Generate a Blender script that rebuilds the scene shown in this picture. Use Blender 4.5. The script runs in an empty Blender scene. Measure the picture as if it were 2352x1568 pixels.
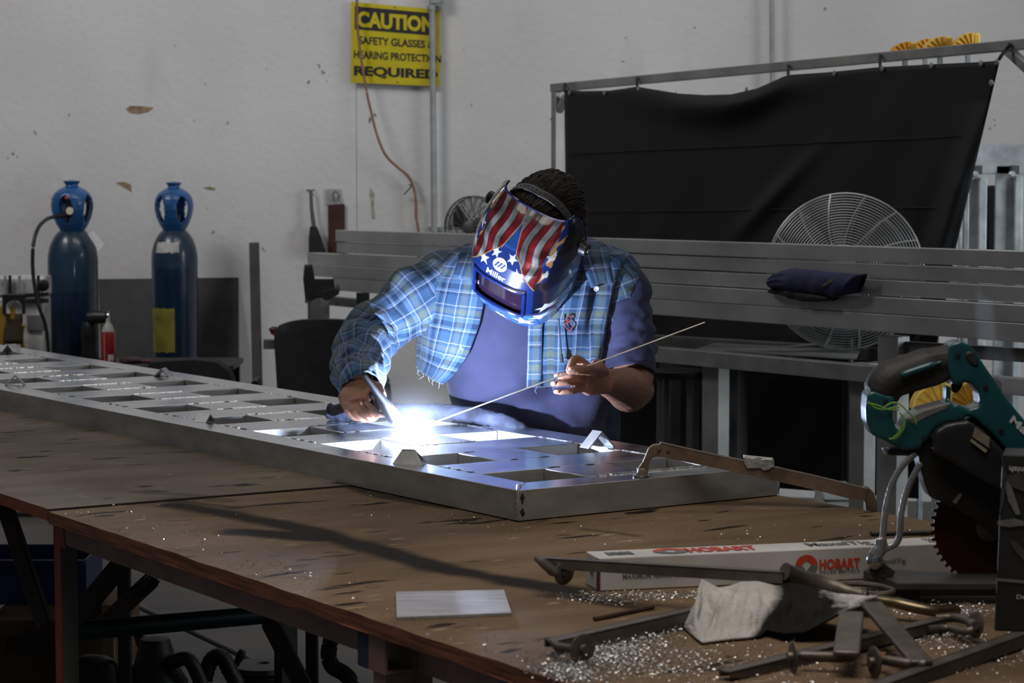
import bpy, bmesh, math, random
import numpy as np
from mathutils import Vector, Matrix, noise

scene = bpy.context.scene
COL = scene.collection
random.seed(7)
rng = np.random.default_rng(7)

# ---------------------------------------------------------------- camera
CAM_Z = 1.58
FPX = 85.0 / 36.0 * 2352
PITCH = math.atan((784 - 365) / FPX)
cam_data = bpy.data.cameras.new('camera')
cam_data.lens = 85.0
cam_data.sensor_width = 36.0
cam_data.sensor_fit = 'HORIZONTAL'
cam_data.clip_start = 0.05
cam_data.clip_end = 100
cam_data.dof.use_dof = True
cam_data.dof.focus_distance = 5.25
cam_data.dof.aperture_fstop = 10.0
cam = bpy.data.objects.new('camera', cam_data)
COL.objects.link(cam)
cam.location = (0, 0, CAM_Z)
cam.rotation_euler = (math.pi / 2 - PITCH, 0, 0)
scene.camera = cam

# ---------------------------------------------------------------- world, lamps, exposure
scene.view_settings.view_transform = 'Standard'
scene.view_settings.look = 'None'
scene.view_settings.gamma = 1.0
scene.view_settings.use_curve_mapping = False
scene.view_settings.exposure = 0.0
world = bpy.data.worlds.new('workshop_air')
scene.world = world
world.use_nodes = True
world.node_tree.nodes['Background'].inputs[0].default_value = (0.80, 0.90, 1.0, 1)
world.node_tree.nodes['Background'].inputs[1].default_value = 0.055


def area_lamp(name, loc, target, sx, sy, power, color):
    l = bpy.data.lights.new(name, 'AREA')
    l.shape = 'RECTANGLE'
    l.size, l.size_y = sx, sy
    l.energy = power
    l.color = color
    o = bpy.data.objects.new(name, l)
    COL.objects.link(o)
    o.location = loc
    d = Vector(target) - Vector(loc)
    o.rotation_euler = d.to_track_quat('-Z', 'Y').to_euler()
    return o


area_lamp('bay_light', (-4.2, 8.2, 5.2), (-1.2, 12.2, 1.9), 2.0, 1.2, 98, (1.0, 0.975, 0.97))
area_lamp('bay_light', (0.8, 7.6, 6.0), (0.6, 11.2, 2.0), 4.0, 1.4, 72, (1.0, 0.98, 0.975))
dl_ = area_lamp('door_daylight', (5.2, 6.2, 2.2), (1.6, 8.7, 1.2), 1.8, 2.4, 30, (0.88, 0.95, 1.0))
dl_.data.spread = math.radians(75)
bl_ = area_lamp('bench_fill', (0.1, 2.9, 3.5), (0.1, 3.5, 0.9), 1.8, 1.8, 24, (1.0, 0.91, 0.80))  # unseen fill lamp added overhead to brighten the bench top
bl_.data.spread = math.radians(120)


# ---------------------------------------------------------------- helpers
def W(x, y, z=None, Y=None):
    """point of the place seen at a spot of the photograph, at height z or depth Y"""
    rx = (x - 1176) / FPX
    ry = -(y - 784) / FPX
    c, s = math.cos(PITCH), math.sin(PITCH)
    d = Vector((rx, c + ry * s, -s + ry * c))
    t = (z - CAM_Z) / d.z if z is not None else Y / d.y
    return Vector((0, 0, CAM_Z)) + d * t


def lin(r, g=None, b=None):
    if g is None:
        g = b = r
    def f(v):
        v /= 255.0
        return v / 12.92 if v <= 0.04045 else ((v + 0.055) / 1.055) ** 2.4
    return (f(r), f(g), f(b))


MATS = {}


def mat(name, color, rough=0.5, metal=0.0, var=0.15, scale=8.0, stretch=(1, 1, 1), bump=0.0,
        bscale=60.0, dark=None, spec=0.5, attr=None, coat=0.0, sheen=0.0, emit=None, rvar=0.1):
    """procedural material: noise-varied colour and roughness, optional bump"""
    if name in MATS:
        return MATS[name]
    m = bpy.data.materials.new(name)
    MATS[name] = m
    m.use_nodes = True
    nt = m.node_tree
    N, L = nt.nodes, nt.links
    b = N['Principled BSDF']
    tc = N.new('ShaderNodeTexCoord')
    mp = N.new('ShaderNodeMapping')
    mp.inputs['Scale'].default_value = stretch
    L.new(tc.outputs['Object'], mp.inputs[0])
    nz = N.new('ShaderNodeTexNoise')
    nz.inputs['Scale'].default_value = scale
    nz.inputs['Detail'].default_value = 6
    nz.inputs['Roughness'].default_value = 0.6
    L.new(mp.outputs[0], nz.inputs[0])
    mix = N.new('ShaderNodeMix')
    mix.data_type = 'RGBA'
    d = dark if dark else tuple(v * (1 - var) * 0.8 for v in color)
    hi = tuple(min(1, v * (1 + var)) for v in color)
    mix.inputs[6].default_value = (*d, 1)
    mix.inputs[7].default_value = (*hi, 1)
    rp = N.new('ShaderNodeMapRange')
    rp.inputs[1].default_value = 0.3
    rp.inputs[2].default_value = 0.7
    L.new(nz.outputs[0], rp.inputs[0])
    L.new(rp.outputs[0], mix.inputs[0])
    out = mix.outputs[2]
    if attr:
        at = N.new('ShaderNodeAttribute')
        at.attribute_name = attr
        mu = N.new('ShaderNodeMix')
        mu.data_type = 'RGBA'
        mu.blend_type = 'MULTIPLY'
        mu.inputs[0].default_value = 1.0
        L.new(at.outputs['Color'], mu.inputs[6])
        L.new(out, mu.inputs[7])
        out = mu.outputs[2]
    L.new(out, b.inputs['Base Color'])
    rr = N.new('ShaderNodeMapRange')
    rr.inputs[3].default_value = max(0.02, rough - rvar)
    rr.inputs[4].default_value = min(1, rough + rvar)
    L.new(nz.outputs[0], rr.inputs[0])
    L.new(rr.outputs[0], b.inputs['Roughness'])
    b.inputs['Metallic'].default_value = metal
    b.inputs['Specular IOR Level'].default_value = spec
    b.inputs['Coat Weight'].default_value = coat
    b.inputs['Coat Roughness'].default_value = 0.08
    if sheen:
        b.inputs['Sheen Weight'].default_value = sheen
    if bump:
        n2 = N.new('ShaderNodeTexNoise')
        n2.inputs['Scale'].default_value = bscale
        n2.inputs['Detail'].default_value = 4
        L.new(mp.outputs[0], n2.inputs[0])
        bp = N.new('ShaderNodeBump')
        bp.inputs['Strength'].default_value = bump
        bp.inputs['Distance'].default_value = 0.01
        L.new(n2.outputs[0], bp.inputs['Height'])
        L.new(bp.outputs[0], b.inputs['Normal'])
    if emit:
        b.inputs['Emission Color'].default_value = (*emit[0], 1)
        b.inputs['Emission Strength'].default_value = emit[1]
    return m


OFF = {}


def tagit(o, label=None, cat=None, group=None, kind=None):
    if label: o['label'] = label
    if cat: o['category'] = cat
    if group: o['group'] = group
    if kind: o['kind'] = kind
    return o


def thing(name, label, cat, loc, group=None):
    o = bpy.data.objects.new(name, None)
    o.empty_display_size = 0.05
    COL.objects.link(o)
    o.location = loc
    OFF[o] = Vector(loc)
    return tagit(o, label, cat, group)


def copy_tree(o, parent=None):
    c = o.copy()
    COL.objects.link(c)
    if parent: c.parent = parent
    for ch in list(o.children):
        copy_tree(ch, c)
    return c


def frame_from(d, up=(0, 0, 1)):
    d = Vector(d).normalized()
    up = Vector(up)
    if abs(d.dot(up.normalized())) > 0.98:
        up = Vector((0, 1, 0)) if abs(d.y) < 0.9 else Vector((1, 0, 0))
    s = d.cross(up).normalized()
    u = s.cross(d).normalized()
    return d, s, u


class MB:
    def __init__(self):
        self.v, self.f, self.mi = [], [], []
        self.uv, self.col = {}, {}

    def add(self, vs, fs, mi=0):
        b = len(self.v)
        self.v += [Vector(p) for p in vs]
        self.f += [tuple(i + b for i in f) for f in fs]
        self.mi += [mi] * len(fs)
        return b

    def box(self, c, size, rot=None, mi=0):
        hx, hy, hz = size[0] / 2, size[1] / 2, size[2] / 2
        vs = [Vector((sx * hx, sy * hy, sz * hz)) for sz in (-1, 1) for sy in (-1, 1) for sx in (-1, 1)]
        if rot is not None: vs = [rot @ p for p in vs]
        vs = [p + Vector(c) for p in vs]
        self.add(vs, [(0, 2, 3, 1), (4, 5, 7, 6), (0, 1, 5, 4), (2, 6, 7, 3), (0, 4, 6, 2), (1, 3, 7, 5)], mi)
        return self

    def bar(self, p0, p1, w, h, up=(0, 0, 1), mi=0):
        """rectangular bar, w across, h along up"""
        p0, p1 = Vector(p0), Vector(p1)
        d, s, u = frame_from(p1 - p0, up)
        vs = []
        for p in (p0, p1):
            for a, b in ((-1, -1), (1, -1), (1, 1), (-1, 1)):
                vs.append(p + s * (a * w / 2) + u * (b * h / 2))
        self.add(vs, [(3, 2, 1, 0), (4, 5, 6, 7), (0, 1, 5, 4), (1, 2, 6, 5), (2, 3, 7, 6), (3, 0, 4, 7)], mi)
        return self

    def tubebar(self, p0, p1, w, h, t=0.003, up=(0, 0, 1), mi=0):
        """hollow rectangular tube, open at both ends"""
        p0, p1 = Vector(p0), Vector(p1)
        d, s, u = frame_from(p1 - p0, up)
        vs = []
        for p in (p0, p1):
            for k in (0, t):
                for a, b in ((-1, -1), (1, -1), (1, 1), (-1, 1)):
                    vs.append(p + s * (a * (w / 2 - k)) + u * (b * (h / 2 - k)))
        fs = []
        for i in range(4):
            j = (i + 1) % 4
            fs += [(i, j, 8 + j, 8 + i), (4 + j, 4 + i, 12 + i, 12 + j), (j, i, 4 + i, 4 + j), (8 + i, 8 + j, 12 + j, 12 + i)]
        self.add(vs, fs, mi)
        return self

    def loft(self, rings, cap=True, closed=True, mi=0, uv=None):
        n = len(rings[0])
        vs = [p for r in rings for p in r]
        fs = []
        for i in range(len(rings) - 1):
            for j in range(n if closed else n - 1):
                k = (j + 1) % n
                fs.append((i * n + j, i * n + k, (i + 1) * n + k, (i + 1) * n + j))
        if cap and closed:
            fs.append(tuple(range(n - 1, -1, -1)))
            fs.append(tuple((len(rings) - 1) * n + j for j in range(n)))
        b = self.add(vs, fs, mi)
        if uv:
            for i in range(len(rings)):
                for j in range(n):
                    self.uv[b + i * n + j] = uv(i, j)
        return self

    def tube(self, pts, r, n=10, cap=True, mi=0, flat=1.0, up=(0, 0, 1)):
        """swept tube along points, r number or list; flat squashes along up"""
        pts = [Vector(p) for p in pts]
        rs = r if isinstance(r, (list, tuple)) else [r] * len(pts)
        rings = []
        for i, p in enumerate(pts):
            a = pts[max(0, i - 1)]
            c = pts[min(len(pts) - 1, i + 1)]
            d, s, u = frame_from(c - a, up)
            rings.append([p + s * (math.cos(2 * math.pi * k / n) * rs[i]) + u * (math.sin(2 * math.pi * k / n) * rs[i] * flat) for k in range(n)])
        return self.loft(rings, cap, True, mi)

    def cyl(self, p0, p1, r0, r1=None, n=20, mi=0):
        return self.tube([p0, p1], [r0, r0 if r1 is None else r1], n, True, mi)

    def lathe(self, base, prof, n=32, axis=(0, 0, 1), mi=0, a0=0.0, a1=2 * math.pi):
        base = Vector(base)
        d, s, u = frame_from(axis, (0, 1, 0) if abs(Vector(axis).normalized().z) > 0.9 else (0, 0, 1))
        rings = []
        for r, h in prof:
            rings.append([base + d * h + s * (math.cos(a0 + (a1 - a0) * k / n) * r) + u * (math.sin(a0 + (a1 - a0) * k / n) * r) for k in range(n)])
        return self.loft(rings, True, True, mi)

    def ball(self, c, r, n=16, m=10, sc=(1, 1, 1), rot=None, mi=0):
        c = Vector(c)
        rings = []
        for i in range(m + 1):
            ph = -math.pi / 2 + math.pi * min(max(i / m, 0.02), 0.98)
            ring = []
            for k in range(n):
                a = 2 * math.pi * k / n
                p = Vector((math.cos(ph) * math.cos(a) * r * sc[0], math.cos(ph) * math.sin(a) * r * sc[1], math.sin(ph) * r * sc[2]))
                if rot is not None: p = rot @ p
                ring.append(c + p)
            rings.append(ring)
        return self.loft(rings, True, True, mi)

    def prism(self, poly, d, mi=0):
        """polygon of 3-D points pushed along vector d"""
        d = Vector(d)
        n = len(poly)
        vs = [Vector(p) for p in poly] + [Vector(p) + d for p in poly]
        fs = [tuple(range(n - 1, -1, -1)), tuple(range(n, 2 * n))]
        fs += [(i, (i + 1) % n, n + (i + 1) % n, n + i) for i in range(n)]
        self.add(vs, fs, mi)
        return self

    def grid(self, fn, nu, nv, mi=0, col=None, uvs=None):
        b = len(self.v)
        vs, fs = [], []
        for i in range(nu + 1):
            for j in range(nv + 1):
                vs.append(fn(i / nu, j / nv))
        for i in range(nu):
            for j in range(nv):
                a = i * (nv + 1) + j
                fs.append((a, a + nv + 1, a + nv + 2, a + 1))
        self.add(vs, fs, mi)
        for i in range(nu + 1):
            for j in range(nv + 1):
                k = b + i * (nv + 1) + j
                if col: self.col[k] = col(i / nu, j / nv)
                if uvs: self.uv[k] = uvs(i / nu, j / nv)
        return self

    def build(self, name, mats, parent=None, smooth=True, angle=38, bevel=0.0, seg=2, origin=None,
              solid=0.0, subsurf=0, fix=True):
        if not isinstance(mats, (list, tuple)): mats = [mats]
        off = OFF.get(parent, Vector((0, 0, 0)))
        org = Vector(origin) if origin is not None else Vector((0, 0, 0))
        base = org if parent is None else off
        me = bpy.data.meshes.new(name)
        me.from_pydata([tuple(p - base) for p in self.v], [], self.f)
        for m in mats: me.materials.append(m)
        me.polygons.foreach_set('material_index', self.mi)
        if self.uv:
            ul = me.uv_layers.new(name='UVMap')
            for lp in me.loops:
                ul.data[lp.index].uv = self.uv.get(lp.vertex_index, (0, 0))
        if self.col:
            ca = me.color_attributes.new('paint', 'FLOAT_COLOR', 'POINT')
            for k, cval in self.col.items():
                ca.data[k].color = (*cval, 1)
        if fix:
            bm = bmesh.new()
            bm.from_mesh(me)
            bmesh.ops.recalc_face_normals(bm, faces=bm.faces)
            bm.to_mesh(me)
            bm.free()
        if smooth:
            me.polygons.foreach_set('use_smooth', [True] * len(me.polygons))
            me.set_sharp_from_angle(angle=math.radians(angle))
        me.update()
        o = bpy.data.objects.new(name, me)
        COL.objects.link(o)
        if parent is not None:
            o.parent = parent
            OFF[o] = off
        else:
            o.location = org
            OFF[o] = org
        if solid:
            md = o.modifiers.new('thickness', 'SOLIDIFY')
            md.thickness = solid
            md.offset = 0
        if bevel:
            md = o.modifiers.new('bevel', 'BEVEL')
            md.width = bevel
            md.segments = seg
            md.limit_method = 'ANGLE'
            md.angle_limit = math.radians(40)
            md.harden_normals = False
        if subsurf:
            md = o.modifiers.new('subd', 'SUBSURF')
            md.levels = md.render_levels = subsurf
        return o


def text_geo(s, bold=0.0, shear=0.0, spacing=1.0):
    """outline of a line of writing as 2-D verts and faces, baseline at 0, cap height about 0.7"""
    cu = bpy.data.curves.new('t', 'FONT')
    cu.body = s
    cu.offset = bold
    cu.shear = shear
    cu.space_character = spacing
    cu.resolution_u = 4
    o = bpy.data.objects.new('t', cu)
    COL.objects.link(o)
    dg = bpy.context.evaluated_depsgraph_get()
    me = o.evaluated_get(dg).to_mesh()
    vs = [(v.co.x, v.co.y) for v in me.vertices]
    fs = [tuple(p.vertices) for p in me.polygons]
    o.evaluated_get(dg).to_mesh_clear()
    bpy.data.objects.remove(o)
    bpy.data.curves.remove(cu)
    x0 = min(p[0] for p in vs); x1 = max(p[0] for p in vs)
    y0 = min(p[1] for p in vs); y1 = max(p[1] for p in vs)
    return [((x - x0) / (x1 - x0), (y - y0) / (y1 - y0)) for x, y in vs], fs


def text_on(mb, s, fn, bold=0.02, shear=0.0, spacing=1.0, mi=0):
    """lay writing on a surface: fn maps (0..1, 0..1) to a point"""
    vs, fs = text_geo(s, bold, shear, spacing)
    mb.add([fn(x, y) for x, y in vs], fs, mi)
    return mb


def smooth_path(pts, n=8):
    """Catmull-Rom through points"""
    P = [Vector(p) for p in pts]
    P = [P[0] * 2 - P[1]] + P + [P[-1] * 2 - P[-2]]
    out = []
    for i in range(1, len(P) - 2):
        for k in range(n):
            t = k / n
            a, b, c, d = P[i - 1], P[i], P[i + 1], P[i + 2]
            out.append(0.5 * ((2 * b) + (c - a) * t + (2 * a - 5 * b + 4 * c - d) * t * t + (3 * b - a - 3 * c + d) * t ** 3))
    out.append(P[-2])
    return out


def interp(x, xs, ys):
    return float(np.interp(x, xs, ys))


# ---------------------------------------------------------------- common materials
ALU = mat('brushed_aluminium', (0.66, 0.67, 0.69), 0.21, 1.0, 0.08, 14, (1, 1, 6), rvar=0.07)
ALU_ROUGH = mat('mill_aluminium', (0.42, 0.43, 0.44), 0.5, 0.8, 0.2, 6, (1, 1, 1), bump=0.05)
ALU_DULL = mat('dull_aluminium_tube', (0.50, 0.50, 0.50), 0.36, 0.6, 0.10, 3)
GALV = mat('galvanised_steel', (0.42, 0.45, 0.47), 0.5, 0.5, 0.3, 9, bump=0.03)
STEEL = mat('worn_steel', (0.17, 0.145, 0.12), 0.48, 0.75, 0.3, 22, bump=0.08)
STEEL_BR = mat('brown_oiled_steel', (0.20, 0.145, 0.105), 0.5, 0.55, 0.28, 18, bump=0.08)
BLACK = mat('black_plastic', (0.012, 0.012, 0.014), 0.42, 0, 0.3, 12)
BLACKM = mat('black_rubber', (0.015, 0.015, 0.017), 0.75, 0, 0.3, 12)
CHROME = mat('polished_steel', (0.55, 0.55, 0.56), 0.22, 1.0, 0.1, 20)
# ---------------------------------------------------------------- the setting
def wall_y(x):
    return 12.2 + (x + 2.58) * (11.0 - 12.2) / (2.33 + 2.58)


def on_wall(px, py, gap=0.0):
    """point of the back wall behind a spot of the photograph"""
    Y = 11.6
    for _ in range(12):
        p = W(px, py, Y=Y)
        Y = wall_y(p.x) - gap
    return W(px, py, Y=Y)


WALL_T = Vector((4.91, -1.2, 0)).normalized()
WALL_N = Vector((-1.2, -4.91, 0)).normalized()      # towards the room


def wall_material():
    m = bpy.data.materials.new('white_painted_concrete')
    m.use_nodes = True
    nt = m.node_tree
    N, L = nt.nodes, nt.links
    b = N['Principled BSDF']
    tc = N.new('ShaderNodeTexCoord')
    def noise_(scale, detail, stretch=(1, 1, 1), off=(0, 0, 0)):
        mp = N.new('ShaderNodeMapping')
        mp.inputs['Scale'].default_value = stretch
        mp.inputs['Location'].default_value = off
        L.new(tc.outputs['Object'], mp.inputs[0])
        n = N.new('ShaderNodeTexNoise')
        n.inputs['Scale'].default_value = scale
        n.inputs['Detail'].default_value = detail
        L.new(mp.outputs[0], n.inputs[0])
        return n
    def ramp(src, a, c, inv=False):
        r = N.new('ShaderNodeMapRange')
        r.inputs[1].default_value = a
        r.inputs[2].default_value = c
        if inv:
            r.inputs[3].default_value, r.inputs[4].default_value = 1, 0
        L.new(src.outputs[0], r.inputs[0])
        return r
    def mixc(fac, a, bb):
        x = N.new('ShaderNodeMix')
        x.data_type = 'RGBA'
        if fac is not None: L.new(fac.outputs[0], x.inputs[0])
        for i, s in ((6, a), (7, bb)):
            if isinstance(s, tuple): x.inputs[i].default_value = (*s, 1)
            else: L.new(s.outputs[2], x.inputs[i])
        return x
    c1 = mixc(ramp(noise_(0.9, 5), 0.35, 0.65), (0.60, 0.585, 0.57), (0.70, 0.69, 0.685))
    c2 = mixc(ramp(noise_(3.2, 6, (1, 1, 0.35), (3, 1, 2)), 0.60, 0.85), c1, (0.52, 0.50, 0.48))
    c3 = mixc(ramp(noise_(17, 3, (1, 1, 0.8), (7, 2, 5)), 0.718, 0.74), c2, (0.23, 0.22, 0.21))
    L.new(c3.outputs[2], b.inputs['Base Color'])
    b.inputs['Roughness'].default_value = 0.6
    bp = N.new('ShaderNodeBump')
    bp.inputs['Strength'].default_value = 0.25
    bp.inputs['Distance'].default_value = 0.01
    L.new(noise_(30, 5).outputs[0], bp.inputs['Height'])
    L.new(bp.outputs[0], b.inputs['Normal'])
    return m


WALLM = wall_material()
# the wall is cast in two slabs that meet at an upright joint
joint = on_wall(819, 400)
for a, bq, nm in ((-7.5, -0.0015, 'wall_back_left'), (0.0015, 7.5, 'wall_back_right')):
    mb = MB()
    p0 = Vector((joint.x, joint.y, 0)) + WALL_T * a
    p1 = Vector((joint.x, joint.y, 0)) + WALL_T * bq
    q = -WALL_N * 0.2
    mb.prism([p0, p1, p1 + Vector((0, 0, 6.2)), p0 + Vector((0, 0, 6.2))], q)
    tagit(mb.build(nm, WALLM, smooth=False), kind='structure')
mb = MB()
pj = Vector((joint.x, joint.y, 0)) - WALL_N * 0.002
mb.box(pj + Vector((0, 0, 3.1)) - WALL_N * 0.05, (0.03, 0.03, 6.2))
tagit(mb.build('trim_1', mat('joint_filler', (0.50, 0.49, 0.47), 0.8), smooth=False), kind='structure')

FLOORM = mat('grey_concrete_floor', (0.085, 0.08, 0.075), 0.6, 0, 0.25, 2.2, bump=0.1, bscale=25)
mb = MB()
mb.box((0, 6.0, -0.05), (16, 16, 0.1))
tagit(mb.build('floor', FLOORM, smooth=False), kind='structure')

# old glue and bare patches on the wall (thin flakes of torn paint)
def wall_flake(name, label, pts, color, group=None):
    mb = MB()
    mb.prism([on_wall(x, y, 0.001) for x, y in pts], WALL_N * 0.003)
    return tagit(mb.build(name, mat('torn_paint_%d_%d' % (int(color[0] * 999), int(color[1] * 999)), color, 0.8, 0, 0.35, 40), smooth=False), label, 'paint patch', group)


wall_flake('torn_paint_patch', 'wide brown patch of torn paint, highest on the white wall left of the sign',
           [(290, 250), (300, 243), (328, 244), (352, 247), (340, 256), (318, 261), (298, 258)], (0.30, 0.20, 0.12))
wall_flake('torn_paint_patch', 'hooked tan patch of torn paint between the two blue gas cylinders',
           [(267, 419), (285, 417), (301, 424), (302, 440), (290, 432), (276, 424)], (0.33, 0.23, 0.12))
wall_flake('torn_paint_patch', 'small tan scrape on the wall just right of the second gas cylinder',
           [(468, 430), (480, 428), (495, 431), (492, 436), (478, 434)], (0.36, 0.29, 0.19))
wall_flake('torn_paint_patch', 'thin yellowish scrape on the wall below the warning sign',
           [(852, 430), (860, 445), (858, 470), (861, 500), (855, 502), (854, 470), (850, 445)], (0.42, 0.38, 0.28))

# ---------------------------------------------------------------- conduits on the wall
PIPE = mat('painted_conduit', (0.36, 0.37, 0.37), 0.5, 0.2, 0.15, 10)
GAPC = 0.06
def conduit(label, xt, yt, xb, yb, r, extra=None):
    a, bb = on_wall(xt, yt, GAPC), on_wall(xb, yb, GAPC)
    t = thing('wall_conduit', label, 'conduit', bb)
    MB().tube([a, bb], r, 14).build('pipe', PIPE, t)
    for k in (0.28, 0.8):
        p = a.lerp(bb, k)
        mb = MB()
        mb.lathe(p - Vector((0, 0, 0.012)), [(r * 1.25, 0), (r * 1.25, 0.024)], 14)
        mb.box(p - WALL_N * (GAPC / 2 + 0.005), (r * 4, GAPC - 0.01, 0.02), Matrix.Rotation(math.atan2(WALL_T.y, WALL_T.x), 3, 'Z'))
        mb.build('clip', PIPE, t)
    return t


c1 = conduit('grey pipe conduit running down the wall across the right edge of the yellow sign', 990, -260, 999, 720, 0.0145)
pc = on_wall(1003, 2, GAPC)
mb = MB()
mb.box(pc + Vector((0, 0, 0.03)), (0.05, 0.05, 0.09), Matrix.Rotation(math.atan2(WALL_T.y, WALL_T.x), 3, 'Z'))
mb.build('junction_box', PIPE, c1, bevel=0.004)
conduit('grey pipe conduit on the wall above the black curtain', 1770, -260, 1776, 420, 0.0115)

# ---------------------------------------------------------------- caution sign
def sign_point(u, v):
    """u right, v up over the face of the sign, slightly bowed off the wall"""
    tl, tr, br, bl = (806, 4), (1009, 22), (1009, 198), (806, 190)
    x = (tl[0] * (1 - u) + tr[0] * u) * v + (bl[0] * (1 - u) + br[0] * u) * (1 - v)
    y = (tl[1] * (1 - u) + tr[1] * u) * v + (bl[1] * (1 - u) + br[1] * u) * (1 - v)
    return (x, y)


SG = 0.035
c00, c10, c01, c11 = [on_wall(*sign_point(u, v), SG) for u, v in ((0, 0), (1, 0), (0, 1), (1, 1))]
def sign3(u, v, g=0.0):
    p = c00 * (1 - u) * (1 - v) + c10 * u * (1 - v) + c01 * (1 - u) * v + c11 * u * v
    return p + WALL_N * g


sg = thing('caution_sign', 'yellow caution sign asking for safety glasses and hearing protection, high on the wall', 'sign', c00)
YEL = mat('sign_yellow', (0.62, 0.50, 0.006), 0.45, 0, 0.06, 3)
SBLK = mat('sign_black', (0.016, 0.016, 0.016), 0.5, 0, 0.1, 3)
mb = MB()
mb.prism([sign3(0, 0), sign3(1, 0), sign3(1, 1), sign3(0, 1)], -WALL_N * 0.004)
mb.build('sign_board', YEL, sg, smooth=False)
mb = MB()
mb.prism([sign3(0.045, 0.665, 0.0006), sign3(0.955, 0.655, 0.0006), sign3(0.955, 0.945, 0.0006), sign3(0.045, 0.95, 0.0006)], WALL_N * 0.0008)
mb.build('black_band', SBLK, sg, smooth=False)
def sign_text(s, u0, u1, v0, v1, m, g, bold):
    mb = MB()
    text_on(mb, s, lambda x, y: sign3(u0 + (u1 - u0) * x, v0 + (v1 - v0) * y, g), bold)
    mb.build('lettering', m, sg, smooth=False, fix=False)
sign_text('CAUTION', 0.075, 0.945, 0.695, 0.895, YEL, 0.0022, 0.045)
sign_text('SAFETY GLASSES &', 0.09, 0.94, 0.485, 0.585, SBLK, 0.0012, 0.03)
sign_text('HEARING PROTECTION', 0.035, 1.02, 0.305, 0.405, SBLK, 0.0012, 0.03)
sign_text('REQUIRED', 0.035, 0.985, 0.07, 0.215, SBLK, 0.0012, 0.045)
for u, v in ((0.53, 0.03), (0.5, 0.975)):
    mb = MB()
    mb.cyl(sign3(u, v, -0.03), sign3(u, v, 0.002), 0.004, n=10)
    mb.build('screw', mat('rusty_screw', (0.12, 0.06, 0.03), 0.7), sg)

# orange cord hanging in front of the sign
CORD = mat('orange_brown_cord', (0.26, 0.115, 0.065), 0.55, 0, 0.2, 14)
pts = [(820, -120, .10), (820, 30, .09), (823, 80, .08), (832, 150, .08), (843, 215, .08), (852, 255, .09), (866, 310, .11), (885, 355, .10),
       (912, 383, .08), (935, 402, .06), (948, 425, .05), (955, 460, .06), (956, 500, .06), (962, 540, .06), (963, 640, .05)]
mb = MB()
mb.tube(smooth_path([on_wall(x, y, g) for x, y, g in pts], 6), 0.0062, 8)
cd = tagit(mb.build('extension_cord', CORD, origin=on_wall(963, 640, .05)), 'orange brown extension cord hanging down the wall across the yellow sign', 'cord')
hk = on_wall(948, 424, 0.0)
mb = MB()
mb.tube([hk, hk + WALL_N * 0.06, on_wall(945, 428, .09), on_wall(928, 447, .03)], 0.003, 8)
tagit(mb.build('wall_hook', STEEL, origin=hk), 'small bent wire hook on the wall holding the orange cord', 'hook')
# ---------------------------------------------------------------- workbench
TZ = 0.88
FT = 0.062                   # height of the aluminium panel's tubing
FZ = TZ + FT
N0, N1 = W(0, 1137, TZ), W(1236, 1549, TZ)
F0, F1 = W(1788, 1137, TZ), W(2134, 1196, TZ)
ND = (N1 - N0).normalized()
FD = (F1 - F0).normalized()
def tab(l, w):
    """point of the table top: l along (0 at the seam in the sheets, + towards the right front), w across (0 near edge, 1 far edge)"""
    a = SEAM_N + ND * l
    bq = SEAM_F + FD * l
    return a.lerp(bq, w)
SEAM_N = W(107, 1174, TZ)
SEAM_N = N0 + ND * (SEAM_N - N0).dot(ND)
# the seam runs square across the table
cross = Vector((-ND.y, ND.x, 0))
cross = cross if cross.x > 0 else -cross
t = ((F0 - SEAM_N).cross(FD)).z / (cross.cross(FD)).z
SEAM_F = SEAM_N + cross * t

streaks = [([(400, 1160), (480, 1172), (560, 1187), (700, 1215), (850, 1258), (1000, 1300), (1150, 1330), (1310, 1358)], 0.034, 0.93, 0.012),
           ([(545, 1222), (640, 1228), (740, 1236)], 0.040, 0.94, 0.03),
           ([(800, 1112), (880, 1140), (960, 1152), (1040, 1165)], 0.026, 0.75, 0.0),  # dark band along the foot of the near rail
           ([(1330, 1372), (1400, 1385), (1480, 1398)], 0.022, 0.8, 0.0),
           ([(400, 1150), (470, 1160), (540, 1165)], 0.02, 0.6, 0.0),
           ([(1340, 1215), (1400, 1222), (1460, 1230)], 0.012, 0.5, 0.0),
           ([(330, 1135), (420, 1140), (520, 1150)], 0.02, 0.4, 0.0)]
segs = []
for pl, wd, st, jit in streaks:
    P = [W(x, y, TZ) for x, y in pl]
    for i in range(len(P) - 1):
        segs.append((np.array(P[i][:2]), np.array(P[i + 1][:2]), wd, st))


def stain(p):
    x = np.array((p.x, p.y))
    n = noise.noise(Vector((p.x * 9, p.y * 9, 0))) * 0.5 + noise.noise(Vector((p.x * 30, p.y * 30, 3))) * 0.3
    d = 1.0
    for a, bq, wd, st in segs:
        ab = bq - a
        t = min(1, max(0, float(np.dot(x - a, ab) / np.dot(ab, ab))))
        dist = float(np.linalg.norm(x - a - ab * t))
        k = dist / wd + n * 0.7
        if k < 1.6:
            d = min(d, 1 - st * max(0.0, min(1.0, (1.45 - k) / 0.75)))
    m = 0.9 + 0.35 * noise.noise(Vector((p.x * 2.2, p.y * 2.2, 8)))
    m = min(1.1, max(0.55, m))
    return (d * m, d * m * (1 - 0.0 * d), d * m)


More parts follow.
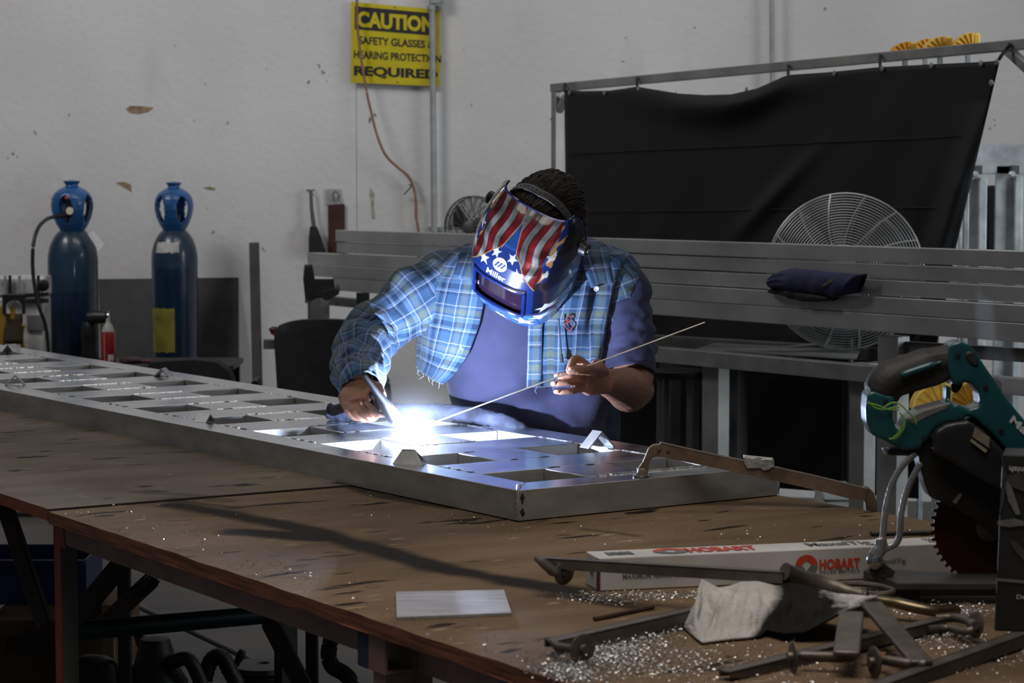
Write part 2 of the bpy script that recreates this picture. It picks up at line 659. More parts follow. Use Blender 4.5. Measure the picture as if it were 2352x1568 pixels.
def wood_material(name, c0, c1, rough):
    m = bpy.data.materials.new(name)
    m.use_nodes = True
    nt = m.node_tree
    N, L = nt.nodes, nt.links
    b = N['Principled BSDF']
    tc = N.new('ShaderNodeTexCoord')
    ang = math.atan2(cross.y, cross.x)
    def nz(scale, detail, stretch, lo, hi, rot=ang):
        mp = N.new('ShaderNodeMapping')
        mp.vector_type = 'POINT'
        mp.inputs['Rotation'].default_value = (0, 0, -rot)
        mp2 = N.new('ShaderNodeMapping')
        mp2.inputs['Scale'].default_value = stretch
        L.new(tc.outputs['Object'], mp.inputs[0])
        L.new(mp.outputs[0], mp2.inputs[0])
        n = N.new('ShaderNodeTexNoise')
        n.inputs['Scale'].default_value = scale
        n.inputs['Detail'].default_value = detail
        L.new(mp2.outputs[0], n.inputs[0])
        r = N.new('ShaderNodeMapRange')
        r.inputs[1].default_value, r.inputs[2].default_value = lo, hi
        L.new(n.outputs[0], r.inputs[0])
        return r
    def mx(f, a, c):
        x = N.new('ShaderNodeMix')
        x.data_type = 'RGBA'
        L.new(f.outputs[0], x.inputs[0])
        for i, s in ((6, a), (7, c)):
            if isinstance(s, tuple): x.inputs[i].default_value = (*s, 1)
            else: L.new(s.outputs[2], x.inputs[i])
        return x
    g = mx(nz(4, 7, (0.7, 2.6, 1), 0.25, 0.75), c0, c1)
    g = mx(nz(2.2, 4, (1, 1.6, 1), 0.52, 0.75), g, tuple(v * 0.55 for v in c0))
    # charred flecks, longer along the grain, and pale scratches
    g = mx(nz(11, 3, (0.5, 2.0, 1), 0.645, 0.67), g, (0.012, 0.008, 0.006))
    g = mx(nz(24, 3, (0.45, 2.2, 1), 0.675, 0.70), g, (0.33, 0.25, 0.16))
    at = N.new('ShaderNodeAttribute')
    at.attribute_name = 'paint'
    mu = N.new('ShaderNodeMix')
    mu.data_type = 'RGBA'
    mu.blend_type = 'MULTIPLY'
    mu.inputs[0].default_value = 1
    L.new(at.outputs['Color'], mu.inputs[6])
    L.new(g.outputs[2], mu.inputs[7])
    L.new(mu.outputs[2], b.inputs['Base Color'])
    b.inputs['Roughness'].default_value = rough
    b.inputs['Specular IOR Level'].default_value = 0.18
    bp = N.new('ShaderNodeBump')
    bp.inputs['Strength'].default_value = 0.3
    bp.inputs['Distance'].default_value = 0.004
    L.new(nz(30, 5, (1, 2, 1), 0, 1).outputs[0], bp.inputs['Height'])
    L.new(bp.outputs[0], b.inputs['Normal'])
    return m


PLY = wood_material('scorched_plywood', (0.122, 0.080, 0.046), (0.205, 0.142, 0.086), 0.78)
PLYG = wood_material('grey_worn_plywood', (0.130, 0.104, 0.075), (0.20, 0.166, 0.124), 0.75)
EDGE = mat('dark_ply_edge', (0.26, 0.095, 0.05), 0.75, 0, 0.5, 7, (1, 1, 40), dark=(0.025, 0.012, 0.008), bump=0.2)
EDGEO = mat('orange_ply_edge', (0.30, 0.085, 0.04), 0.7, 0, 0.3, 7, (1, 1, 6), dark=(0.13, 0.035, 0.02))

SEAM_DARK = mat('dark_sheet_end', (0.022, 0.016, 0.012), 0.8)  # sheet ends coloured dark so the seam reads as a dark line
bench = thing('workbench', 'long steel-framed workbench with a scorched plywood top under the welded panel', 'workbench', (SEAM_N.x, SEAM_N.y, 0))
def sheet(l0, l1, z, th, m, em, nl, nw, name='tabletop'):
    dz = Vector((0, 0, z - TZ))
    mb = MB()
    def fn(u, v):
        l = l0 + (l1 - l0) * u
        p = tab(l, v) + dz
        if v == 0: p = p + Vector((0.83, 0.5, 0)).normalized() * 0.006 * noise.noise(Vector((l * 9, 0, 1)))
        return p
    mb.grid(fn, nl, nw, 0, lambda u, v: stain(tab(l0 + (l1 - l0) * u, v)))
    e = [fn(i / nl, 0) for i in range(nl + 1)]
    mb.loft([[p for p in e], [p - Vector((0, 0, th)) for p in e]], False, False, 1)
    e = [fn(i / nl, 1) for i in range(nl + 1)]
    mb.loft([[p for p in e], [p - Vector((0, 0, th)) for p in e]], False, False, 1)
    for u in (0, 1):
        e = [fn(u, 0), fn(u, 1)]
        mb.loft([[p for p in e], [p - Vector((0, 0, th)) for p in e]], False, False, 2)
    cs = [fn(0, 0), fn(1, 0), fn(1, 1), fn(0, 1)]
    mb.add([p - Vector((0, 0, th)) for p in cs], [(0, 1, 2, 3)], 1)
    return mb.build(name, [m, em, SEAM_DARK], bench, smooth=True, angle=50)
sheet(0.002, 2.9, TZ, 0.024, PLY, EDGE, 360, 170)
sheet(-4.6, -0.002, TZ + 0.004, 0.024, PLYG, EDGEO, 260, 90)

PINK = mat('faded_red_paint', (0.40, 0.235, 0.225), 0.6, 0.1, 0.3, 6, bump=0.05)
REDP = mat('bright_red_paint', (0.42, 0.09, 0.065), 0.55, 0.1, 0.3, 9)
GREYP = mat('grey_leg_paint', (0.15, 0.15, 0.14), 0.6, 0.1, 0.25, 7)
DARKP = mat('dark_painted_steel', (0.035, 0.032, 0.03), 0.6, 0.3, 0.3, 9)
BLUEP = mat('blue_paint_mark', (0.035, 0.045, 0.095), 0.6, 0, 0.2, 9)
zb = TZ - 0.024
IN = cross
def under(l, inset, z):
    p = SEAM_N + ND * l + cross * inset
    return Vector((p.x, p.y, z))
stub_l = (N1 - SEAM_N).dot(ND) - 0.62
# near beam, far beam and end beams under the right sheet
MB().bar(under(-0.135, 0.085, zb - 0.031), under(2.8, 0.085, zb - 0.031), 0.04, 0.060).build('near_beam', PINK, bench, bevel=0.003)
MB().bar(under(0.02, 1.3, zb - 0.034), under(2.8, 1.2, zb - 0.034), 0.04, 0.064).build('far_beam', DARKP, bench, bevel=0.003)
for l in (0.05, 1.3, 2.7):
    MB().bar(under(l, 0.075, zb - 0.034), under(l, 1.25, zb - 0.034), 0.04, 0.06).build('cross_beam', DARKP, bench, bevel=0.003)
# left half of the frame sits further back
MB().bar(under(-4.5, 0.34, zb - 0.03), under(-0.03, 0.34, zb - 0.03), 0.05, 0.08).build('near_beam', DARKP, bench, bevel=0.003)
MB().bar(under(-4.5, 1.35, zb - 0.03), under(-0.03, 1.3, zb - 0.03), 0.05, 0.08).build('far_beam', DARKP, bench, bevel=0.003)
# legs: rectangular tube, one red and one grey face on the corner leg
def leg(l, inset, m, w=0.05):
    p = under(l, inset, 0)
    mb = MB()
    mb.tubebar(p, p + Vector((0, 0, zb - 0.066)), w, w, 0.004, up=ND)
    return mb
cl = leg(-0.117, 0.084, REDP, 0.034).build('leg', GREYP, bench)
mb = MB()
pl = under(-0.117, 0.0655, 0)
mb.bar(pl, pl + Vector((0, 0, zb - 0.002)), 0.035, 0.003, up=cross)
mb.build('painted_face', REDP, cl, smooth=False)
mb = MB()
pl = under(0.055, 0.0275, 0)
mb.prism([under(-0.134, 0.0645, zb - 0.066), under(-0.07, 0.0645, zb - 0.066), under(-0.085, 0.0645, zb - 0.004), under(-0.134, 0.0645, zb - 0.004)], -cross * 0.002)
mb.build('weld_plate', REDP, cl, smooth=False)
leg(1.3, 0.09, PINK).build('leg', PINK, bench)
leg(2.65, 0.09, PINK).build('leg', PINK, bench)
for l in (0.05, 1.3, 2.65):
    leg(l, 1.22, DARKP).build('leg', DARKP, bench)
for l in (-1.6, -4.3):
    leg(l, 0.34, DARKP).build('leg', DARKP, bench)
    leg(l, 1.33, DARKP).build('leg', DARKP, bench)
# socket for a vice, an open square tube welded to the near beam
pS = W(862, 1500, 0.826)
sl, si = (pS - SEAM_N).dot(ND), (pS - SEAM_N).dot(cross)
mb = MB()
mb.tubebar(under(sl - 0.055, si + .028, 0.8255), under(sl + 0.03, si + .028, 0.8255), 0.056, 0.056, 0.005, up=(0, 0, 1))
sk = mb.build('socket_tube', PINK, bench, smooth=False)
mb = MB()
mb.prism([under(sl - 0.054, si - .0005, 0.799), under(sl - 0.022, si - .0005, 0.799), under(sl - 0.022, si - .0005, 0.852), under(sl - 0.054, si - .0005, 0.852)], -cross * 0.001)
mb.build('blue_mark', BLUEP, sk, smooth=False)
mb = MB()
mb.bar(under(sl - 0.056, si + .024, 0.8545), under(sl + 0.031, si + .024, 0.8545), 0.056, 0.002)
mb.build('bare_top', mat('bare_chipped_steel', (0.26, 0.23, 0.21), 0.6, 0.3, 0.3, 40, bump=0.3), sk)
mb = MB()
mb.bar(under(sl + 0.002, si + .03, 0.0), under(sl + 0.002, si + .03, 0.797), 0.05, 0.04, up=ND)
mb.build('leg', PINK, bench, bevel=0.003)
# stretchers and braces under the bench
mb = MB()
mb.tube([W(165, 1450, Y=5.3), W(600, 1412, Y=5.75), W(700, 1404, Y=5.85)], 0.022, 14)
mb.build('stretcher', mat('dark_teal_pipe', (0.018, 0.05, 0.065), 0.45, 0.2, 0.2, 6), bench)
for a, bq, w in (((300, 1270, 5.2), (165, 1430, 5.15), 0.045), ((618, 1425, 5.0), (740, 1660, 5.05), 0.036), ((8, 1152, 5.5), (105, 1440, 5.25), 0.034),
                 ((350, 1330, 6.2), (230, 1440, 6.2), 0.045)):
    MB().bar(W(a[0], a[1], Y=a[2]), W(bq[0], bq[1], Y=bq[2]), w, 0.03, up=(0, 1, 0)).build('brace', mat('brown_steel_brace', (0.075, 0.055, 0.045), 0.55, 0.3, 0.3, 9), bench, bevel=0.003)
for x in (285, 716):
    p = W(x, 1330, Y=6.3)
    MB().bar(Vector((p.x, p.y, 0)), Vector((p.x, p.y, zb - 0.03)), 0.032, 0.04, up=(0, 1, 0)).build('upright', DARKP, bench, bevel=0.003)

# ---------------------------------------------------------------- welded aluminium panel
A0 = W(1190, 1126, FZ)
dirb = (W(0, 894, FZ) - A0).normalized()
dira = (W(1787, 1071, FZ) - A0)
PW = dira.length
dira.normalize()
def fr(s, l, z=FZ):
    p = A0 + dira * s + dirb * l
    return Vector((p.x, p.y, z))
panel = thing('aluminium_grid', 'long welded aluminium grid lying on the workbench under the welder', 'metal grid', fr(0, 0, TZ))
PL = 4.9
RW = 0.078
zm = (FZ + TZ + 0.002) / 2
hh = FT - 0.002
ALU_MILL = mat('mill_finish_aluminium', (0.50, 0.495, 0.485), 0.42, 0.72, 0.10, 8, (1, 1, 3))
def fbar(name, s0, l0, s1, l1, w):
    mb = MB().bar(fr(s0, l0, zm), fr(s1, l1, zm), w, hh)
    mb.mi[4] = 1
    mb.build(name, [ALU_MILL, ALU], panel, bevel=0.0018)
def fplan(name, plan):
    mb = MB().prism([fr(s_, l_, TZ + .002) for s_, l_ in plan], (0, 0, FT - .002))
    mb.mi[1] = 1
    mb.build(name, [ALU_MILL, ALU], panel, bevel=0.0012)
fplan('side_rail', [(0, 0.0004), (RW, 0.0886), (RW, PL), (0, PL)])
fplan('side_rail', [(PW, 0.0004), (PW, PL), (PW - .094, PL), (PW - .094, 0.0886)])
fplan('end_bar', [(0.0002, 0), (PW - .0002, 0), (PW - .0945, 0.088), (RW + .0005, 0.088)])
s0, s1 = RW + 0.0006, PW - 0.0946
PITCHL = 0.32
nb = 15
SP0, SP1 = 0.236, 0.392
for k in range(nb):
    l = 0.249 + PITCHL * k
    fbar('cross_bar', s0, l + 0.08, s1, l + 0.08, 0.16)
    fbar('spine_block', (SP0 + SP1) / 2, l - 0.1604, (SP0 + SP1) / 2, l - 0.0006, SP1 - SP0)
# welds: bright beads on the joints, with a few dark burnt tacks
def bead(mb, p, q, r, seed):
    n = max(4, int((q - p).length / 0.005))
    pts, rs = [], []
    for i in range(n + 1):
        x = p.lerp(q, i / n)
        pts.append(x + Vector((0, 0, 0.001 * noise.noise(Vector((i * 0.7, seed, 0))))))
        rs.append(r * (0.75 + 0.5 * abs(math.sin(i * 1.3 + seed)) + 0.3 * noise.noise(Vector((i * 0.9, seed, 4)))))
    mb.tube(pts, rs, 6, flat=0.55)
BEAD = mat('weld_bead', (0.62, 0.62, 0.60), 0.3, 0.9, 0.25, 90, bump=0.3)
SOOT = mat('weld_soot', (0.02, 0.018, 0.016), 0.7, 0.2, 0.4, 60, bump=0.3)
far_beads, far_tacks = MB(), MB()
NBEAD = NTACK = 0
def one_bead(p, q, r, seed, k):
    global NBEAD
    if NBEAD < 92:
        m_ = MB(); bead(m_, p, q, r, seed); m_.build('weld_bead', BEAD, panel); NBEAD += 1
    else: bead(far_beads, p, q, r, seed)
def one_tack(c_, r, sc, k):
    global NTACK
    rot = Matrix.Rotation(math.atan2(dira.y, dira.x), 3, 'Z')
    if NTACK < 92:
        m_ = MB(); m_.ball(c_, r, 14, 6, sc, rot)
        for i_ in range(len(m_.v)):
            m_.v[i_] = c_ + (m_.v[i_] - c_) * (1 + .7 * noise.noise(m_.v[i_] * 160))
        m_.build('burnt_tack', SOOT, panel); NTACK += 1
    else: far_tacks.ball(c_, r, 10, 5, sc, rot)
one_bead(fr(SP0 + 0.02, 0.088, FZ), fr(s1 - 0.03, 0.088, FZ), 0.0055, 3, 0)
one_bead(fr(0.002, 0.004, TZ + 0.004), fr(0.002, 0.004, FZ), 0.005, 5, 0)
one_bead(fr(0.004, 0.006, FZ), fr(0.05, 0.07, FZ), 0.004, 6, 0)
one_bead(fr(PW, 0.002, TZ + 0.004), fr(PW, 0.002, FZ), 0.0045, 8, 0)
for z in (0.018, 0.045):
    one_tack(fr(0.010, -0.0005, TZ + z), 0.0065, (.8, 0.12, 1.3), 0)
for k in range(nb):
    l = 0.249 + PITCHL * k
    if k > 1:
        for ll in (l, l - 0.16):
            one_bead(fr(SP0 + 0.004, ll, FZ), fr(SP1 - 0.004, ll, FZ), 0.003, k + ll, k)
    for ss in (s0, s1):
        a = 0.02 if (k * 7 + (ss > .3)) % 3 else 0.06
        one_bead(fr(ss, l + a, FZ), fr(ss, l + 0.155, FZ), 0.0032 if ss > .3 else 0.0022, k * 2 + ss, k)
    for ss, ll in ((SP0, l - 0.16), (SP1, l - 0.16), (SP1, l - 0.001), (s0 + 0.002, l - 0.158)):
        one_bead(fr(ss, ll - 0.002, TZ + 0.006), fr(ss, ll - 0.002, FZ - 0.001), 0.0045, k + ss, k)
    for ss, ll in ((SP0 + 0.03, l), (SP1 - 0.04, l), (SP0 + 0.035, l - 0.16), (SP1 - 0.045, l - 0.16), (s0 + 0.001, l + 0.035), (s0 + 0.001, l + 0.075), (s0 + 0.001, l + 0.115),
                   (s1 - 0.001, l + 0.03), (s1, l + 0.13)):
        if rng.random() < (0.85 if k < 6 else 0.4):
            mid_ = abs(ss - .31) < .1
            one_tack(fr(ss, ll + rng.uniform(-.004, .004), FZ), 0.0125, (1.0 if mid_ else .5, 0.5 if mid_ else 1.0, 0.10), k)
far_beads.build('weld_bead', BEAD, panel)['kind'] = 'stuff'
if far_tacks.v: far_tacks.build('burnt_tack', SOOT, panel)['kind'] = 'stuff'

# small angle offcuts standing like tents on the panel
def offcut(px, py, ln, leg_, yaw, label, z=FZ, th=0.0035):
    p = W(px, py, z)
    mb = MB()
    h = leg_ * 0.707
    prof = [(-h, 0), (0, h), (h, 0), (h - th * 1.4, 0), (0, h - th * 1.42), (-h + th * 1.4, 0)]
    d = Vector((math.cos(yaw), math.sin(yaw), 0))
    s = Vector((-d.y, d.x, 0))
    a = [p - d * ln / 2 + s * x + Vector((0, 0, y)) for x, y in prof]
    mb.prism(a, d * ln)
    return tagit(mb.build('angle_offcut', ALU_ROUGH, smooth=False, bevel=0.0006, origin=p), label, 'metal offcut', 'small angle offcuts on the panel')
offcut(470, 968, 0.038, 0.030, math.radians(-32), 'small aluminium angle offcut on the near rail, left of the welding hand')
offcut(1372, 1026, 0.036, 0.052, math.radians(-56), 'large bright angle offcut standing on the far rail right of the welder')
p = W(940, 1064, FZ)
mb = MB()
_x = Vector((1, -.25, 0)).normalized(); _y = Vector((.25, 1, 0)).normalized()
mb.prism([p - _x * .032 - _y * .016, p + _x * .034 - _y * .016, p + _x * .013 + Vector((0, 0, .030)), p - _x * .015 + Vector((0, 0, .030))], _y * .003)
mb.prism([p - _x * .032 + _y * .022, p + _x * .034 + _y * .022, p + _x * .013 + Vector((0, 0, .030)), p - _x * .015 + Vector((0, 0, .030))], -_y * .003)
tagit(mb.build('angle_offcut', ALU_ROUGH, smooth=False, origin=p), 'dark angle offcut on the near rail just in front of the welding arc', 'metal offcut', 'small angle offcuts on the panel')
offcut(35, 884, 0.036, 0.042, math.radians(100), 'angle offcut on the near rail at the left edge of the photo')
offcut(376, 864, 0.036, 0.036, math.radians(75), 'angle offcut on the far rail in front of the second gas cylinder')
offcut(27, 806, 0.04, 0.034, math.radians(60), 'farthest angle offcut on the panel, by the yellow straps')
# ---------------------------------------------------------------- welder
PERSON = thing('person', 'person in a torn blue plaid shirt bending over the panel with torch and rod', 'person', (0.06, 6.08, 0))
SKIN = mat('sun_tanned_skin', (0.275, 0.128, 0.084), 0.5, 0, 0.16, 22, bump=0.12, bscale=160)


def sx(x, Y):
    return (x - 1176) / FPX * Y


# torso rings: photo row, left and right outline, depth of the axis, half depth
ROWS = [(1100, 1050, 1402, 6.085, .150), (1010, 1048, 1400, 6.05, .170), (960, 1046, 1398, 6.035, .172), (900, 1036, 1402, 6.025, .162), (850, 1020, 1408, 6.02, .150),
        (800, 1004, 1412, 6.01, .148), (740, 992, 1416, 6.0, .145), (690, 992, 1422, 5.99, .138), (640, 1002, 1430, 5.98, .128), (600, 1022, 1426, 5.97, .115),
        (575, 1052, 1400, 5.96, .100), (556, 1112, 1366, 5.95, .082), (543, 1180, 1330, 5.94, .064)]
RY = [-r[0] for r in ROWS]
SE = 2.5


def torso(y, th, off=0.0):
    """th 0 faces the camera, + towards image right"""
    xl, xr = interp(-y, RY, [r[1] for r in ROWS]), interp(-y, RY, [r[2] for r in ROWS])
    Yc, b = interp(-y, RY, [r[3] for r in ROWS]), interp(-y, RY, [r[4] for r in ROWS])
    cx = (sx(xl, Yc) + sx(xr, Yc)) / 2
    a = (sx(xr, Yc) - sx(xl, Yc)) / 2
    z = W(1176, y, Y=Yc).z
    s, c = math.sin(th), math.cos(th)
    return Vector((cx + (a + off) * math.copysign(abs(s) ** (2 / SE), s), Yc - (b + off) * math.copysign(abs(c) ** (2 / SE), c), z))


def th_at(y, px):
    """angle at which the front of the torso shows at column px"""
    xl, xr = interp(-y, RY, [r[1] for r in ROWS]), interp(-y, RY, [r[2] for r in ROWS])
    k = max(-0.999, min(0.999, (px - (xl + xr) / 2) / ((xr - xl) / 2)))
    return math.copysign(math.asin(abs(k) ** (SE / 2)), k)


# head frame: right, forward (face), up
hR = Vector((0.837, -0.31, -0.45)).normalized()
hU = Vector((0.04, -0.69, 0.72))
hU = (hU - hR * hU.dot(hR)).normalized()
hF = hR.cross(hU).normalized()
hM = Matrix((hR, hF, hU)).transposed()
HC = W(1240, 525, Y=5.75)


def hd(r, f, u):
    return HC + hR * r + hF * f + hU * u


# arms: shoulder, elbow, wrist
shL, elL, wrL = W(1066, 628, Y=5.98), W(838, 772, Y=5.87), W(826, 872, Y=5.585)
shR, elR, wrR = W(1408, 645, Y=5.97), W(1455, 886, Y=5.90), W(1390, 877, Y=5.62)

bm_ = MB()
def capsule(pts, rs, n=16):
    bm_.tube(pts, rs, n)
    bm_.ball(pts[0], rs[0] * 1.0, n, 8)
    bm_.ball(pts[-1], rs[-1] * 1.0, n, 8)
# trunk, kept inside the clothes
rings = []
for y in (1100, 1040, 980, 900, 820, 740, 680, 630, 600, 578, 562):
    rings.append([torso(y, 2 * math.pi * k / 40, -0.022) for k in range(40)])
bm_.loft(rings)
capsule([W(1262, 585, Y=5.95), W(1258, 560, Y=5.91), HC - hU * 0.05 - hF * 0.03], [.068, .060, .058])
# head with brow, nose, mouth, chin and ears
bm_.ball(HC - hF * 0.01 + hU * 0.01, 1, 28, 20, (.078, .099, .116), hM)
bm_.ball(hd(0, .028, -.065), 1, 22, 14, (.060, .068, .065), hM)
bm_.ball(hd(0, .076, -.100), .020, 14, 8)
bm_.tube([hd(0, .088, .005), hd(0, .104, -.028), hd(0, .112, -.042)], [.009, .012, .014], 10)
bm_.ball(hd(0, .112, -.042), .014, 10, 8)
for s in (-1, 1):
    bm_.ball(hd(.034 * s, .082, .015), 1, 12, 8, (.024, .014, .009), hM)
    bm_.ball(hd(.033 * s, .080, -.002), .0135, 12, 8)
    bm_.ball(hd(.079 * s, -.010, -.020), 1, 14, 10, (.009, .022, .033), hM)
    bm_.ball(hd(.012 * s, .098, -.046), .009, 10, 6)
bm_.ball(hd(0, .088, -.068), 1, 12, 8, (.026, .010, .006), hM)
bm_.ball(hd(0, .086, -.079), 1, 12, 8, (.024, .011, .007), hM)
# arms
capsule([shL, shL.lerp(elL, .5), elL], [.050, .046, .040])
capsule([elL, elL.lerp(wrL, .35), wrL], [.040, .039, .032])
capsule([shR, shR.lerp(elR, .5), elR + Vector((0, 0, .02))], [.052, .052, .050])
capsule([elR + Vector((-.012, -.02, -.008)), W(1440, 892, Y=5.81), W(1415, 884, Y=5.72), wrR], [.055, .052, .040, .031], 20)
bm_.ball(elR + Vector((.012, .012, -.012)), .040, 18, 12)
# legs and feet
for s, hx in ((-1, -0.035), (1, 0.155)):
    hip = Vector((hx, 6.08, 0.90)); kn = Vector((hx + s * .03, 6.05, .48)); an = Vector((hx + s * .04, 6.12, .09))
    capsule([hip, hip.lerp(kn, .5), kn, kn.lerp(an, .35), an], [.088, .078, .056, .056, .040])
    capsule([an + Vector((0, .02, -.035)), an + Vector((s * .01, -.09, -.045)), an + Vector((s * .02, -.17, -.055))], [.040, .040, .030])

# right hand of the person (left in the photo), closed on the torch handle
def P3(t): return W(t[0], t[1], Y=t[2])
def PL(t): return W(t[0], t[1], Y=t[2] - .205)
def PR(t): return W(t[0], t[1], Y=t[2] - .115)
palm = [wrL, PL((823, 888, 5.775)), PL((815, 908, 5.735)), PL((812, 924, 5.715))]
def pad(c0, c1, w0, w1, th0, th1, side, n=6):
    """flattened palm volume from c0 to c1 widening along side"""
    d = (c1 - c0).normalized(); side = (side - d * side.dot(d)).normalized(); nrm = d.cross(side)
    rings = []
    for i in range(n + 1):
        t = i / n; c = c0.lerp(c1, t); w = w0 + (w1 - w0) * t; h = th0 + (th1 - th0) * t
        if i in (0, n): w *= .82; h *= .7
        rings.append([c + side * (w * math.copysign(abs(math.cos(a)) ** .8, math.cos(a))) + nrm * (h * math.copysign(abs(math.sin(a)) ** .8, math.sin(a))) for a in [2 * math.pi * k / 20 for k in range(20)]])
    bm_.loft(rings)
kx = PL((845, 931, 5.70)) - PL((784, 913, 5.745))
pad(wrL + (wrL - palm[-1]) * .15, PL((812, 923, 5.722)), .030, .041, .022, .019, kx)
FINGERS_L = [[(784, 912, 5.745), (797, 940, 5.712), (812, 957, 5.722), (827, 962, 5.745)],
             [(799, 925, 5.725), (815, 948, 5.688), (833, 962, 5.695), (847, 964, 5.72)],
             [(819, 932, 5.712), (836, 951, 5.672), (853, 961, 5.672), (864, 957, 5.695)],
             [(842, 928, 5.71), (857, 943, 5.668), (869, 951, 5.655), (882, 952, 5.665)]]
def finger(pts, r0, r1):
    q = smooth_path(pts, 4)
    n = len(q) - 1
    rs = []
    for i in range(n + 1):
        t = i / n
        k = 1 + .10 * math.exp(-((t - .36) / .07) ** 2) + .07 * math.exp(-((t - .70) / .06) ** 2)
        rs.append((r0 + (r1 - r0) * t) * k)
    bm_.tube(q, rs, 12)
    bm_.ball(q[0], rs[0], 12, 8)
    bm_.ball(q[-1], rs[-1], 12, 8)
for fgr, r in zip(FINGERS_L, (.0080, .0086, .0089, .0086)):
    finger([PL(p) for p in fgr], r * 1.06, r * .84)
finger([PL(p) for p in [(846, 882, 5.775), (866, 890, 5.74), (876, 907, 5.715), (880, 926, 5.695)]], .0150, .0095)
bm_.ball(PL((850, 892, 5.755)), .020, 14, 10)
bm_.ball(PL((842, 905, 5.74)), .019, 14, 10)

# left hand (right in the photo) feeding the rod
kc = PR((1342, 873, 5.665))
pad(wrR + Vector((.018, .012, 0)), kc, .028, .037, .021, .016, Vector((0.05, 0, 1)))
FINGERS_R = [[(1346, 860, 5.668), (1316, 859, 5.636), (1292, 861, 5.636), (1278, 863, 5.650)],
             [(1346, 875, 5.668), (1312, 878, 5.636), (1284, 880, 5.634), (1270, 881, 5.648)],
             [(1350, 892, 5.672), (1318, 897, 5.645), (1292, 900, 5.642), (1277, 899, 5.655)]]
for fgr, r in zip(FINGERS_R, (.0081, .0079, .0073)):
    finger([PR(p) for p in fgr], r * 1.05, r * .88)
finger([PR(p) for p in [(1356, 848, 5.672), (1340, 834, 5.645), (1322, 824, 5.632), (1312, 838, 5.618), (1307, 850, 5.612)]], .0112, .0082)
finger([PR(p) for p in [(1384, 852, 5.705), (1364, 848, 5.66), (1340, 849, 5.61), (1322, 849, 5.597), (1309, 852, 5.597)]], .0150, .0092)
bm_.ball(PR((1372, 842, 5.69)), .0185, 14, 10)
bm_.ball(PR((1362, 862, 5.69)), .0175, 14, 10)

raw = bm_.build('raw', SKIN, None, smooth=False)
md = raw.modifiers.new('r', 'REMESH')
md.mode = 'VOXEL'
md.voxel_size = 0.0026
md = raw.modifiers.new('s', 'SMOOTH')
md.factor = 0.5
md.iterations = 3
dg = bpy.context.evaluated_depsgraph_get()
me = bpy.data.meshes.new_from_object(raw.evaluated_get(dg))
bpy.data.objects.remove(raw)
me.transform(Matrix.Translation(-OFF[PERSON]))
me.polygons.foreach_set('use_smooth', [True] * len(me.polygons))
me.name = 'body'
if not me.materials: me.materials.append(SKIN)
body = bpy.data.objects.new('body', me)
COL.objects.link(body)
body.parent = PERSON
OFF[body] = OFF[PERSON]
mb = MB()
NAIL = mat('fingernail', (0.50, 0.29, 0.22), 0.3, 0, 0.1, 20)
for q in ((1280, 861, 5.641), (1272, 879, 5.637), (1279, 898, 5.645)):
    mb.ball(PR(q) + Vector((0.002, -.0075, 0)), .006, 10, 6, (1, .35, .8))
mb.ball(PR((1312, 849, 5.597)) + Vector((0, -.0075, .003)), .0068, 10, 6, (1, .35, .8))
mb.build('fingernails', NAIL, body)

# ---------------------------------------------------------------- clothes
def cloth_nodes(name, rough=0.85):
    m = bpy.data.materials.new(name)
    m.use_nodes = True
    N, L = m.node_tree.nodes, m.node_tree.links
    b = N['Principled BSDF']
    b.inputs['Roughness'].default_value = rough
    b.inputs['Specular IOR Level'].default_value = 0.2
    b.inputs['Sheen Weight'].default_value = 0.08
    return m, N, L, b


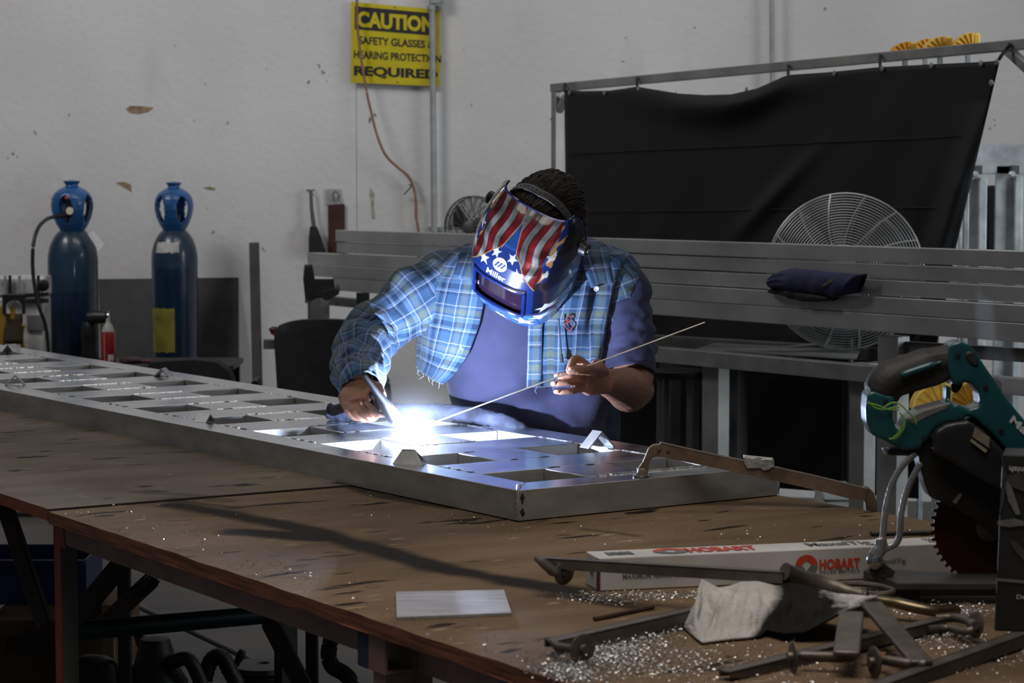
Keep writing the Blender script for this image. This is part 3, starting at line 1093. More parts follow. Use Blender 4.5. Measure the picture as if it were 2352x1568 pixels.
def plaid(name):
    m, N, L, b = cloth_nodes(name)
    uv = N.new('ShaderNodeUVMap')
    sp = N.new('ShaderNodeSeparateXYZ')
    L.new(uv.outputs[0], sp.inputs[0])
    outs = []
    for ax, period, shift in ((0, 0.098, 0.0), (1, 0.106, 0.4)):
        mu = N.new('ShaderNodeMath'); mu.operation = 'MULTIPLY_ADD'
        L.new(sp.outputs[ax], mu.inputs[0]); mu.inputs[1].default_value = 1 / period; mu.inputs[2].default_value = shift
        fr_ = N.new('ShaderNodeMath'); fr_.operation = 'FRACT'
        L.new(mu.outputs[0], fr_.inputs[0])
        rp = N.new('ShaderNodeValToRGB')
        rp.color_ramp.interpolation = 'CONSTANT'
        base = (0.036, 0.082, 0.165, 1)
        deep = (0.014, 0.032, 0.072, 1)
        olive = (0.115, 0.14, 0.115, 1)
        white = (0.30, 0.30, 0.38, 1)
        light = (0.075, 0.140, 0.235, 1)
        stops = [(0.0, base), (0.16, white), (0.185, base), (0.26, olive), (0.40, base), (0.46, white), (0.485, light), (0.60, deep), (0.74, light), (0.80, white), (0.825, deep), (0.90, base)]
        e = rp.color_ramp.elements
        e[0].position, e[0].color = stops[0]
        e[1].position, e[1].color = stops[1]
        for p, cc in stops[2:]:
            k = e.new(p); k.color = cc
        L.new(fr_.outputs[0], rp.inputs[0])
        outs.append(rp)
    mx = N.new('ShaderNodeMix'); mx.data_type = 'RGBA'; mx.inputs[0].default_value = 0.5
    L.new(outs[0].outputs[0], mx.inputs[6]); L.new(outs[1].outputs[0], mx.inputs[7])
    tc = N.new('ShaderNodeTexCoord')
    nz = N.new('ShaderNodeTexNoise'); nz.inputs['Scale'].default_value = 14; nz.inputs['Detail'].default_value = 5
    L.new(tc.outputs['Object'], nz.inputs[0])
    rp = N.new('ShaderNodeMapRange'); rp.inputs[3].default_value = 0.75; rp.inputs[4].default_value = 1.2
    L.new(nz.outputs[0], rp.inputs[0])
    mm = N.new('ShaderNodeMix'); mm.data_type = 'RGBA'; mm.blend_type = 'MULTIPLY'; mm.inputs[0].default_value = 1
    L.new(mx.outputs[2], mm.inputs[6]); L.new(rp.outputs[0], mm.inputs[7])
    L.new(mm.outputs[2], b.inputs['Base Color'])
    n2 = N.new('ShaderNodeTexNoise'); n2.inputs['Scale'].default_value = 26; n2.inputs['Detail'].default_value = 3
    L.new(tc.outputs['Object'], n2.inputs[0])
    bp = N.new('ShaderNodeBump'); bp.inputs['Strength'].default_value = 0.35; bp.inputs['Distance'].default_value = 0.008
    L.new(n2.outputs[0], bp.inputs['Height']); L.new(bp.outputs[0], b.inputs['Normal'])
    return m


PLAID = plaid('blue_plaid_cotton')
NAVY = mat('navy_cotton', (0.041, 0.043, 0.092), 0.85, 0, 0.14, 7, sheen=0.1, bump=0.25, bscale=22, spec=0.2)
DENIM = mat('worn_denim', (0.050, 0.058, 0.092), 0.85, 0, 0.35, 24, bump=0.3, bscale=90, spec=0.2)


def fold(p, k=1.0):
    """soft cloth folds"""
    return k * (0.55 * noise.noise(Vector((p.x * 9, p.y * 6, p.z * 5))) + 0.35 * noise.noise(Vector((p.x * 20 + 3, p.y * 12, p.z * 9))))


# T-shirt: trunk and sleeve
ts = thing_ts = None
mb = MB()
ys = list(np.linspace(1100, 548, 62))
def tee(y, th):
    p = torso(y, th)
    c = torso(y, th, -.1)
    n = (p - c).normalized()
    d = fold(p, .019)
    # diagonal drag folds over the belly
    d += 0.009 * math.sin((p.x * 0.9 + p.z * 1.0) * 38 + 2.2 * noise.noise(p * 6)) * max(0, min(1, (y - 800) / 120))
    return p + n * d
mb.loft([[tee(y, 2 * math.pi * k / 110) for k in range(110)] for y in ys], cap=False)
tshirt = mb.build('t_shirt', NAVY, PERSON, angle=180, solid=0.003)


def sleeve(path, radii, nr=46, na=64, end_at=None, folds=.010, sq=1.0, seed=0.0):
    """cloth tube; returns MB with uv in metres"""
    q = smooth_path(path, 14)
    ln = [0.0]
    for i in range(1, len(q)): ln.append(ln[-1] + (q[i] - q[i - 1]).length)
    tot = ln[-1]
    mb = MB()
    tt = [l / tot for l in ln]
    def at(t):
        return Vector([interp(t, tt, [p[k] for p in q]) for k in range(3)])
    def fn(u, v):
        a = 2 * math.pi * v
        t = u * (end_at(a) if end_at else 1.0)
        p = at(t)
        d = (at(min(1, t + .02)) - at(max(0, t - .02)))
        d, s, up = frame_from(d, (0, -1, 0))
        r = interp(t, np.linspace(0, 1, len(radii)), radii)
        dirv = s * math.cos(a) + up * math.sin(a)
        x = p + dirv * r
        sn = math.sin(t * 40 + 2.6 * math.sin(a + seed) + 3.4 * noise.noise(x * 6))
        sn = math.copysign(abs(sn) ** .7, sn) * (.35 + .65 * noise.noise(Vector((math.cos(a) * 2 + 7, math.sin(a) * 2 + seed, t * 6))) * 1.6)
        f = folds * (.9 * noise.noise(Vector((math.cos(a) * 1.6 + seed, math.sin(a) * 1.6, t * 9))) + .95 * sn * (.35 + .65 * min(1, t * 1.5)))
        return x + dirv * f
    mb.grid(fn, nr, na, 0, None, lambda u, v: (v * 2 * math.pi * .065, u * tot * (end_at(2 * math.pi * v) if end_at else 1)))
    return mb


mb = sleeve([W(1390, 612, Y=5.97), W(1424, 660, Y=5.96), W(1436, 740, Y=5.94), W(1444, 800, Y=5.92), W(1445, 858, Y=5.89)], [.056, .072, .067, .062, .061], 40, 60, None, .008, seed=4)
mb.build('sleeve', NAVY, tshirt, angle=180, solid=0.003)

# plaid shirt: open front, ragged hem cut short
def edgeL(y): return interp(y, [545, 560, 640, 740, 800, 850, 872], [1168, 1158, 1128, 1112, 1096, 1074, 1060])
def edgeR(y): return interp(y, [545, 560, 640, 740, 872], [1290, 1275, 1240, 1211, 1209])
mb = MB()
NU, NV = 70, 190
def shirt(u, v):
    # v round the body from the right front edge over the back to the left front edge
    side = v
    hem = interp(v, [0, .12, .3, .7, .86, 1.0], [874, 872, 860, 850, 842, 870])
    hem += 5 * noise.noise(Vector((v * 90, 0, 2)))
    y = 546 + (hem - 546) * u
    t0, t1 = th_at(y, edgeR(y)), 2 * math.pi + th_at(y, edgeL(y))
    th = t0 + (t1 - t0) * v
    p = torso(y, th, .012 + .012 * u + .034 * max(0, -math.sin(th)) * u ** 2)
    n = (p - torso(y, th, -.1)).normalized()
    rt_ = .013 * math.sin((p.x * 1.0 - p.z * .28) * 92 + 2.5 * noise.noise(p * 7)) * max(0, min(1, (p.x - .16) / .06)) * (1 if math.cos(th) > 0 else .3)
    return p + n * (fold(p, .021) + rt_ + .004)
mb.grid(shirt, NU, NV, 0, None, lambda u, v: (v * 1.15, u * .40))
shirt_o = mb.build('plaid_shirt', PLAID, PERSON, angle=180, solid=0.0035)


def front_pt(x, y, off=.03):
    p = torso(y, th_at(y, x), .012 + .012 * (y - 546) / 320 + off)
    return p


# long sleeve on the torch arm, torn-off stump of a sleeve on the other
mb = sleeve([W(1100, 618, Y=5.985), W(1036, 640, Y=5.975), W(955, 692, Y=5.94), W(880, 742, Y=5.90), W(842, 783, Y=5.85), W(828, 835, Y=5.72), W(825, 872, Y=5.60), W(824, 894, Y=5.555)],
            [.058, .080, .078, .068, .066, .061, .053, .047], 150, 84, None, .0145, seed=1)
mb.build('sleeve', PLAID, shirt_o, angle=180, solid=0.0035)
def stump_end(a):
    return .46 + .25 * math.cos(a) + .03 * noise.noise(Vector((a * 9, 0, 0)))
mb = sleeve([W(1362, 606, Y=5.975), W(1400, 636, Y=5.965), W(1425, 700, Y=5.96), W(1434, 790, Y=5.955), W(1440, 860, Y=5.95)], [.056, .080, .080, .074, .072], 40, 72, stump_end, .006, seed=9)
mb.build('sleeve_stump', PLAID, shirt_o, angle=180, solid=0.0035)
# placket, pocket flap seam, collar wings
mb = MB()
mb.grid(lambda u, v: front_pt(edgeR(640 + 232 * u) + 1 + 27 * v, 640 + 232 * u, .0085 + fold(front_pt(edgeR(640 + 232 * u), 640 + 232 * u), .010)), 40, 6, 0, None, lambda u, v: (.31 + v * .03, u * .25))
mb.build('placket', PLAID, shirt_o, angle=180, solid=0.003)
for sgn, pts in ((-1, [(1105, 560), (1168, 548), (1120, 640), (1072, 628)]), (1, [(1300, 560), (1358, 566), (1372, 640), (1330, 652)])):
    P = [front_pt(x, y, .03) + Vector((0, -.02, 0)) for x, y in pts]
    mb = MB()
    mb.grid(lambda u, v: (P[0].lerp(P[1], v)).lerp(P[3].lerp(P[2], v), u) + Vector((0, -.012 * math.sin(u * 3.1), 0)), 10, 8, 0, None, lambda u, v: (v * .06, u * .08))
    mb.build('collar', PLAID, shirt_o, angle=180, solid=0.005)
PEARL = mat('pearl_button', (0.75, 0.74, 0.72), 0.25, 0, 0.08, 30)
for x, y in ((1084, 787), (1048, 860), (1330, 654)):
    p = front_pt(x, y, .012 if x < 1300 else .052)
    mb = MB()
    mb.lathe(p, [(.0025, -.004), (.0062, -.004), (.0066, .001), (.0055, .003), (.0048, .0018), (.001, .0016)], 18, (0.05, -1, .1))
    mb.build('button', PEARL, shirt_o)
# stitched antler emblem on the chest, and a thin cord hanging beside it
REDT = mat('red_thread', (0.36, 0.05, 0.04), 0.7, 0, 0.2, 60)
mb = MB()
for pl in ([(1291, 715), (1284, 722), (1290, 728), (1283, 733), (1285, 742), (1291, 747), (1292, 752)], [(1291, 715), (1296, 722), (1291, 728), (1297, 736), (1295, 745), (1291, 750)], [(1278, 732), (1286, 730)], [(1280, 724), (1287, 726)], [(1286, 718), (1297, 716)]):
    mb.tube(smooth_path([front_pt(x, y, .016) for x, y in pl], 4), .0012, 6)
mb.build('emblem', REDT, shirt_o)
mb = MB()
mb.tube(smooth_path([front_pt(1270, 720, .022), front_pt(1271, 760, .022), front_pt(1273, 800, .024)], 5), .0016, 6)
mb.cyl(front_pt(1273, 799, .024), front_pt(1274, 818, .025), .003, .0045, 8)
mb.build('cord', BLACKM, shirt_o)
# loose threads at the ragged hem
mb = MB()
for v_ in (.78, .81, .84, .87, .90, .93, .96, .985, .01, .035, .07):
    p = shirt(1.0, v_)
    mb.tube([p, p + Vector((rng.uniform(-.006, .004), -.003, -.008)), p + Vector((rng.uniform(-.012, .006), -.004, -.015))], [.0009, .0008, .0004], 5)
mb.build('frayed_threads', mat('pale_thread', (0.35, 0.45, 0.6), 0.8, 0, 0.2, 30), shirt_o)

# jeans and boots, below the bench top
mb = MB()
for s, hx in ((-1, -0.035), (1, 0.155)):
    hip = Vector((hx, 6.08, 0.98)); kn = Vector((hx + s * .03, 6.05, .48)); an = Vector((hx + s * .04, 6.12, .085))
    mb.tube(smooth_path([hip, hip.lerp(kn, .5), kn, kn.lerp(an, .5), an], 8), [.118, .117, .116, .114, .11, .106, .103, .100, .098, .095, .09, .086, .082, .079, .077, .075, .073, .073, .073, .073, .073, .073, .074, .074, .074, .075, .076, .076, .077, .077, .078, .078, .078], 26)
mb.build('jeans', DENIM, PERSON, angle=180)
for s, hx in ((-1, -0.035), (1, 0.155)):
    an = Vector((hx + s * .04, 6.12, 0))
    mb = MB()
    mb.tube(smooth_path([an + Vector((0, .06, .055)), an + Vector((0, 0, .06)), an + Vector((s * .01, -.1, .052)), an + Vector((s * .02, -.2, .042)), an + Vector((s * .02, -.235, .035))], 5), [.045] + [.052] * 9 + [.056] * 6 + [.05, .042, .03, .02, .012], 18, flat=.85)
    mb.build('boot', mat('dark_leather', (0.05, 0.035, 0.025), 0.6, 0, 0.3, 20), PERSON)

# hair: cap and strands swept back
HAIR = mat('dark_brown_hair', (0.022, 0.013, 0.009), 0.55, 0, 0.5, 60, bump=0.15, bscale=90, rvar=.12, spec=.3)
def scalp(az, el, k=1.0):
    """az 0 = face side, el from the ear line up"""
    return hd(.080 * k * math.sin(az) * math.cos(el), -.012 + .102 * k * math.cos(az) * math.cos(el), .012 + .118 * k * math.sin(el))
mb = MB()
def haircap(u, v):
    az = 2 * math.pi * v
    lo = interp(abs(((az + math.pi) % (2 * math.pi)) - math.pi), [0, .9, 1.5, 2.2, math.pi], [.62, .35, -.05, -.45, -.62])
    el = lo + (math.pi / 2 - lo) * u
    p = scalp(az, el, 1.0)
    n = (p - HC).normalized()
    return p + n * (.013 + .007 * noise.noise(p * 38) + .005 * noise.noise(Vector((az * 12, el * 2, 1))) - (.010 if u < .04 else 0))
mb.grid(haircap, 26, 90)
hair = mb.build('hair', HAIR, PERSON, angle=180)
mb = MB()
for i in range(1500):
    az = rng.uniform(0, 2 * math.pi)
    lo = interp(abs(((az + math.pi) % (2 * math.pi)) - math.pi), [0, .9, 1.5, 2.2, math.pi], [.6, .33, -.05, -.45, -.6])
    el = rng.uniform(lo, 1.5)
    p = scalp(az, el) - HC
    pts = []
    for k in range(7):
        q = Vector(((p.dot(hR)) / .080, (p.dot(hF) + .012) / .102, (p.dot(hU) - .012) / .118)).normalized()
        # combed from the brow to the nape, a little to one side
        t_ = Vector((.25 + .25 * noise.noise(q * 3), -1.0, -.35))
        t_ = (t_ - q * t_.dot(q)).normalized()
        w_ = hd(q.x * .080, -.012 + q.y * .102, .012 + q.z * .118)
        n = (w_ - HC).normalized()
        pts.append(w_ + n * (.0135 + .0045 * math.sin(k * .5) + .003 * noise.noise(q * 9) + (i % 7) * .0004))
        q2 = (q + t_ * .075)
        p = hd(q2.x * .080, -.012 + q2.y * .102, .012 + q2.z * .118) - HC
    mb.tube(pts, [.0009, .0013, .0014, .0013, .0011, .0008, .0003], 4, cap=False)
mb.build('strands', HAIR, hair, angle=180, fix=False)['kind'] = 'stuff'
# ---------------------------------------------------------------- welding helmet
helmet = thing('welding_helmet', 'glossy blue welding helmet with flag stripes and stars worn by the bending person', 'helmet', HC)
US = [-.268, -.245, -.20, -.150, -.122, -.115, -.030, -.018, .02, .06, .09, .112, .122]
FF = [.062, .092, .128, .156, .168, .171, .182, .181, .168, .140, .108, .078, .060]
WW = [.050, .074, .098, .110, .115, .116, .121, .121, .122, .119, .110, .098, .090]
BB = [.040, .036, .026, .015, .010, .008, .0, -.002, -.004, -.002, .004, .012, .02]
def hf(u): return interp(u, US, FF)
def hw(u): return interp(u, US, WW)
def hb(u): return interp(u, US, BB)
HN = 3.0
def shell(ph, u, off=0.0):
    """ph -1..1 from the left to the right edge"""
    a = ph * math.pi / 2
    w, f, b = hw(u) + off, hf(u) + off, hb(u)
    s, c = math.sin(a), math.cos(a)
    r = w * math.copysign(abs(s) ** (2 / HN), s)
    ff = b + (f - b) * abs(c) ** (2 / HN)
    # the dome is faceted: a crease runs each side of the brow
    return hd(r, ff, u)
def front(r, u, off=0.0028):
    w = hw(u) + off
    k = min(.9999, abs(r / w))
    return hd(r, hb(u) + (hf(u) + off - hb(u)) * (1 - k ** HN) ** (1 / HN), u)
def rof(ph, u):
    s = math.sin(ph * math.pi / 2)
    return hw(u) * math.copysign(abs(s) ** (2 / HN), s)

BLUEC, NAVYC = (0.006, 0.018, 0.095), (0.004, 0.006, 0.024)
REDC, WHT, CREAM, DARK = (0.145, 0.005, 0.007), (0.22, 0.21, 0.19), (0.42, 0.40, 0.34), (0.008, 0.008, 0.012)
ORG, SKY = (0.30, 0.15, 0.05), (0.06, 0.20, 0.45)
def star(x, y, cx, cy, R, rot=0.0):
    dx, dy = x - cx, y - cy
    d = math.hypot(dx, dy)
    if d > R: return False
    a = (math.atan2(dx, dy) + rot) % (2 * math.pi / 5)
    a = abs(a - math.pi / 5) if False else min(a, 2 * math.pi / 5 - a)
    ri = R * .42
    # edge between the tip (angle 0, R) and the notch (angle 36 deg, ri)
    x1, y1 = 0, R
    x2, y2 = ri * math.sin(math.pi / 5), ri * math.cos(math.pi / 5)
    px, py = d * math.sin(a), d * math.cos(a)
    return (x2 - x1) * (py - y1) - (y2 - y1) * (px - x1) < 0
STARS = [(-.0505, .011, .0165, .3), (-.027, .0375, .0135, .1), (.0165, .040, .0135, -.2), (.044, .010, .0185, .5)]
LOWST = [(-.06, -.165, .026, .2), (.0, -.19, .022, .6), (.062, -.165, .028, .1), (.095, -.14, .02, .5), (.03, -.215, .018, 0), (-.035, -.215, .016, .3), (.104, -.10, .016, .1)]
def spear(u): return interp(u, [-.03, -.01, .037, .052, .102, .104], [.092, .076, .037, .019, 0, -.01])
def paint(ph, u):
    r = rof(ph, u)
    aph = abs(ph)
    if u < -.125:
        for s in LOWST:
            if star(r, u, *s): return (0.80, 0.82, 0.82)
        if aph > .80: return NAVYC
        n = noise.noise(Vector((r * 60, u * 60, 0)))
        return (0.035, 0.13, 0.42) if n < .25 else SKY
    if u < -.02:
        for s in LOWST:
            if star(r, u, *s): return (0.80, 0.82, 0.82)
        if abs(r) < .085: return BLUEC
        n = noise.noise(Vector((r * 40, u * 14, 6)))
        return BLUEC if n > .2 else NAVYC
    # brow: a blue spear rising to a tip between the stripes
    hwid = spear(u)
    mid = .0
    dd = abs(r - mid) - hwid
    if dd < 0:
        for s in STARS:
            if star(r, u, *s): return CREAM
        return BLUEC if u < .055 else (0.012, 0.042, 0.16)
    if dd < .0022: return ORG
    side = .086 + .10 * max(0, .05 - u) * 0
    if abs(r) > side + .004 * math.sin(u * 90) + .0 or aph > .66:
        if abs(r) < side + .014 and aph < .75 and u > .0:
            if star(r, u, math.copysign(.096, r), .06, .014): return CREAM
            if star(r, u, math.copysign(.096, r), .02, .012): return CREAM
            return BLUEC if noise.noise(Vector((r * 70, u * 60, 3))) > -.1 else ORG
        n = noise.noise(Vector((r * 30, u * 10, 2)))
        return NAVYC if n > .1 else DARK
    q = abs(r) + .0045 * math.sin(u * 75 + (2 if r > 0 else 0)) - .011
    k = (q / .0155) % 2
    grime = .62 + .75 * noise.noise(Vector((r * 45, u * 45, 5)))
    c_ = REDC if k < 1 else WHT
    if min(abs(k - 1), k, 2 - k) < .09: c_ = tuple(v * .35 for v in c_)
    return tuple(max(0, v * min(1.1, max(.35, grime))) for v in c_)

def gloss_paint(name):
    m = bpy.data.materials.new(name)
    m.use_nodes = True
    N, L = m.node_tree.nodes, m.node_tree.links
    b = N['Principled BSDF']
    at = N.new('ShaderNodeAttribute'); at.attribute_name = 'paint'
    tc = N.new('ShaderNodeTexCoord')
    nz = N.new('ShaderNodeTexNoise'); nz.inputs['Scale'].default_value = 40; nz.inputs['Detail'].default_value = 5
    L.new(tc.outputs['Object'], nz.inputs[0])
    mr = N.new('ShaderNodeMapRange'); mr.inputs[3].default_value = .75; mr.inputs[4].default_value = 1.15
    L.new(nz.outputs[0], mr.inputs[0])
    mu = N.new('ShaderNodeMix'); mu.data_type = 'RGBA'; mu.blend_type = 'MULTIPLY'; mu.inputs[0].default_value = 1
    L.new(at.outputs['Color'], mu.inputs[6]); L.new(mr.outputs[0], mu.inputs[7])
    L.new(mu.outputs[2], b.inputs['Base Color'])
    b.inputs['Roughness'].default_value = 0.28
    b.inputs['Coat Weight'].default_value = 0.8
    b.inputs['Coat Roughness'].default_value = 0.06
    return m
HGLOSS = gloss_paint('airbrushed_helmet_paint')
_a = np.linspace(-1, 1, 190)
_t = np.linspace(-1, 1, 210)
PHS = [float(v) for v in np.unique(np.round(np.concatenate([_a, np.sign(_t) * np.arcsin(np.abs(_t) ** 1.5) * 2 / math.pi]), 5))]
NPH, NUU = len(PHS) - 1, 320
VIS_R, VIS_U0, VIS_U1 = .069, -.120, -.026
def uu(t): return -.268 + t * .390
mb = MB()
vs, cs = [], []
for i in range(NPH + 1):
    for j in range(NUU + 1):
        ph, u = PHS[i], uu(j / NUU)
        p = shell(ph, u)
        r = rof(ph, u)
        # dimples pressed into the brow
        if u > .0 and abs(r) < .085:
            d = noise.noise(Vector((abs(r) * 42, u * 42, 9)))
            sp_d = abs(r) - spear(u)
            p = p + hF * (.0045 * d * min(1, u / .02) * max(0, min(1, sp_d / .012)))
        vs.append(p); cs.append(paint(ph, u))
fs = []
for i in range(NPH):
    for j in range(NUU):
        phm, um = (PHS[i] + PHS[i + 1]) / 2, uu((j + .5) / NUU)
        if VIS_U0 < um < VIS_U1 and abs(rof(phm, um)) < VIS_R: continue
        a = i * (NUU + 1) + j
        fs.append((a, a + NUU + 1, a + NUU + 2, a + 1))
mb.add(vs, fs)
mb.col = {k: c_ for k, c_ in enumerate(cs)}
sh = mb.build('shell', HGLOSS, helmet, angle=60, solid=.003)
# glossy rim round the shell
RIM = mat('blue_rim_plastic', (0.006, 0.016, 0.10), 0.2, 0, 0.1, 20, coat=.6)
mb = MB()
loop = [shell(-1 + 2 * k / 60, .122) for k in range(61)] + [shell(1, .122 - .39 * k / 40) for k in range(1, 41)] + [shell(1 - 2 * k / 60, -.268) for k in range(1, 61)] + [shell(-1, -.268 + .39 * k / 40) for k in range(1, 40)]
mb.tube(loop + loop[:1], .0028, 8)
mb.build('rim', RIM, sh)
# visor: raised frame and dark glass set back
mb = MB()
def fr_pt(s, off):
    """round the window, s 0..4"""
    k, t = int(s) % 4, s - int(s)
    cr = [(-VIS_R, VIS_U0), (VIS_R, VIS_U0), (VIS_R, VIS_U1), (-VIS_R, VIS_U1)]
    a, bq = cr[k], cr[(k + 1) % 4]
    return front(a[0] + (bq[0] - a[0]) * t, a[1] + (bq[1] - a[1]) * t, off)
lp = [fr_pt(k / 20, .003) for k in range(80)]
mb.tube(lp + lp[:2], .0048, 8)
for a in ((-1, 1), (1, 1)):
    pass
mb.build('visor_frame', RIM, helmet)
mb = MB()
mb.grid(lambda u, v: front(-VIS_R + 2 * VIS_R * u, VIS_U0 + (VIS_U1 - VIS_U0) * v, 0) - hF * (.010 + .0 * u), 12, 8)
lens = mb.build('visor_lens', mat('dark_violet_glass', (0.016, 0.008, 0.020), 0.06, 0.0, 0.2, 3, spec=1.0, coat=1.0), helmet, angle=180, solid=.003)
mb = MB()
for vv, hgt in ((.20, .012), (.82, .010)):
    mb.prism([hd(-VIS_R * .93, hf(-.07) - .020, VIS_U0 + (VIS_U1 - VIS_U0) * vv), hd(VIS_R * .93, hf(-.07) - .020, VIS_U0 + (VIS_U1 - VIS_U0) * vv),
              hd(VIS_R * .93, hf(-.07) - .020, VIS_U0 + (VIS_U1 - VIS_U0) * vv + hgt), hd(-VIS_R * .93, hf(-.07) - .020, VIS_U0 + (VIS_U1 - VIS_U0) * vv + hgt)], -hF * .004)
mb.build('filter_cartridge', mat('grey_filter_body', (0.22, 0.2, 0.24), 0.4), lens, smooth=False)
# maker's round mark and name on the brow
LOGO = mat('cream_print', (0.62, 0.60, 0.52), 0.4, 0, 0.08, 20, coat=.5)
mb = MB()
lc, lu, lr = -.006, .0185, .0185
mb.add([front(lc, lu)] + [front(lc + lr * math.cos(2 * math.pi * k / 40), lu + lr * .82 * math.sin(2 * math.pi * k / 40)) for k in range(40)], [(0, 1 + k, 1 + (k + 1) % 40) for k in range(40)])
mb.build('round_mark', LOGO, sh, fix=False)
mb = MB()
for dx in (-.0085, 0, .0085):
    q = [(-.0055, -.0072), (-.0005, -.0072), (.0065, .0072), (.0015, .0072)]
    mb.add([front(lc + dx + a, lu + bq * .82, .0036) for a, bq in q], [(0, 1, 2, 3)])
mb.build('slanted_bars', mat('deep_blue_print', (0.012, 0.03, 0.16), 0.4, 0, 0.08, 20, coat=.5), sh, fix=False)
mb = MB()
text_on(mb, 'Miller', lambda x, y: front(-.034 + .053 * x, -.0150 + .0135 * y), .015)
mb.build('lettering', LOGO, sh, smooth=False, fix=False)
# headgear strap over the crown with adjusting holes, pivot knobs
STRAP = mat('grey_strap_plastic', (0.060, 0.060, 0.064), 0.5, 0, 0.15, 30)
mb = MB()
def strap(a, v):
    """over the crown from side to side"""
    return hd(.104 * math.sin(a), .030 + (v - .5) * .022 - .02 * abs(math.sin(a)), .000 + .150 * math.cos(a))
mb.grid(lambda u, v: strap(-1.35 + 2.7 * u, v), 40, 3)
st = mb.build('headband', STRAP, helmet, angle=180, solid=.0025)
mb = MB()
for k in range(19):
    a = -1.05 + 2.1 * k / 18
    p, q = strap(a, .5), strap(a, .5)
    n = (p - HC).normalized()
    mb.lathe(p + n * .0006, [(.0026, 0), (.0026, .0012)], 8, tuple(n))
mb.build('strap_holes', BLACK, st)
for s in (-1, 1):
    mb = MB()
    c_ = hd(.118 * s, .018, .035)
    mb.lathe(c_, [(.020, -.010), (.021, .0), (.017, .008), (.016, .020), (.013, .023)], 20, tuple(hR * s))
    kb = mb.build('pivot_knob', BLACK, helmet)
    mb = MB()
    mb.lathe(c_ + hR * s * .022, [(.006, 0), (.006, .003), (.003, .004)], 12, tuple(hR * s))
    mb.build('pivot_screw', CHROME, kb)

# ---------------------------------------------------------------- torch, cable cover, filler rod, arc
ARC = W(947, 1003, FZ + 0.010)
torch = thing('welding_torch', 'black welding torch held in the fist above the bright arc', 'torch', P3((900, 950, 5.52)))
t0, t1 = P3((834, 858, 5.37)), P3((905, 957, 5.455))
TBLK = mat('torch_black', (0.008, 0.008, 0.011), 0.6, 0, 0.2, 20, spec=.2)
mb = MB()
mb.tube([t0, t0.lerp(t1, .05), t0.lerp(t1, .45), t0.lerp(t1, .62), t0.lerp(t1, .75), t1], [.0045, .0062, .0085, .0125, .0155, .0165], 22)
mb.build('back_cap', TBLK, torch)
dv = (t1 - t0).normalized()
mb = MB()
mb.lathe(t1 - dv * .004, [(.0165, 0), (.0172, .006), (.0150, .012), (.0135, .014)], 24, tuple(dv))
mb.build('collar', BLACK, torch)
mb = MB()
mb.lathe(t1 + dv * .009, [(.0125, 0), (.0125, .010), (.0095, .022), (.0088, .034), (.0070, .034), (.0070, .020)], 24, tuple(dv))
mb.build('gas_cup', mat('pink_ceramic', (0.42, 0.36, 0.36), 0.5, 0, 0.1, 30), torch)
mb = MB()
mb.tube([t1 + dv * .03, t1 + dv * .047], [.0012, .0006], 8)
mb.build('electrode', CHROME, torch)
mb = MB()
mb.tube(smooth_path([t0.lerp(t1, .86), P3((874, 934, 5.52)), P3((852, 922, 5.55)), P3((822, 922, 5.60)), P3((792, 934, 5.72)), P3((765, 944, 5.885))], 6), [.012] * 6 + [.0145] * 12 + [.0125] * 13, 16)
mb.build('handle', TBLK, torch)
mb = MB()
mb.tube(smooth_path([P3((858, 908, 5.475)), P3((862, 930, 5.475)), P3((872, 948, 5.475)), P3((879, 950, 5.475)), P3((872, 938, 5.475)), P3((866, 922, 5.475))], 5), .0022, 8)
mb.build('switch_loop', CHROME, torch)
mb = MB()
mb.ball(P3((856, 906, 5.475)), .009, 14, 8, (1, .8, 1.3))
mb.build('switch', BLACK, torch)

cov = [(757, 945, 5.90), (790, 948, 5.885), (840, 946, 5.87), (920, 944, 5.845), (1000, 945, 5.82), (1080, 951, 5.79), (1140, 964, 5.765), (1180, 979, 5.75), (1204, 1000, 5.76), (1212, 1040, 5.80)]
q = smooth_path([P3(p) for p in cov], 10)
mb = MB()
nq = len(q)
rings = []
for i, p in enumerate(q):
    d, s, u = frame_from(q[min(nq - 1, i + 1)] - q[max(0, i - 1)])
    ring = []
    for k in range(28):
        a = 2 * math.pi * k / 28
        r = .0205 * (1 + .10 * noise.noise(Vector((math.cos(a) * 1.5, math.sin(a) * 1.5, i * .35))) + .05 * math.sin(i * 1.1 + 2 * math.sin(a)))
        if i < 2: r *= 1.05
        ring.append(p + s * math.cos(a) * r + u * math.sin(a) * r * .92)
    rings.append(ring)
mb.loft(rings, True)
cv = mb.build('cable_cover', DENIM, angle=180, origin=q[20])
tagit(cv, 'padded denim cover of the torch cable lying along the far rail of the panel', 'cable cover')
mb = MB()
for k in range(6, nq - 4, 1):
    a, bq = rings[k][21 if k % 2 else 22], rings[k + 1][22]
    if k % 3: mb.tube([a, bq], .0012, 5)
mb.build('seam_stitches', mat('dark_thread', (0.03, 0.03, 0.05), 0.8), cv)
mb = MB()
mb.ball(P3((904, 937, 5.82)), .006, 10, 6, (1.6, .6, .7))
mb.build('red_tag', mat('red_plastic_tag', (0.5, 0.02, 0.02), 0.4), cv)

ra, rb = W(978, 977, Y=5.525), W(1619, 740, Y=5.475)
mb = MB()
mb.tube([ra, ra.lerp(rb, .3), ra.lerp(rb, .6), rb], .0017, 8)
rod = mb.build('filler_rod', mat('bare_filler_wire', (0.55, 0.50, 0.44), 0.35, 0.85, 0.1, 30), origin=rb)
tagit(rod, 'thin straight filler rod reaching from the raised hand down to the arc', 'filler rod')

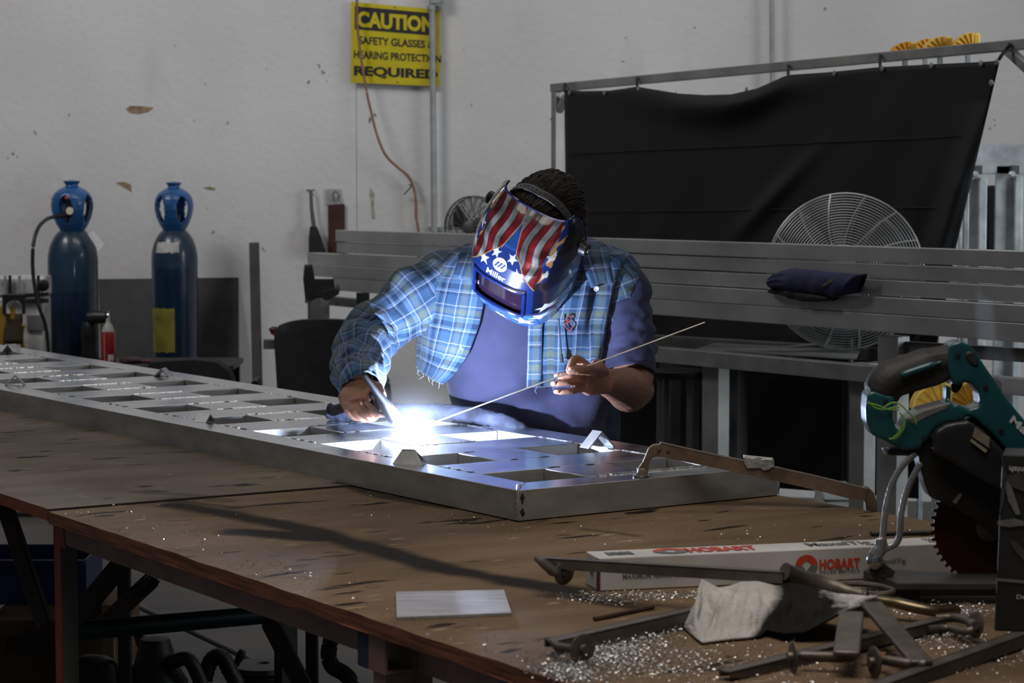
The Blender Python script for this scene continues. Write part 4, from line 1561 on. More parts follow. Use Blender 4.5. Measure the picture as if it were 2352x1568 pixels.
mb = MB()
mb.ball(ARC, .0085, 20, 12, (1.2, 1.2, .9))
arc = tagit(mb.build('welding_arc', mat('arc_plasma', (1, 1, 1), 0.5, emit=((0.80, 0.87, 1.0), 900)), origin=ARC), 'blinding white welding arc between the torch tip and the panel', 'welding arc')
pl_ = bpy.data.lights.new('arc_light', 'POINT')
pl_.energy = 46
pl_.color = (0.62, 0.74, 1.0)
pl_.shadow_soft_size = 0.006
po = bpy.data.objects.new('arc_light', pl_)
COL.objects.link(po)
po.location = ARC + Vector((0.004, -.004, .020))
# scattering ball added to imitate the glow around the arc
fm = bpy.data.materials.new('arc_glow_haze')
fm.use_nodes = True
N, L = fm.node_tree.nodes, fm.node_tree.links
N.remove(N['Principled BSDF'])
vs_ = N.new('ShaderNodeVolumeScatter')
vs_.inputs['Color'].default_value = (0.9, 0.93, 1, 1)
tc = N.new('ShaderNodeTexCoord')
gr = N.new('ShaderNodeTexGradient'); gr.gradient_type = 'SPHERICAL'
mp = N.new('ShaderNodeMapping'); mp.inputs['Scale'].default_value = (1 / .14, 1 / .14, 1 / .14)
L.new(tc.outputs['Object'], mp.inputs[0]); L.new(mp.outputs[0], gr.inputs[0])
ml = N.new('ShaderNodeMath'); ml.operation = 'MULTIPLY'; ml.inputs[1].default_value = 0.13
L.new(gr.outputs['Fac'], ml.inputs[0]); L.new(ml.outputs[0], vs_.inputs['Density'])
L.new(vs_.outputs[0], N['Material Output'].inputs['Volume'])
mb = MB()
mb.ball(ARC, .138, 24, 16, (1, 1, 1))
fu = mb.build('arc_glow_haze', fm, origin=ARC)
tagit(fu, 'thin haze added around the arc to imitate its glow', 'glow haze', kind='stuff')
# ---------------------------------------------------------------- gas cylinders
def painted(name, c, rough=0.35, coat=.3, var=.2, scale=6):
    return mat(name, c, rough, 0, var, scale, coat=coat)
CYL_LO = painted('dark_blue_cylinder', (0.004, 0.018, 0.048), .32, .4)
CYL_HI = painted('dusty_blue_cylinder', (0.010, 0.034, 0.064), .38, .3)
CAPB = painted('bright_blue_cap', (0.012, 0.092, 0.27), .35, .4, .12)
def gas_cylinder(px, Y, r, z_sh, z_neck, z_cap, holes, label, zsplit):
    b = W(px, 800, Y=Y)
    b = Vector((b.x, b.y, 0))
    t = thing('gas_cylinder', label, 'gas cylinder', b, 'blue gas cylinders by the wall')
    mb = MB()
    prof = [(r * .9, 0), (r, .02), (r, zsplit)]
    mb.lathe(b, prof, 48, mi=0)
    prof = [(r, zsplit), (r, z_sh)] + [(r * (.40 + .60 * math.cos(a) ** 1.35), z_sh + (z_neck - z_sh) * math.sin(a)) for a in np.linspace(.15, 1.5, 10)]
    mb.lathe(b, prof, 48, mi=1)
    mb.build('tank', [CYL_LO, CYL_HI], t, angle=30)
    # valve guard: hollow bulb with oval windows
    h = z_cap - z_neck
    P = [(.48, 0), (.56, .05), (.70, .15), (.84, .29), (.92, .44), (.93, .55), (.88, .66), (.76, .75), (.56, .82), (.36, .86), (.265, .885), (.25, .93), (.34, .96), (.36, 1.0), (.02, 1.0)]
    hs = np.linspace(0, 1, 60)
    mb = MB()
    n = 96
    base = b + Vector((0, 0, z_neck - .01))
    ps = [p[1] for p in P]; pr = [p[0] for p in P]
    vs = [base + Vector((math.cos(2 * math.pi * k / n) * interp(x, ps, pr) * r * .88, math.sin(2 * math.pi * k / n) * interp(x, ps, pr) * r * .88, x * (h + .01))) for x in hs for k in range(n)]
    fs = []
    for i in range(59):
        for k in range(n):
            a = 2 * math.pi * (k + .5) / n
            x = (hs[i] + hs[i + 1]) / 2
            cut = any((((a - ha + math.pi) % (2 * math.pi) - math.pi) / .36) ** 2 + ((x - .44) / .27) ** 2 < 1 for ha in holes)
            if not cut: fs.append((i * n + k, i * n + (k + 1) % n, (i + 1) * n + (k + 1) % n, (i + 1) * n + k))
    mb.add(vs, fs)
    mb.build('valve_guard', CAPB, t, angle=45, solid=.006)
    mb = MB()
    zc = z_neck + h * .1
    mb.lathe(b + Vector((0, 0, z_neck - .02)), [(.022, 0), (.022, .05), (.028, .055), (.028, .085), (.015, .09), (.012, .13)], 16)
    mb.build('valve', mat('brass_valve', (0.22, 0.15, 0.05), .4, .8, .2, 20), t)
    return t, b
fr_ = -math.pi / 2
g1, b1 = gas_cylinder(170, 11.0, .1135, 1.115, 1.262, 1.483, [fr_ - .18, fr_ + 1.15, fr_ + 2.9, fr_ - 1.65], 'blue gas cylinder with a hose and gauge, standing nearer the left edge', .98)
g2, b2 = gas_cylinder(403, 11.6, .1105, 1.10, 1.245, 1.470, [fr_ - .75, fr_ + .62, fr_ + 2.3, fr_ + 3.8], 'blue gas cylinder with a torn yellow label, standing left of the grey post', 1.06)
def cyl_patch(t, b, r, a0, a1, z0, z1, m, name, rag=0, shape=None):
    mb = MB()
    def fn(u, v):
        a = a0 + (a1 - a0) * u
        z = z0 + (z1 - z0) * v + (rag * noise.noise(Vector((u * 9, v * 3, 1))) if v in (0, 1) else 0)
        rr = r if not callable(r) else r(z)
        return b + Vector((math.cos(a) * (rr + .0012), math.sin(a) * (rr + .0012), z))
    mb.grid(fn, 16, 8)
    return mb.build(name, m, t, angle=180)
cyl_patch(g2, b2, .1105, fr_ - 1.15, fr_ + .12, .66, .87, mat('dirty_yellow_label', (0.26, 0.23, 0.03), .6, 0, .4, 9), 'yellow_label', .008)
cyl_patch(g2, b2, lambda z: .1105 * (.40 + .60 * math.cos(math.asin(min(1, max(0, (z - 1.10) / .145)))) ** 1.35), fr_ - .8, fr_ + .35, 1.135, 1.185, mat('torn_paper', (0.50, 0.50, 0.47), .7, 0, .2, 20), 'paper_label', .01)
mb = MB()
c_ = W(218, 552, Y=10.9)
mb.prism([W(201, 537, Y=10.88), W(213, 530, Y=10.88), W(239, 560, Y=10.88), W(227, 576, Y=10.88)], (0, .002, 0))
mb.build('paper_tag', mat('white_card', (0.88, 0.88, 0.86), .5), g1, smooth=False)
# regulator and gauge inside the first guard
reg = thing('pressure_regulator', 'pressure regulator with a pale round gauge and red knob inside the cylinder guard', 'regulator', W(160, 490, Y=10.9))
mb = MB()
mb.lathe(W(160, 484, Y=10.93), [(.020, 0), (.022, .004), (.022, .02), (.019, .024)], 24, (-.05, -1, 0))
gg = mb.build('gauge', mat('gauge_body', (0.05, 0.05, 0.05), .4, .5), reg)
mb = MB()
mb.lathe(W(160, 484, Y=10.905), [(.017, -.001), (.017, .001)], 24, (-.05, -1, 0))
mb.build('dial', mat('pale_dial', (0.75, 0.70, 0.52), .5, 0, .1, 40), gg)
mb = MB()
mb.tube([W(161, 500, Y=10.94), W(160, 470, Y=10.94), W(158, 452, Y=10.93)], [.018, .012, .010], 14)
mb.tube([W(160, 492, Y=10.94), W(128, 497, Y=10.88)], [.014, .010], 12)
mb.build('body', BLACK, reg)
mb = MB()
mb.lathe(W(158, 452, Y=10.93), [(.018, -.006), (.021, -.003), (.021, .006), (.016, .010)], 16, (0, -.5, .8))
mb.build('knob', mat('red_knob', (0.30, 0.012, 0.015), .4), reg)
mb = MB()
hp = [(128, 497, 10.86), (108, 503, 10.7), (88, 523, 10.58), (77, 560, 10.52), (75, 610, 10.52), (80, 660, 10.52), (90, 705, 10.52), (104, 745, 10.54), (110, 790, 10.55), (112, 860, 10.55)]
mb.tube(smooth_path([P3(p) for p in hp], 8), .0085, 10)
tagit(mb.build('gas_hose', mat('dark_green_black_hose', (0.010, 0.016, 0.017), .5), origin=P3(hp[-1])), 'black gas hose curving down from the guard of the left cylinder', 'hose')

# ---------------------------------------------------------------- leaning sheet, post, machine, cart
mb = MB()
pb0, pb1 = on_wall(236, 900, .30), on_wall(548, 900, .30)
pt0, pt1 = on_wall(226, 641, .012), on_wall(548, 637, .012)
pb0.z = pb1.z = 0.004
mb.prism([pb0, pb1, pt1, pt0], Vector((0, .006, 0)))
tagit(mb.build('steel_sheet', mat('smudged_dark_sheet', (0.034, 0.033, 0.034), .55, .2, .6, 2.6, dark=(0.0075, .0075, .008)), smooth=False, bevel=.001, origin=(pb0 + pb1) / 2),
      'dark smudged steel sheet leaning on the wall behind the gas cylinders', 'sheet metal')
STAND = mat('grey_stand_paint', (0.13, 0.125, 0.115), .6, .2, .2, 6)
sp = W(595, 700, Y=10.7); sp.z = 0
stand = thing('steel_stand', 'grey square steel post with a side arm standing between the cylinders and the chair', 'stand', sp)
MB().bar(sp + Vector((0, 0, .012)), sp + Vector((-.02, 0, 1.58 - (556 - 365) / FPX * 10.7)), .042, .042, up=(0, 1, 0)).build('post', STAND, stand, bevel=.003)
MB().bar(sp + Vector((.018, 0, 1.58 - (790 - 365) / FPX * 10.7)), sp + Vector((.40, .03, 1.58 - (794 - 365) / FPX * 10.7)), .04, .042).build('arm', STAND, stand, bevel=.003)
MB().bar(sp + Vector((-.2, 0, .006)), sp + Vector((.3, 0, .006)), .3, .012).build('foot_plate', STAND, stand, bevel=.003)
zt = 1.58 - (780 - 365) / FPX * 10.7
mb = MB()
mb.ball(W(632, 757, Y=10.66), .026, 14, 8, (1.0, .7, .55))
mb.tube([W(622, 752, Y=10.66), W(628, 762, Y=10.66), W(642, 774, Y=10.66)], [.012, .014, .008], 10)
gl = mb.build('tool_roll', mat('dark_red_handle', (0.11, 0.012, 0.012), .5), origin=W(634, 778, Y=10.68))
tagit(gl, 'red and black hand tool lying on the arm of the grey steel stand', 'hand tool')
mb = MB()
mb.bar(W(630, 769, Y=10.65), W(650, 768, Y=10.65), .03, .026)
mb.build('orange_grip', mat('orange_red_grip', (0.35, 0.030, 0.018), .45), gl, bevel=.004)

# white machine with hanging yellow straps at the left edge
WH = mat('chipped_white_enamel', (0.66, 0.65, 0.63), .5, 0, .2, 7, dark=(.34, .33, .31))
mp_ = W(40, 760, Y=10.6)
mc = thing('welding_machine', 'chipped white welding machine standing at the left edge behind yellow straps', 'machine', (mp_.x, mp_.y, 0))
x0, x1 = W(-90, 700, Y=10.6).x, W(98, 700, Y=10.6).x
zm0, zm1 = .0, 1.58 - (682 - 365) / FPX * 10.6
MB().box(((x0 + x1) / 2, 10.70, zm1 / 2 + .01), (x1 - x0, .2, zm1 - .02)).build('cabinet', WH, mc, bevel=.015)
MB().box(((x0 + x1) / 2, 10.70, zm1 + .045), (x1 - x0 + .01, .2, .09)).build('upper_case', mat('grey_white_case', (0.55, 0.54, 0.52), .5, 0, .35, 12), mc, bevel=.012)
MB().bar(W(20, 678, Y=10.57), W(112, 675, Y=10.57), .012, .014).build('rail', BLACK, mc, bevel=.002)
for x in (12, 23, 45, 88):
    MB().bar(W(x, 632, Y=10.58), W(x, 692, Y=10.58), .012, .014, up=(0, 1, 0)).build('upright', GALV if x in (12, 45) else BLACK, mc, bevel=.002)
MB().box(W(82, 741, Y=10.595), (.075, .012, .07)).build('control_panel', mat('grey_control_panel', (0.17, 0.17, 0.17), .5), mc, bevel=.003)
mb = MB()
mb.lathe(W(100, 655, Y=10.58), [(.026, 0), (.026, .012), (.012, .02)], 16, (0, -1, 0))
mb.build('dial_knob', BLACK, mc)
MB().box(W(86, 690, Y=10.595), (.10, .012, .02)).build('vent', mat('vent_shadow', (.16, .155, .15), .6), mc, bevel=.002)
STR = mat('yellow_webbing', (0.36, 0.20, 0.018), .75, 0, .25, 40, (1, 1, 8), dark=(.14, .08, .01))
for k, (xa, xb_, ya, yb_, m_) in enumerate(((-6, 12, 702, 795, STR), (22, 33, 705, 797, STR), (47, 56, 745, 798, STR))):
    mb = MB()
    mb.grid(lambda u, v: W(xa + (xb_ - xa) * v + 2 * math.sin(u * 5 + k), ya + (yb_ - ya) * u + (0 if u else 0), Y=10.50 - .006 * math.sin(u * 4 + k)), 14, 3)
    s_ = mb.build('ratchet_strap', m_, solid=.004, origin=W((xa + xb_) / 2, ya, Y=10.5))
    tagit(s_, ('yellow webbing strap, widest of three hanging at the left edge', 'middle yellow strap hanging under the black ratchet handle', 'short yellow strap hanging right of the black ratchet handle')[k], 'strap', 'yellow straps')
rt = thing('strap_ratchet', 'black ratchet buckle with a handle slot above the yellow straps at the left edge', 'ratchet', W(30, 700, Y=10.49))
mb = MB()
o_ = [(5, 676), (57, 676), (57, 720), (50, 722), (50, 700), (42, 690), (20, 690), (13, 700), (13, 722), (5, 720)]
mb.prism([W(x, y, Y=10.47) for x, y in o_], (0, .02, 0))
mb.build('buckle', BLACK, rt, smooth=False, bevel=.002)
mb = MB()
mb.grid(lambda u, v: W(10 + 42 * v, 720 + 70 * u, Y=10.495), 6, 4)
mb.build('dark_webbing', mat('brown_black_webbing', (.045, .030, .015), .8), rt, solid=.004)

ct = thing('tool_cart', 'low dark tool cart behind the panel, holding a red spray can', 'cart', W(340, 900, Y=10.75))
OFF[ct] = Vector((ct.location.x, ct.location.y, 0)); ct.location.z = 0
zc = 1.58 - (832 - 365) / FPX * 10.7
xa, xb_ = W(190, 830, Y=10.7).x, W(545, 830, Y=10.7).x
DKC = mat('cart_black_paint', (0.018, .018, .019), .5, .2, .3, 8)
MB().box(((xa + xb_) / 2, 10.75, zc - .012), (xb_ - xa, .42, .024)).build('top_tray', DKC, ct, bevel=.004)
MB().box(((xa + xb_) / 2, 10.75, .22), (xb_ - xa, .42, .024)).build('lower_tray', DKC, ct, bevel=.004)
for sx_ in (xa + .03, xb_ - .03):
    for sy in (10.57, 10.93):
        MB().bar((sx_, sy, .0), (sx_, sy, zc - .024), .03, .03, up=(0, 1, 0)).build('leg', DKC, ct, bevel=.002)
can = thing('spray_can', 'red spray can with a pale cone top standing on the dark cart', 'spray can', Vector((W(249, 800, Y=10.66).x, 10.66, zc)))
bq = Vector((W(249, 800, Y=10.66).x, 10.66, zc))
MB().lathe(bq, [(.030, 0), (.032, .004), (.032, .132), (.030, .137), (.029, .14)], 28).build('can', mat('red_can', (.30, .010, .012), .35, 0, .12, 5, coat=.3), can)
MB().lathe(bq, [(.029, .139), (.026, .150), (.017, .172), (.010, .180), (.009, .196), (.003, .198)], 24).build('cone_top', mat('pale_plastic', (.42, .40, .37), .45), can)
mb = MB()
mb.grid(lambda u, v: bq + Vector((math.cos(fr_ + .1 + .9 * u) * .0326, math.sin(fr_ + .1 + .9 * u) * .0326, .012 + .028 * v)), 10, 3)
mb.build('label', mat('white_can_label', (.5, .45, .45), .5, 0, .5, 80), can)
mb = MB()
mb.grid(lambda u, v: bq + Vector((math.cos(fr_ - .45 + .10 * u) * .0325, math.sin(fr_ - .45 + .10 * u) * .0325, .004 + .13 * v)), 4, 3)
mb.build('stripe', mat('pink_white_print', (.55, .35, .35), .4), can)
gr = thing('angle_grinder', 'black angle grinder standing on the cart behind the red spray can', 'grinder', Vector((W(205, 800, Y=10.8).x, 10.82, zc)))
gb = Vector((W(205, 800, Y=10.8).x, 10.82, zc))
MB().lathe(gb, [(.040, 0), (.042, .02), (.036, .05), (.040, .10), (.038, .15), (.030, .17)], 20).build('body', BLACK, gr)
mb = MB()
mb.tube([W(205, 729, Y=10.78), W(222, 728, Y=10.77), W(246, 727, Y=10.76)], [.028, .031, .026], 18)
mb.build('head', BLACK, gr)
mb = MB()
mb.lathe(W(246, 727, Y=10.76), [(.022, 0), (.024, .003), (.024, .010), (.012, .013)], 18, (1, -.05, 0))
mb.build('collar', CHROME, gr)
for (xx, yy, rx, ry, c_, nm, lb, ct_) in ((300, 826, .05, .018, (.05, .04, .035), 'rag_heap', 'small grey brown rag heap on the dark cart', 'rag'),):
    mb = MB()
    p = Vector((W(xx, 820, Y=10.66).x, 10.66, zc + .012))
    mb.ball(p, 1, 18, 10, (rx, .035, ry))
    for k in range(len(mb.v)):
        mb.v[k] += (mb.v[k] - p) * (.35 * noise.noise(mb.v[k] * 40))
        mb.v[k].z = max(mb.v[k].z, zc + .001)
    tagit(mb.build(nm, mat(nm + '_cloth', c_, .9, 0, .5, 30), angle=180, origin=p), lb, ct_)
mb = MB()
mb.tube([Vector((W(325, 820, Y=10.62).x, 10.62, zc + .010)), Vector((W(360, 820, Y=10.62).x, 10.63, zc + .010)), Vector((W(415, 820, Y=10.62).x, 10.62, zc + .010))], [.008, .010, .007], 10)
tagit(mb.build('screwdriver', mat('dark_red_handle', (0.11, 0.012, 0.012), .5), origin=Vector((W(360, 820, Y=10.62).x, 10.63, zc))), 'thin red handled tool lying on the dark cart', 'hand tool')
mb = MB()
bgx = [(345, 838), (352, 826), (400, 822), (455, 820), (505, 826), (530, 845), (540, 880)]
mb.loft([[Vector((W(x, y, Y=10.5).x, 10.5 + dy, max(zc - .05, W(x, y, Y=10.5).z - (.004 if dy else 0)))) for x, y in bgx] + [Vector((W(540, 880, Y=10.5).x, 10.5 + dy, .56)), Vector((W(345, 880, Y=10.5).x, 10.5 + dy, .56))] for dy in (-.10, -.08, 0.0, .02)])
bg = mb.build('tool_bag', mat('black_canvas', (.010, .010, .012), .8, 0, .4, 20, bump=.2), angle=60, origin=W(440, 900, Y=10.5))
tagit(bg, 'black canvas tool bag in front of the dark cart, below the second gas cylinder', 'bag')

# ---------------------------------------------------------------- office chair
cp = W(745, 900, Y=10.1); cp.z = 0
chair = thing('office_chair', 'dark padded office chair half hidden by the sleeve of the welder', 'chair', cp)
CHF = mat('charcoal_upholstery', (.014, .014, .017), .75, 0, .3, 12, bump=.1)
mb = MB()
def chairback(u, v, side):
    w = .215 - .05 * max(0, v - .75) ** 2 * 8 - .02 * (1 - v)
    s = -1 + 2 * u
    return cp + Vector((s * w, -.02 + .05 * s * s - side * (.035 * (1 - s ** 4)) - .03 * v, .50 + .415 * v - .03 * abs(s) ** 3 * (v > .9)))
mb.grid(lambda u, v: chairback(u, v, 1), 20, 20)
mb.grid(lambda u, v: chairback(u, v, -1), 20, 20)
for pr in (lambda t: (t, 0), lambda t: (t, 1), lambda t: (0, t), lambda t: (1, t)):
    mb.grid(lambda u, v: chairback(*pr(u), 1).lerp(chairback(*pr(u), -1), v), 20, 2)
mb.build('backrest', CHF, chair, angle=60)
mb = MB()
mb.ball(cp + Vector((0, -.26, .46)), 1, 24, 10, (.235, .23, .055))
mb.build('seat', CHF, chair, angle=80)
MB().lathe(cp + Vector((0, -.2, .08)), [(.03, 0), (.028, .2), (.018, .2), (.018, .34)], 16).build('gas_column', BLACK, chair)
MB().bar(cp + Vector((0, -.1, .40)), cp + Vector((0, .06, .62)), .06, .012, up=(0, 1, .3)).build('back_bracket', BLACK, chair)
for k in range(5):
    a = 2 * math.pi * k / 5 + .3
    e_ = cp + Vector((.28 * math.cos(a), -.2 + .28 * math.sin(a), .07))
    lg = MB().tube([cp + Vector((0, -.2, .10)), e_], [.026, .016], 10).build('leg', BLACK, chair)
    MB().cyl(e_ + Vector((-.012, 0, -.042)), e_ + Vector((.012, 0, -.042)), .027, n=14).build('caster', BLACKM, lg)
for s_ in (-1, 1):
    MB().tube(smooth_path([cp + Vector((s_ * .21, -.15, .45)), cp + Vector((s_ * .27, -.16, .55)), cp + Vector((s_ * .265, -.10, .66)), cp + Vector((s_ * .26, -.30, .665))], 5), .016, 10).build('armrest', BLACK, chair)

# ---------------------------------------------------------------- things hung on the wall
hb_ = on_wall(714, 437, .04)
brm = thing('hand_broom', 'small dark hand broom hanging on the wall above the stacked tubes', 'broom', hb_)
MB().tube([on_wall(714, 440, .04), on_wall(716, 480, .045), on_wall(721, 520, .05)], [.008, .009, .011], 10).build('handle', mat('grey_brown_handle', (.10, .09, .08), .6), brm)
mb = MB()
mb.loft([[on_wall(x, y, g) for x, y, g in ((712, 520, .035), (728, 520, .035), (728, 520, .075), (712, 520, .075))], [on_wall(x, y, g) for x, y, g in ((709, 545, .03), (738, 545, .03), (738, 545, .08), (709, 545, .08))],
         [on_wall(x, y, g) for x, y, g in ((709, 582, .03), (750, 582, .03), (750, 582, .08), (709, 582, .08))]])
mb.build('bristles', mat('black_bristles', (.018, .018, .02), .8, 0, .5, 90, (8, 8, 1), bump=.5, bscale=200), brm, smooth=False)
MB().tube([on_wall(706, 436, .0), on_wall(714, 438, .05), on_wall(722, 436, .01)], .004, 8).build('hanging_loop', STEEL, brm)
cb = thing('clipboard', 'dark brown clipboard with a pale metal clip hanging on the wall', 'clipboard', on_wall(772, 580, .015))
mb = MB()
mb.prism([on_wall(x, y, .012) for x, y in ((754, 470), (792, 468), (793, 590), (755, 590))], WALL_N * .006)
mb.build('board', mat('dark_brown_board', (.060, .024, .018), .5, 0, .2, 8), cb, smooth=False)
mb = MB()
mb.prism([on_wall(x, y, .006) for x, y in ((748, 434), (783, 434), (785, 470), (749, 470))], WALL_N * .003)
pp = mb.build('clear_sheet', mat('pale_acetate', (.42, .41, .40), .35), cb, smooth=False)
mb = MB()
mb.tube(smooth_path([on_wall(767, 464, .02), on_wall(765, 446, .03), on_wall(771, 440, .035), on_wall(778, 447, .03), on_wall(778, 462, .02)], 4), .003, 8)
mb.build('clip', STEEL, cb)

# ---------------------------------------------------------------- stacked aluminium tubes on their rack
TR, TL = W(2352, 600, Y=7.0), W(780, 600, Y=10.45)
tdir = Vector((TL.x - TR.x, TL.y - TR.y, 0)).normalized()
tper = Vector((tdir.y, -tdir.x, 0))
if tper.y > 0: tper = -tper            # towards the camera
def trow(px, y):
    """point on the front plane of the tubes behind a spot of the photograph"""
    o = Vector((0, 0, CAM_Z)); d = W(px, y, Y=1.0) - o
    n = tper
    k = (Vector((TR.x, TR.y, 0)) - Vector((0, 0, 0))).dot(n) / Vector((d.x, d.y, 0)).dot(n)
    return o + d * k
rows = [((772, 528, 554), (2600, 583, 626)), ((772, 556, 580), (2600, 628, 668)), ((704, 580, 605), (2600, 669, 711)), ((718, 606.5, 633), (2600, 713, 759)), ((768, 635, 668), (2600, 761, 803))]
TL_LAB = ['topmost tube of the front stack, with a bright upper edge', 'second tube from the top of the front stack, passing behind the blue glove', 'third tube from the top, sticking out farthest to the left',
          'fourth tube from the top, the blue gloves rest on its upper edge', 'lowest tube of the front stack, lying on the rack post']
TUBE_END = []
for k, ((xa, ya, yb_), (xc, yc, yd)) in enumerate(rows):
    a0, a1, c0, c1 = trow(xa, ya), trow(xa, yb_), trow(xc, yc), trow(xc, yd)
    h = ((a0.z - a1.z) + (c0.z - c1.z)) / 2 - .0015
    p, q = (a0 + a1) / 2, (c0 + c1) / 2
    w = .0508
    off = tper * (-w / 2 + (0.004, -.002, -.004, .012, .010)[k])
    ex = (q - p).normalized() * .25
    TUBE_END.append((p + off, q + off, h))
    mb = MB()
    mb.tubebar(p + off, q + ex + off, w, h, .0035)
    tb = mb.build('aluminium_tube', ALU_DULL, smooth=False, bevel=.003, origin=p + off)
    tagit(tb, TL_LAB[k], 'metal tube', 'stacked aluminium tubes')
def foot(px, y, back=0.0):
    o = Vector((0, 0, CAM_Z)); d = W(px, y, Y=1.0) - o
    k = (Vector((TR.x, TR.y, 0)) - tper * back).dot(tper) / Vector((d.x, d.y, 0)).dot(tper)
    return o + d * k
rk = thing('tube_rack', 'aluminium tube rack with square posts carrying the long stack of tubes', 'rack', Vector((foot(1700, 800).x, foot(1700, 800).y, 0)))
RK = mat('rack_aluminium', (0.27, 0.27, 0.265), .5, .6, .2, 5)
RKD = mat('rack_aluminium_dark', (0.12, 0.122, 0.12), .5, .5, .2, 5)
def post(x0, x1, y, back, m=RK, zb_=0.0, d=.05):
    a, bq = foot(x0, y, back), foot(x1, y, back)
    c = (a + bq) / 2
    wd = (bq - a).length
    mb = MB()
    mb.bar(Vector((c.x, c.y, zb_)) - tper * d / 2, Vector((c.x, c.y, c.z)) - tper * d / 2, wd, d, up=tper)
    return mb.build('post', m, rk, bevel=.002)
lowz = TUBE_END[4][0].z - TUBE_END[4][2] / 2
post(2016, 2062, 771, .006)
post(1613, 1650, 806, .052)
post(1664, 1694, 806, .30, RKD)
post(1952, 1986, 834, .052)
post(1515, 1540, 800, .35, RKD)
post(706, 714, 672, .06, RKD)
post(728, 735, 672, .20, RKD)
post(818, 826, 672, .05, RKD)
def rbar(a, bq, h, back, m=RK, w=.05, name='rail'):
    p, q = foot(*a, back), foot(*bq, back)
    MB().bar(p - tper * w / 2 - Vector((0, 0, h / 2)), q - tper * w / 2 - Vector((0, 0, h / 2)), w, h).build(name, m, rk, bevel=.002)
rbar((1300, 779), (2016, 842), .053, 0)
rbar((2064, 845), (2600, 893), .05, .05)
rbar((1470, 768), (2014, 800), .046, .50, RKD)
rbar((700, 676), (1300, 733), .04, .30, RKD)
# bars running from the front rail to the back rail
for (x, y) in ((1970, 836), (1640, 810)):
    p = foot(x, y, .05) - Vector((0, 0, .022)); q = p - tper * .47 + Vector((0, 0, .012))
    MB().bar(p, q, .05, .045).build('cross_rail', RK, rk, bevel=.002)
p = foot(2062, 782, .05); q = foot(2600, 815, .05)
MB().bar(p - Vector((0, 0, .02)), q - Vector((0, 0, .02)), .03, .04).build('rail', RKD, rk, bevel=.002)
mb = MB()
p0, p1, p2, p3 = foot(1660, 806, .10), foot(1965, 795, .40), foot(1965, 800, .44), foot(1600, 806, .14)
mb.prism([foot(1600, 803, .08), foot(1966, 826, .08), foot(1975, 806, .46), foot(1640, 790, .46)], (0, 0, .004))
mb.build('shelf_plate', mat('pale_shelf_sheet', (.24, .25, .235), .45, .4, .25, 5), rk, smooth=False)
# angled galvanised panel laid on the right part of the rack
# gloves on the tubes
def glove(pts_top, pts_bot, m, label, Yoff, th):
    mb = MB()
    n = 44
    def cvt(x, y): return trow(x, y) + tper * (.012 + .005)
    def fn(u, v):
        x = interp(u, np.linspace(0, 1, len(pts_top)), [p[0] for p in pts_top]); yt = interp(u, np.linspace(0, 1, len(pts_top)), [p[1] for p in pts_top])
        xb2 = interp(u, np.linspace(0, 1, len(pts_bot)), [p[0] for p in pts_bot]); yb2 = interp(u, np.linspace(0, 1, len(pts_bot)), [p[1] for p in pts_bot])
        a = 2 * math.pi * v
        k = .5 - .5 * math.cos(a)
        p = cvt(x + (xb2 - x) * k, yt + (yb2 - yt) * k)
        bul = math.sin(a)
        e = min(1, u * 9, (1.02 - u) * 9)
        q = p + tper * (Yoff + th * (.5 + .5 * bul) * (max(.12, e) ** .5))
        # finger grooves towards the left end
        if u < .34: q += tper * (-.006 * (0.5 + .5 * math.cos(k * 3.3 * 2 * math.pi)) * (bul > 0))
        return q + tper * (.006 * noise.noise(q * 22))
    mb.grid(fn, n, 40)
    o = mb.build('work_glove', m, angle=180, origin=cvt(1890, 690))
    tagit(o, label, 'glove', 'work gloves on the tubes')
    return o
GLN = mat('navy_glove_fabric', (.020, .020, .072), .8, 0, .25, 14, bump=.2, bscale=80)
g_ = glove([(1786, 650), (1812, 624), (1850, 614), (1920, 622), (1990, 628), (2008, 628)], [(1786, 660), (1815, 664), (1850, 668), (1905, 674), (1945, 682), (1990, 672)], GLN, 'navy blue work glove lying uppermost on the stacked tubes', .004, .055)
mb = MB()
pl = [trow(x, y) + tper * .0805 for x, y in ((1930, 656), (1940, 654), (1960, 640), (1956, 638))]
mb.prism(pl, tper * .001)
mb.build('stitched_mark', mat('faded_gold_thread', (.16, .11, .02), .7), g_, smooth=False)
glove([(1780, 665), (1800, 660), (1850, 660), (1900, 668), (1930, 676), (1938, 682)], [(1781, 672), (1810, 676), (1840, 686), (1868, 692), (1900, 692), (1925, 690)], mat('black_glove_leather', (.012, .012, .013), .7, 0, .25, 14, bump=.2), 'black glove squashed under the navy glove on the tubes', .0, .040)
# dark cloths hanging at the left end of the tubes
def hang(name, label, outline, Y, m, cat):
    mb = MB()
    base = [W(x, y, Y=Y) for x, y in outline]
    c = sum(base, Vector()) / len(base)
    fr2 = [p + Vector((0, -.02, 0)) + (c - p) * .12 for p in base]
    bk = [p + Vector((0, .02, 0)) + (c - p) * .12 for p in base]
    mb.loft([fr2, base, bk])
    return tagit(mb.build(name, m, angle=50, origin=base[0]), label, cat)
BLKC = mat('black_work_cloth', (.014, .014, .017), .85, 0, .35, 16, bump=.25)
hang('work_apron', 'black apron hanging from the left end of the tube stack', [(699, 608), (716, 606), (722, 640), (766, 640), (770, 672), (752, 684), (728, 684), (712, 692), (700, 680), (696, 640)], 10.42, BLKC, 'apron')
hang('glove_cuff', 'black glove dangling below the tubes left of the sleeve of the welder', [(738, 670), (768, 660), (781, 664), (778, 676), (752, 690), (742, 688)], 10.34, BLKC, 'glove')
mb = MB()
pbk = foot(1558, 845, .2); pbk.z = 0
st_ = thing('stool', 'black round stool in the dark under the tube rack', 'stool', pbk)
zs = 1.58 - (848 - 365) / FPX * pbk.y
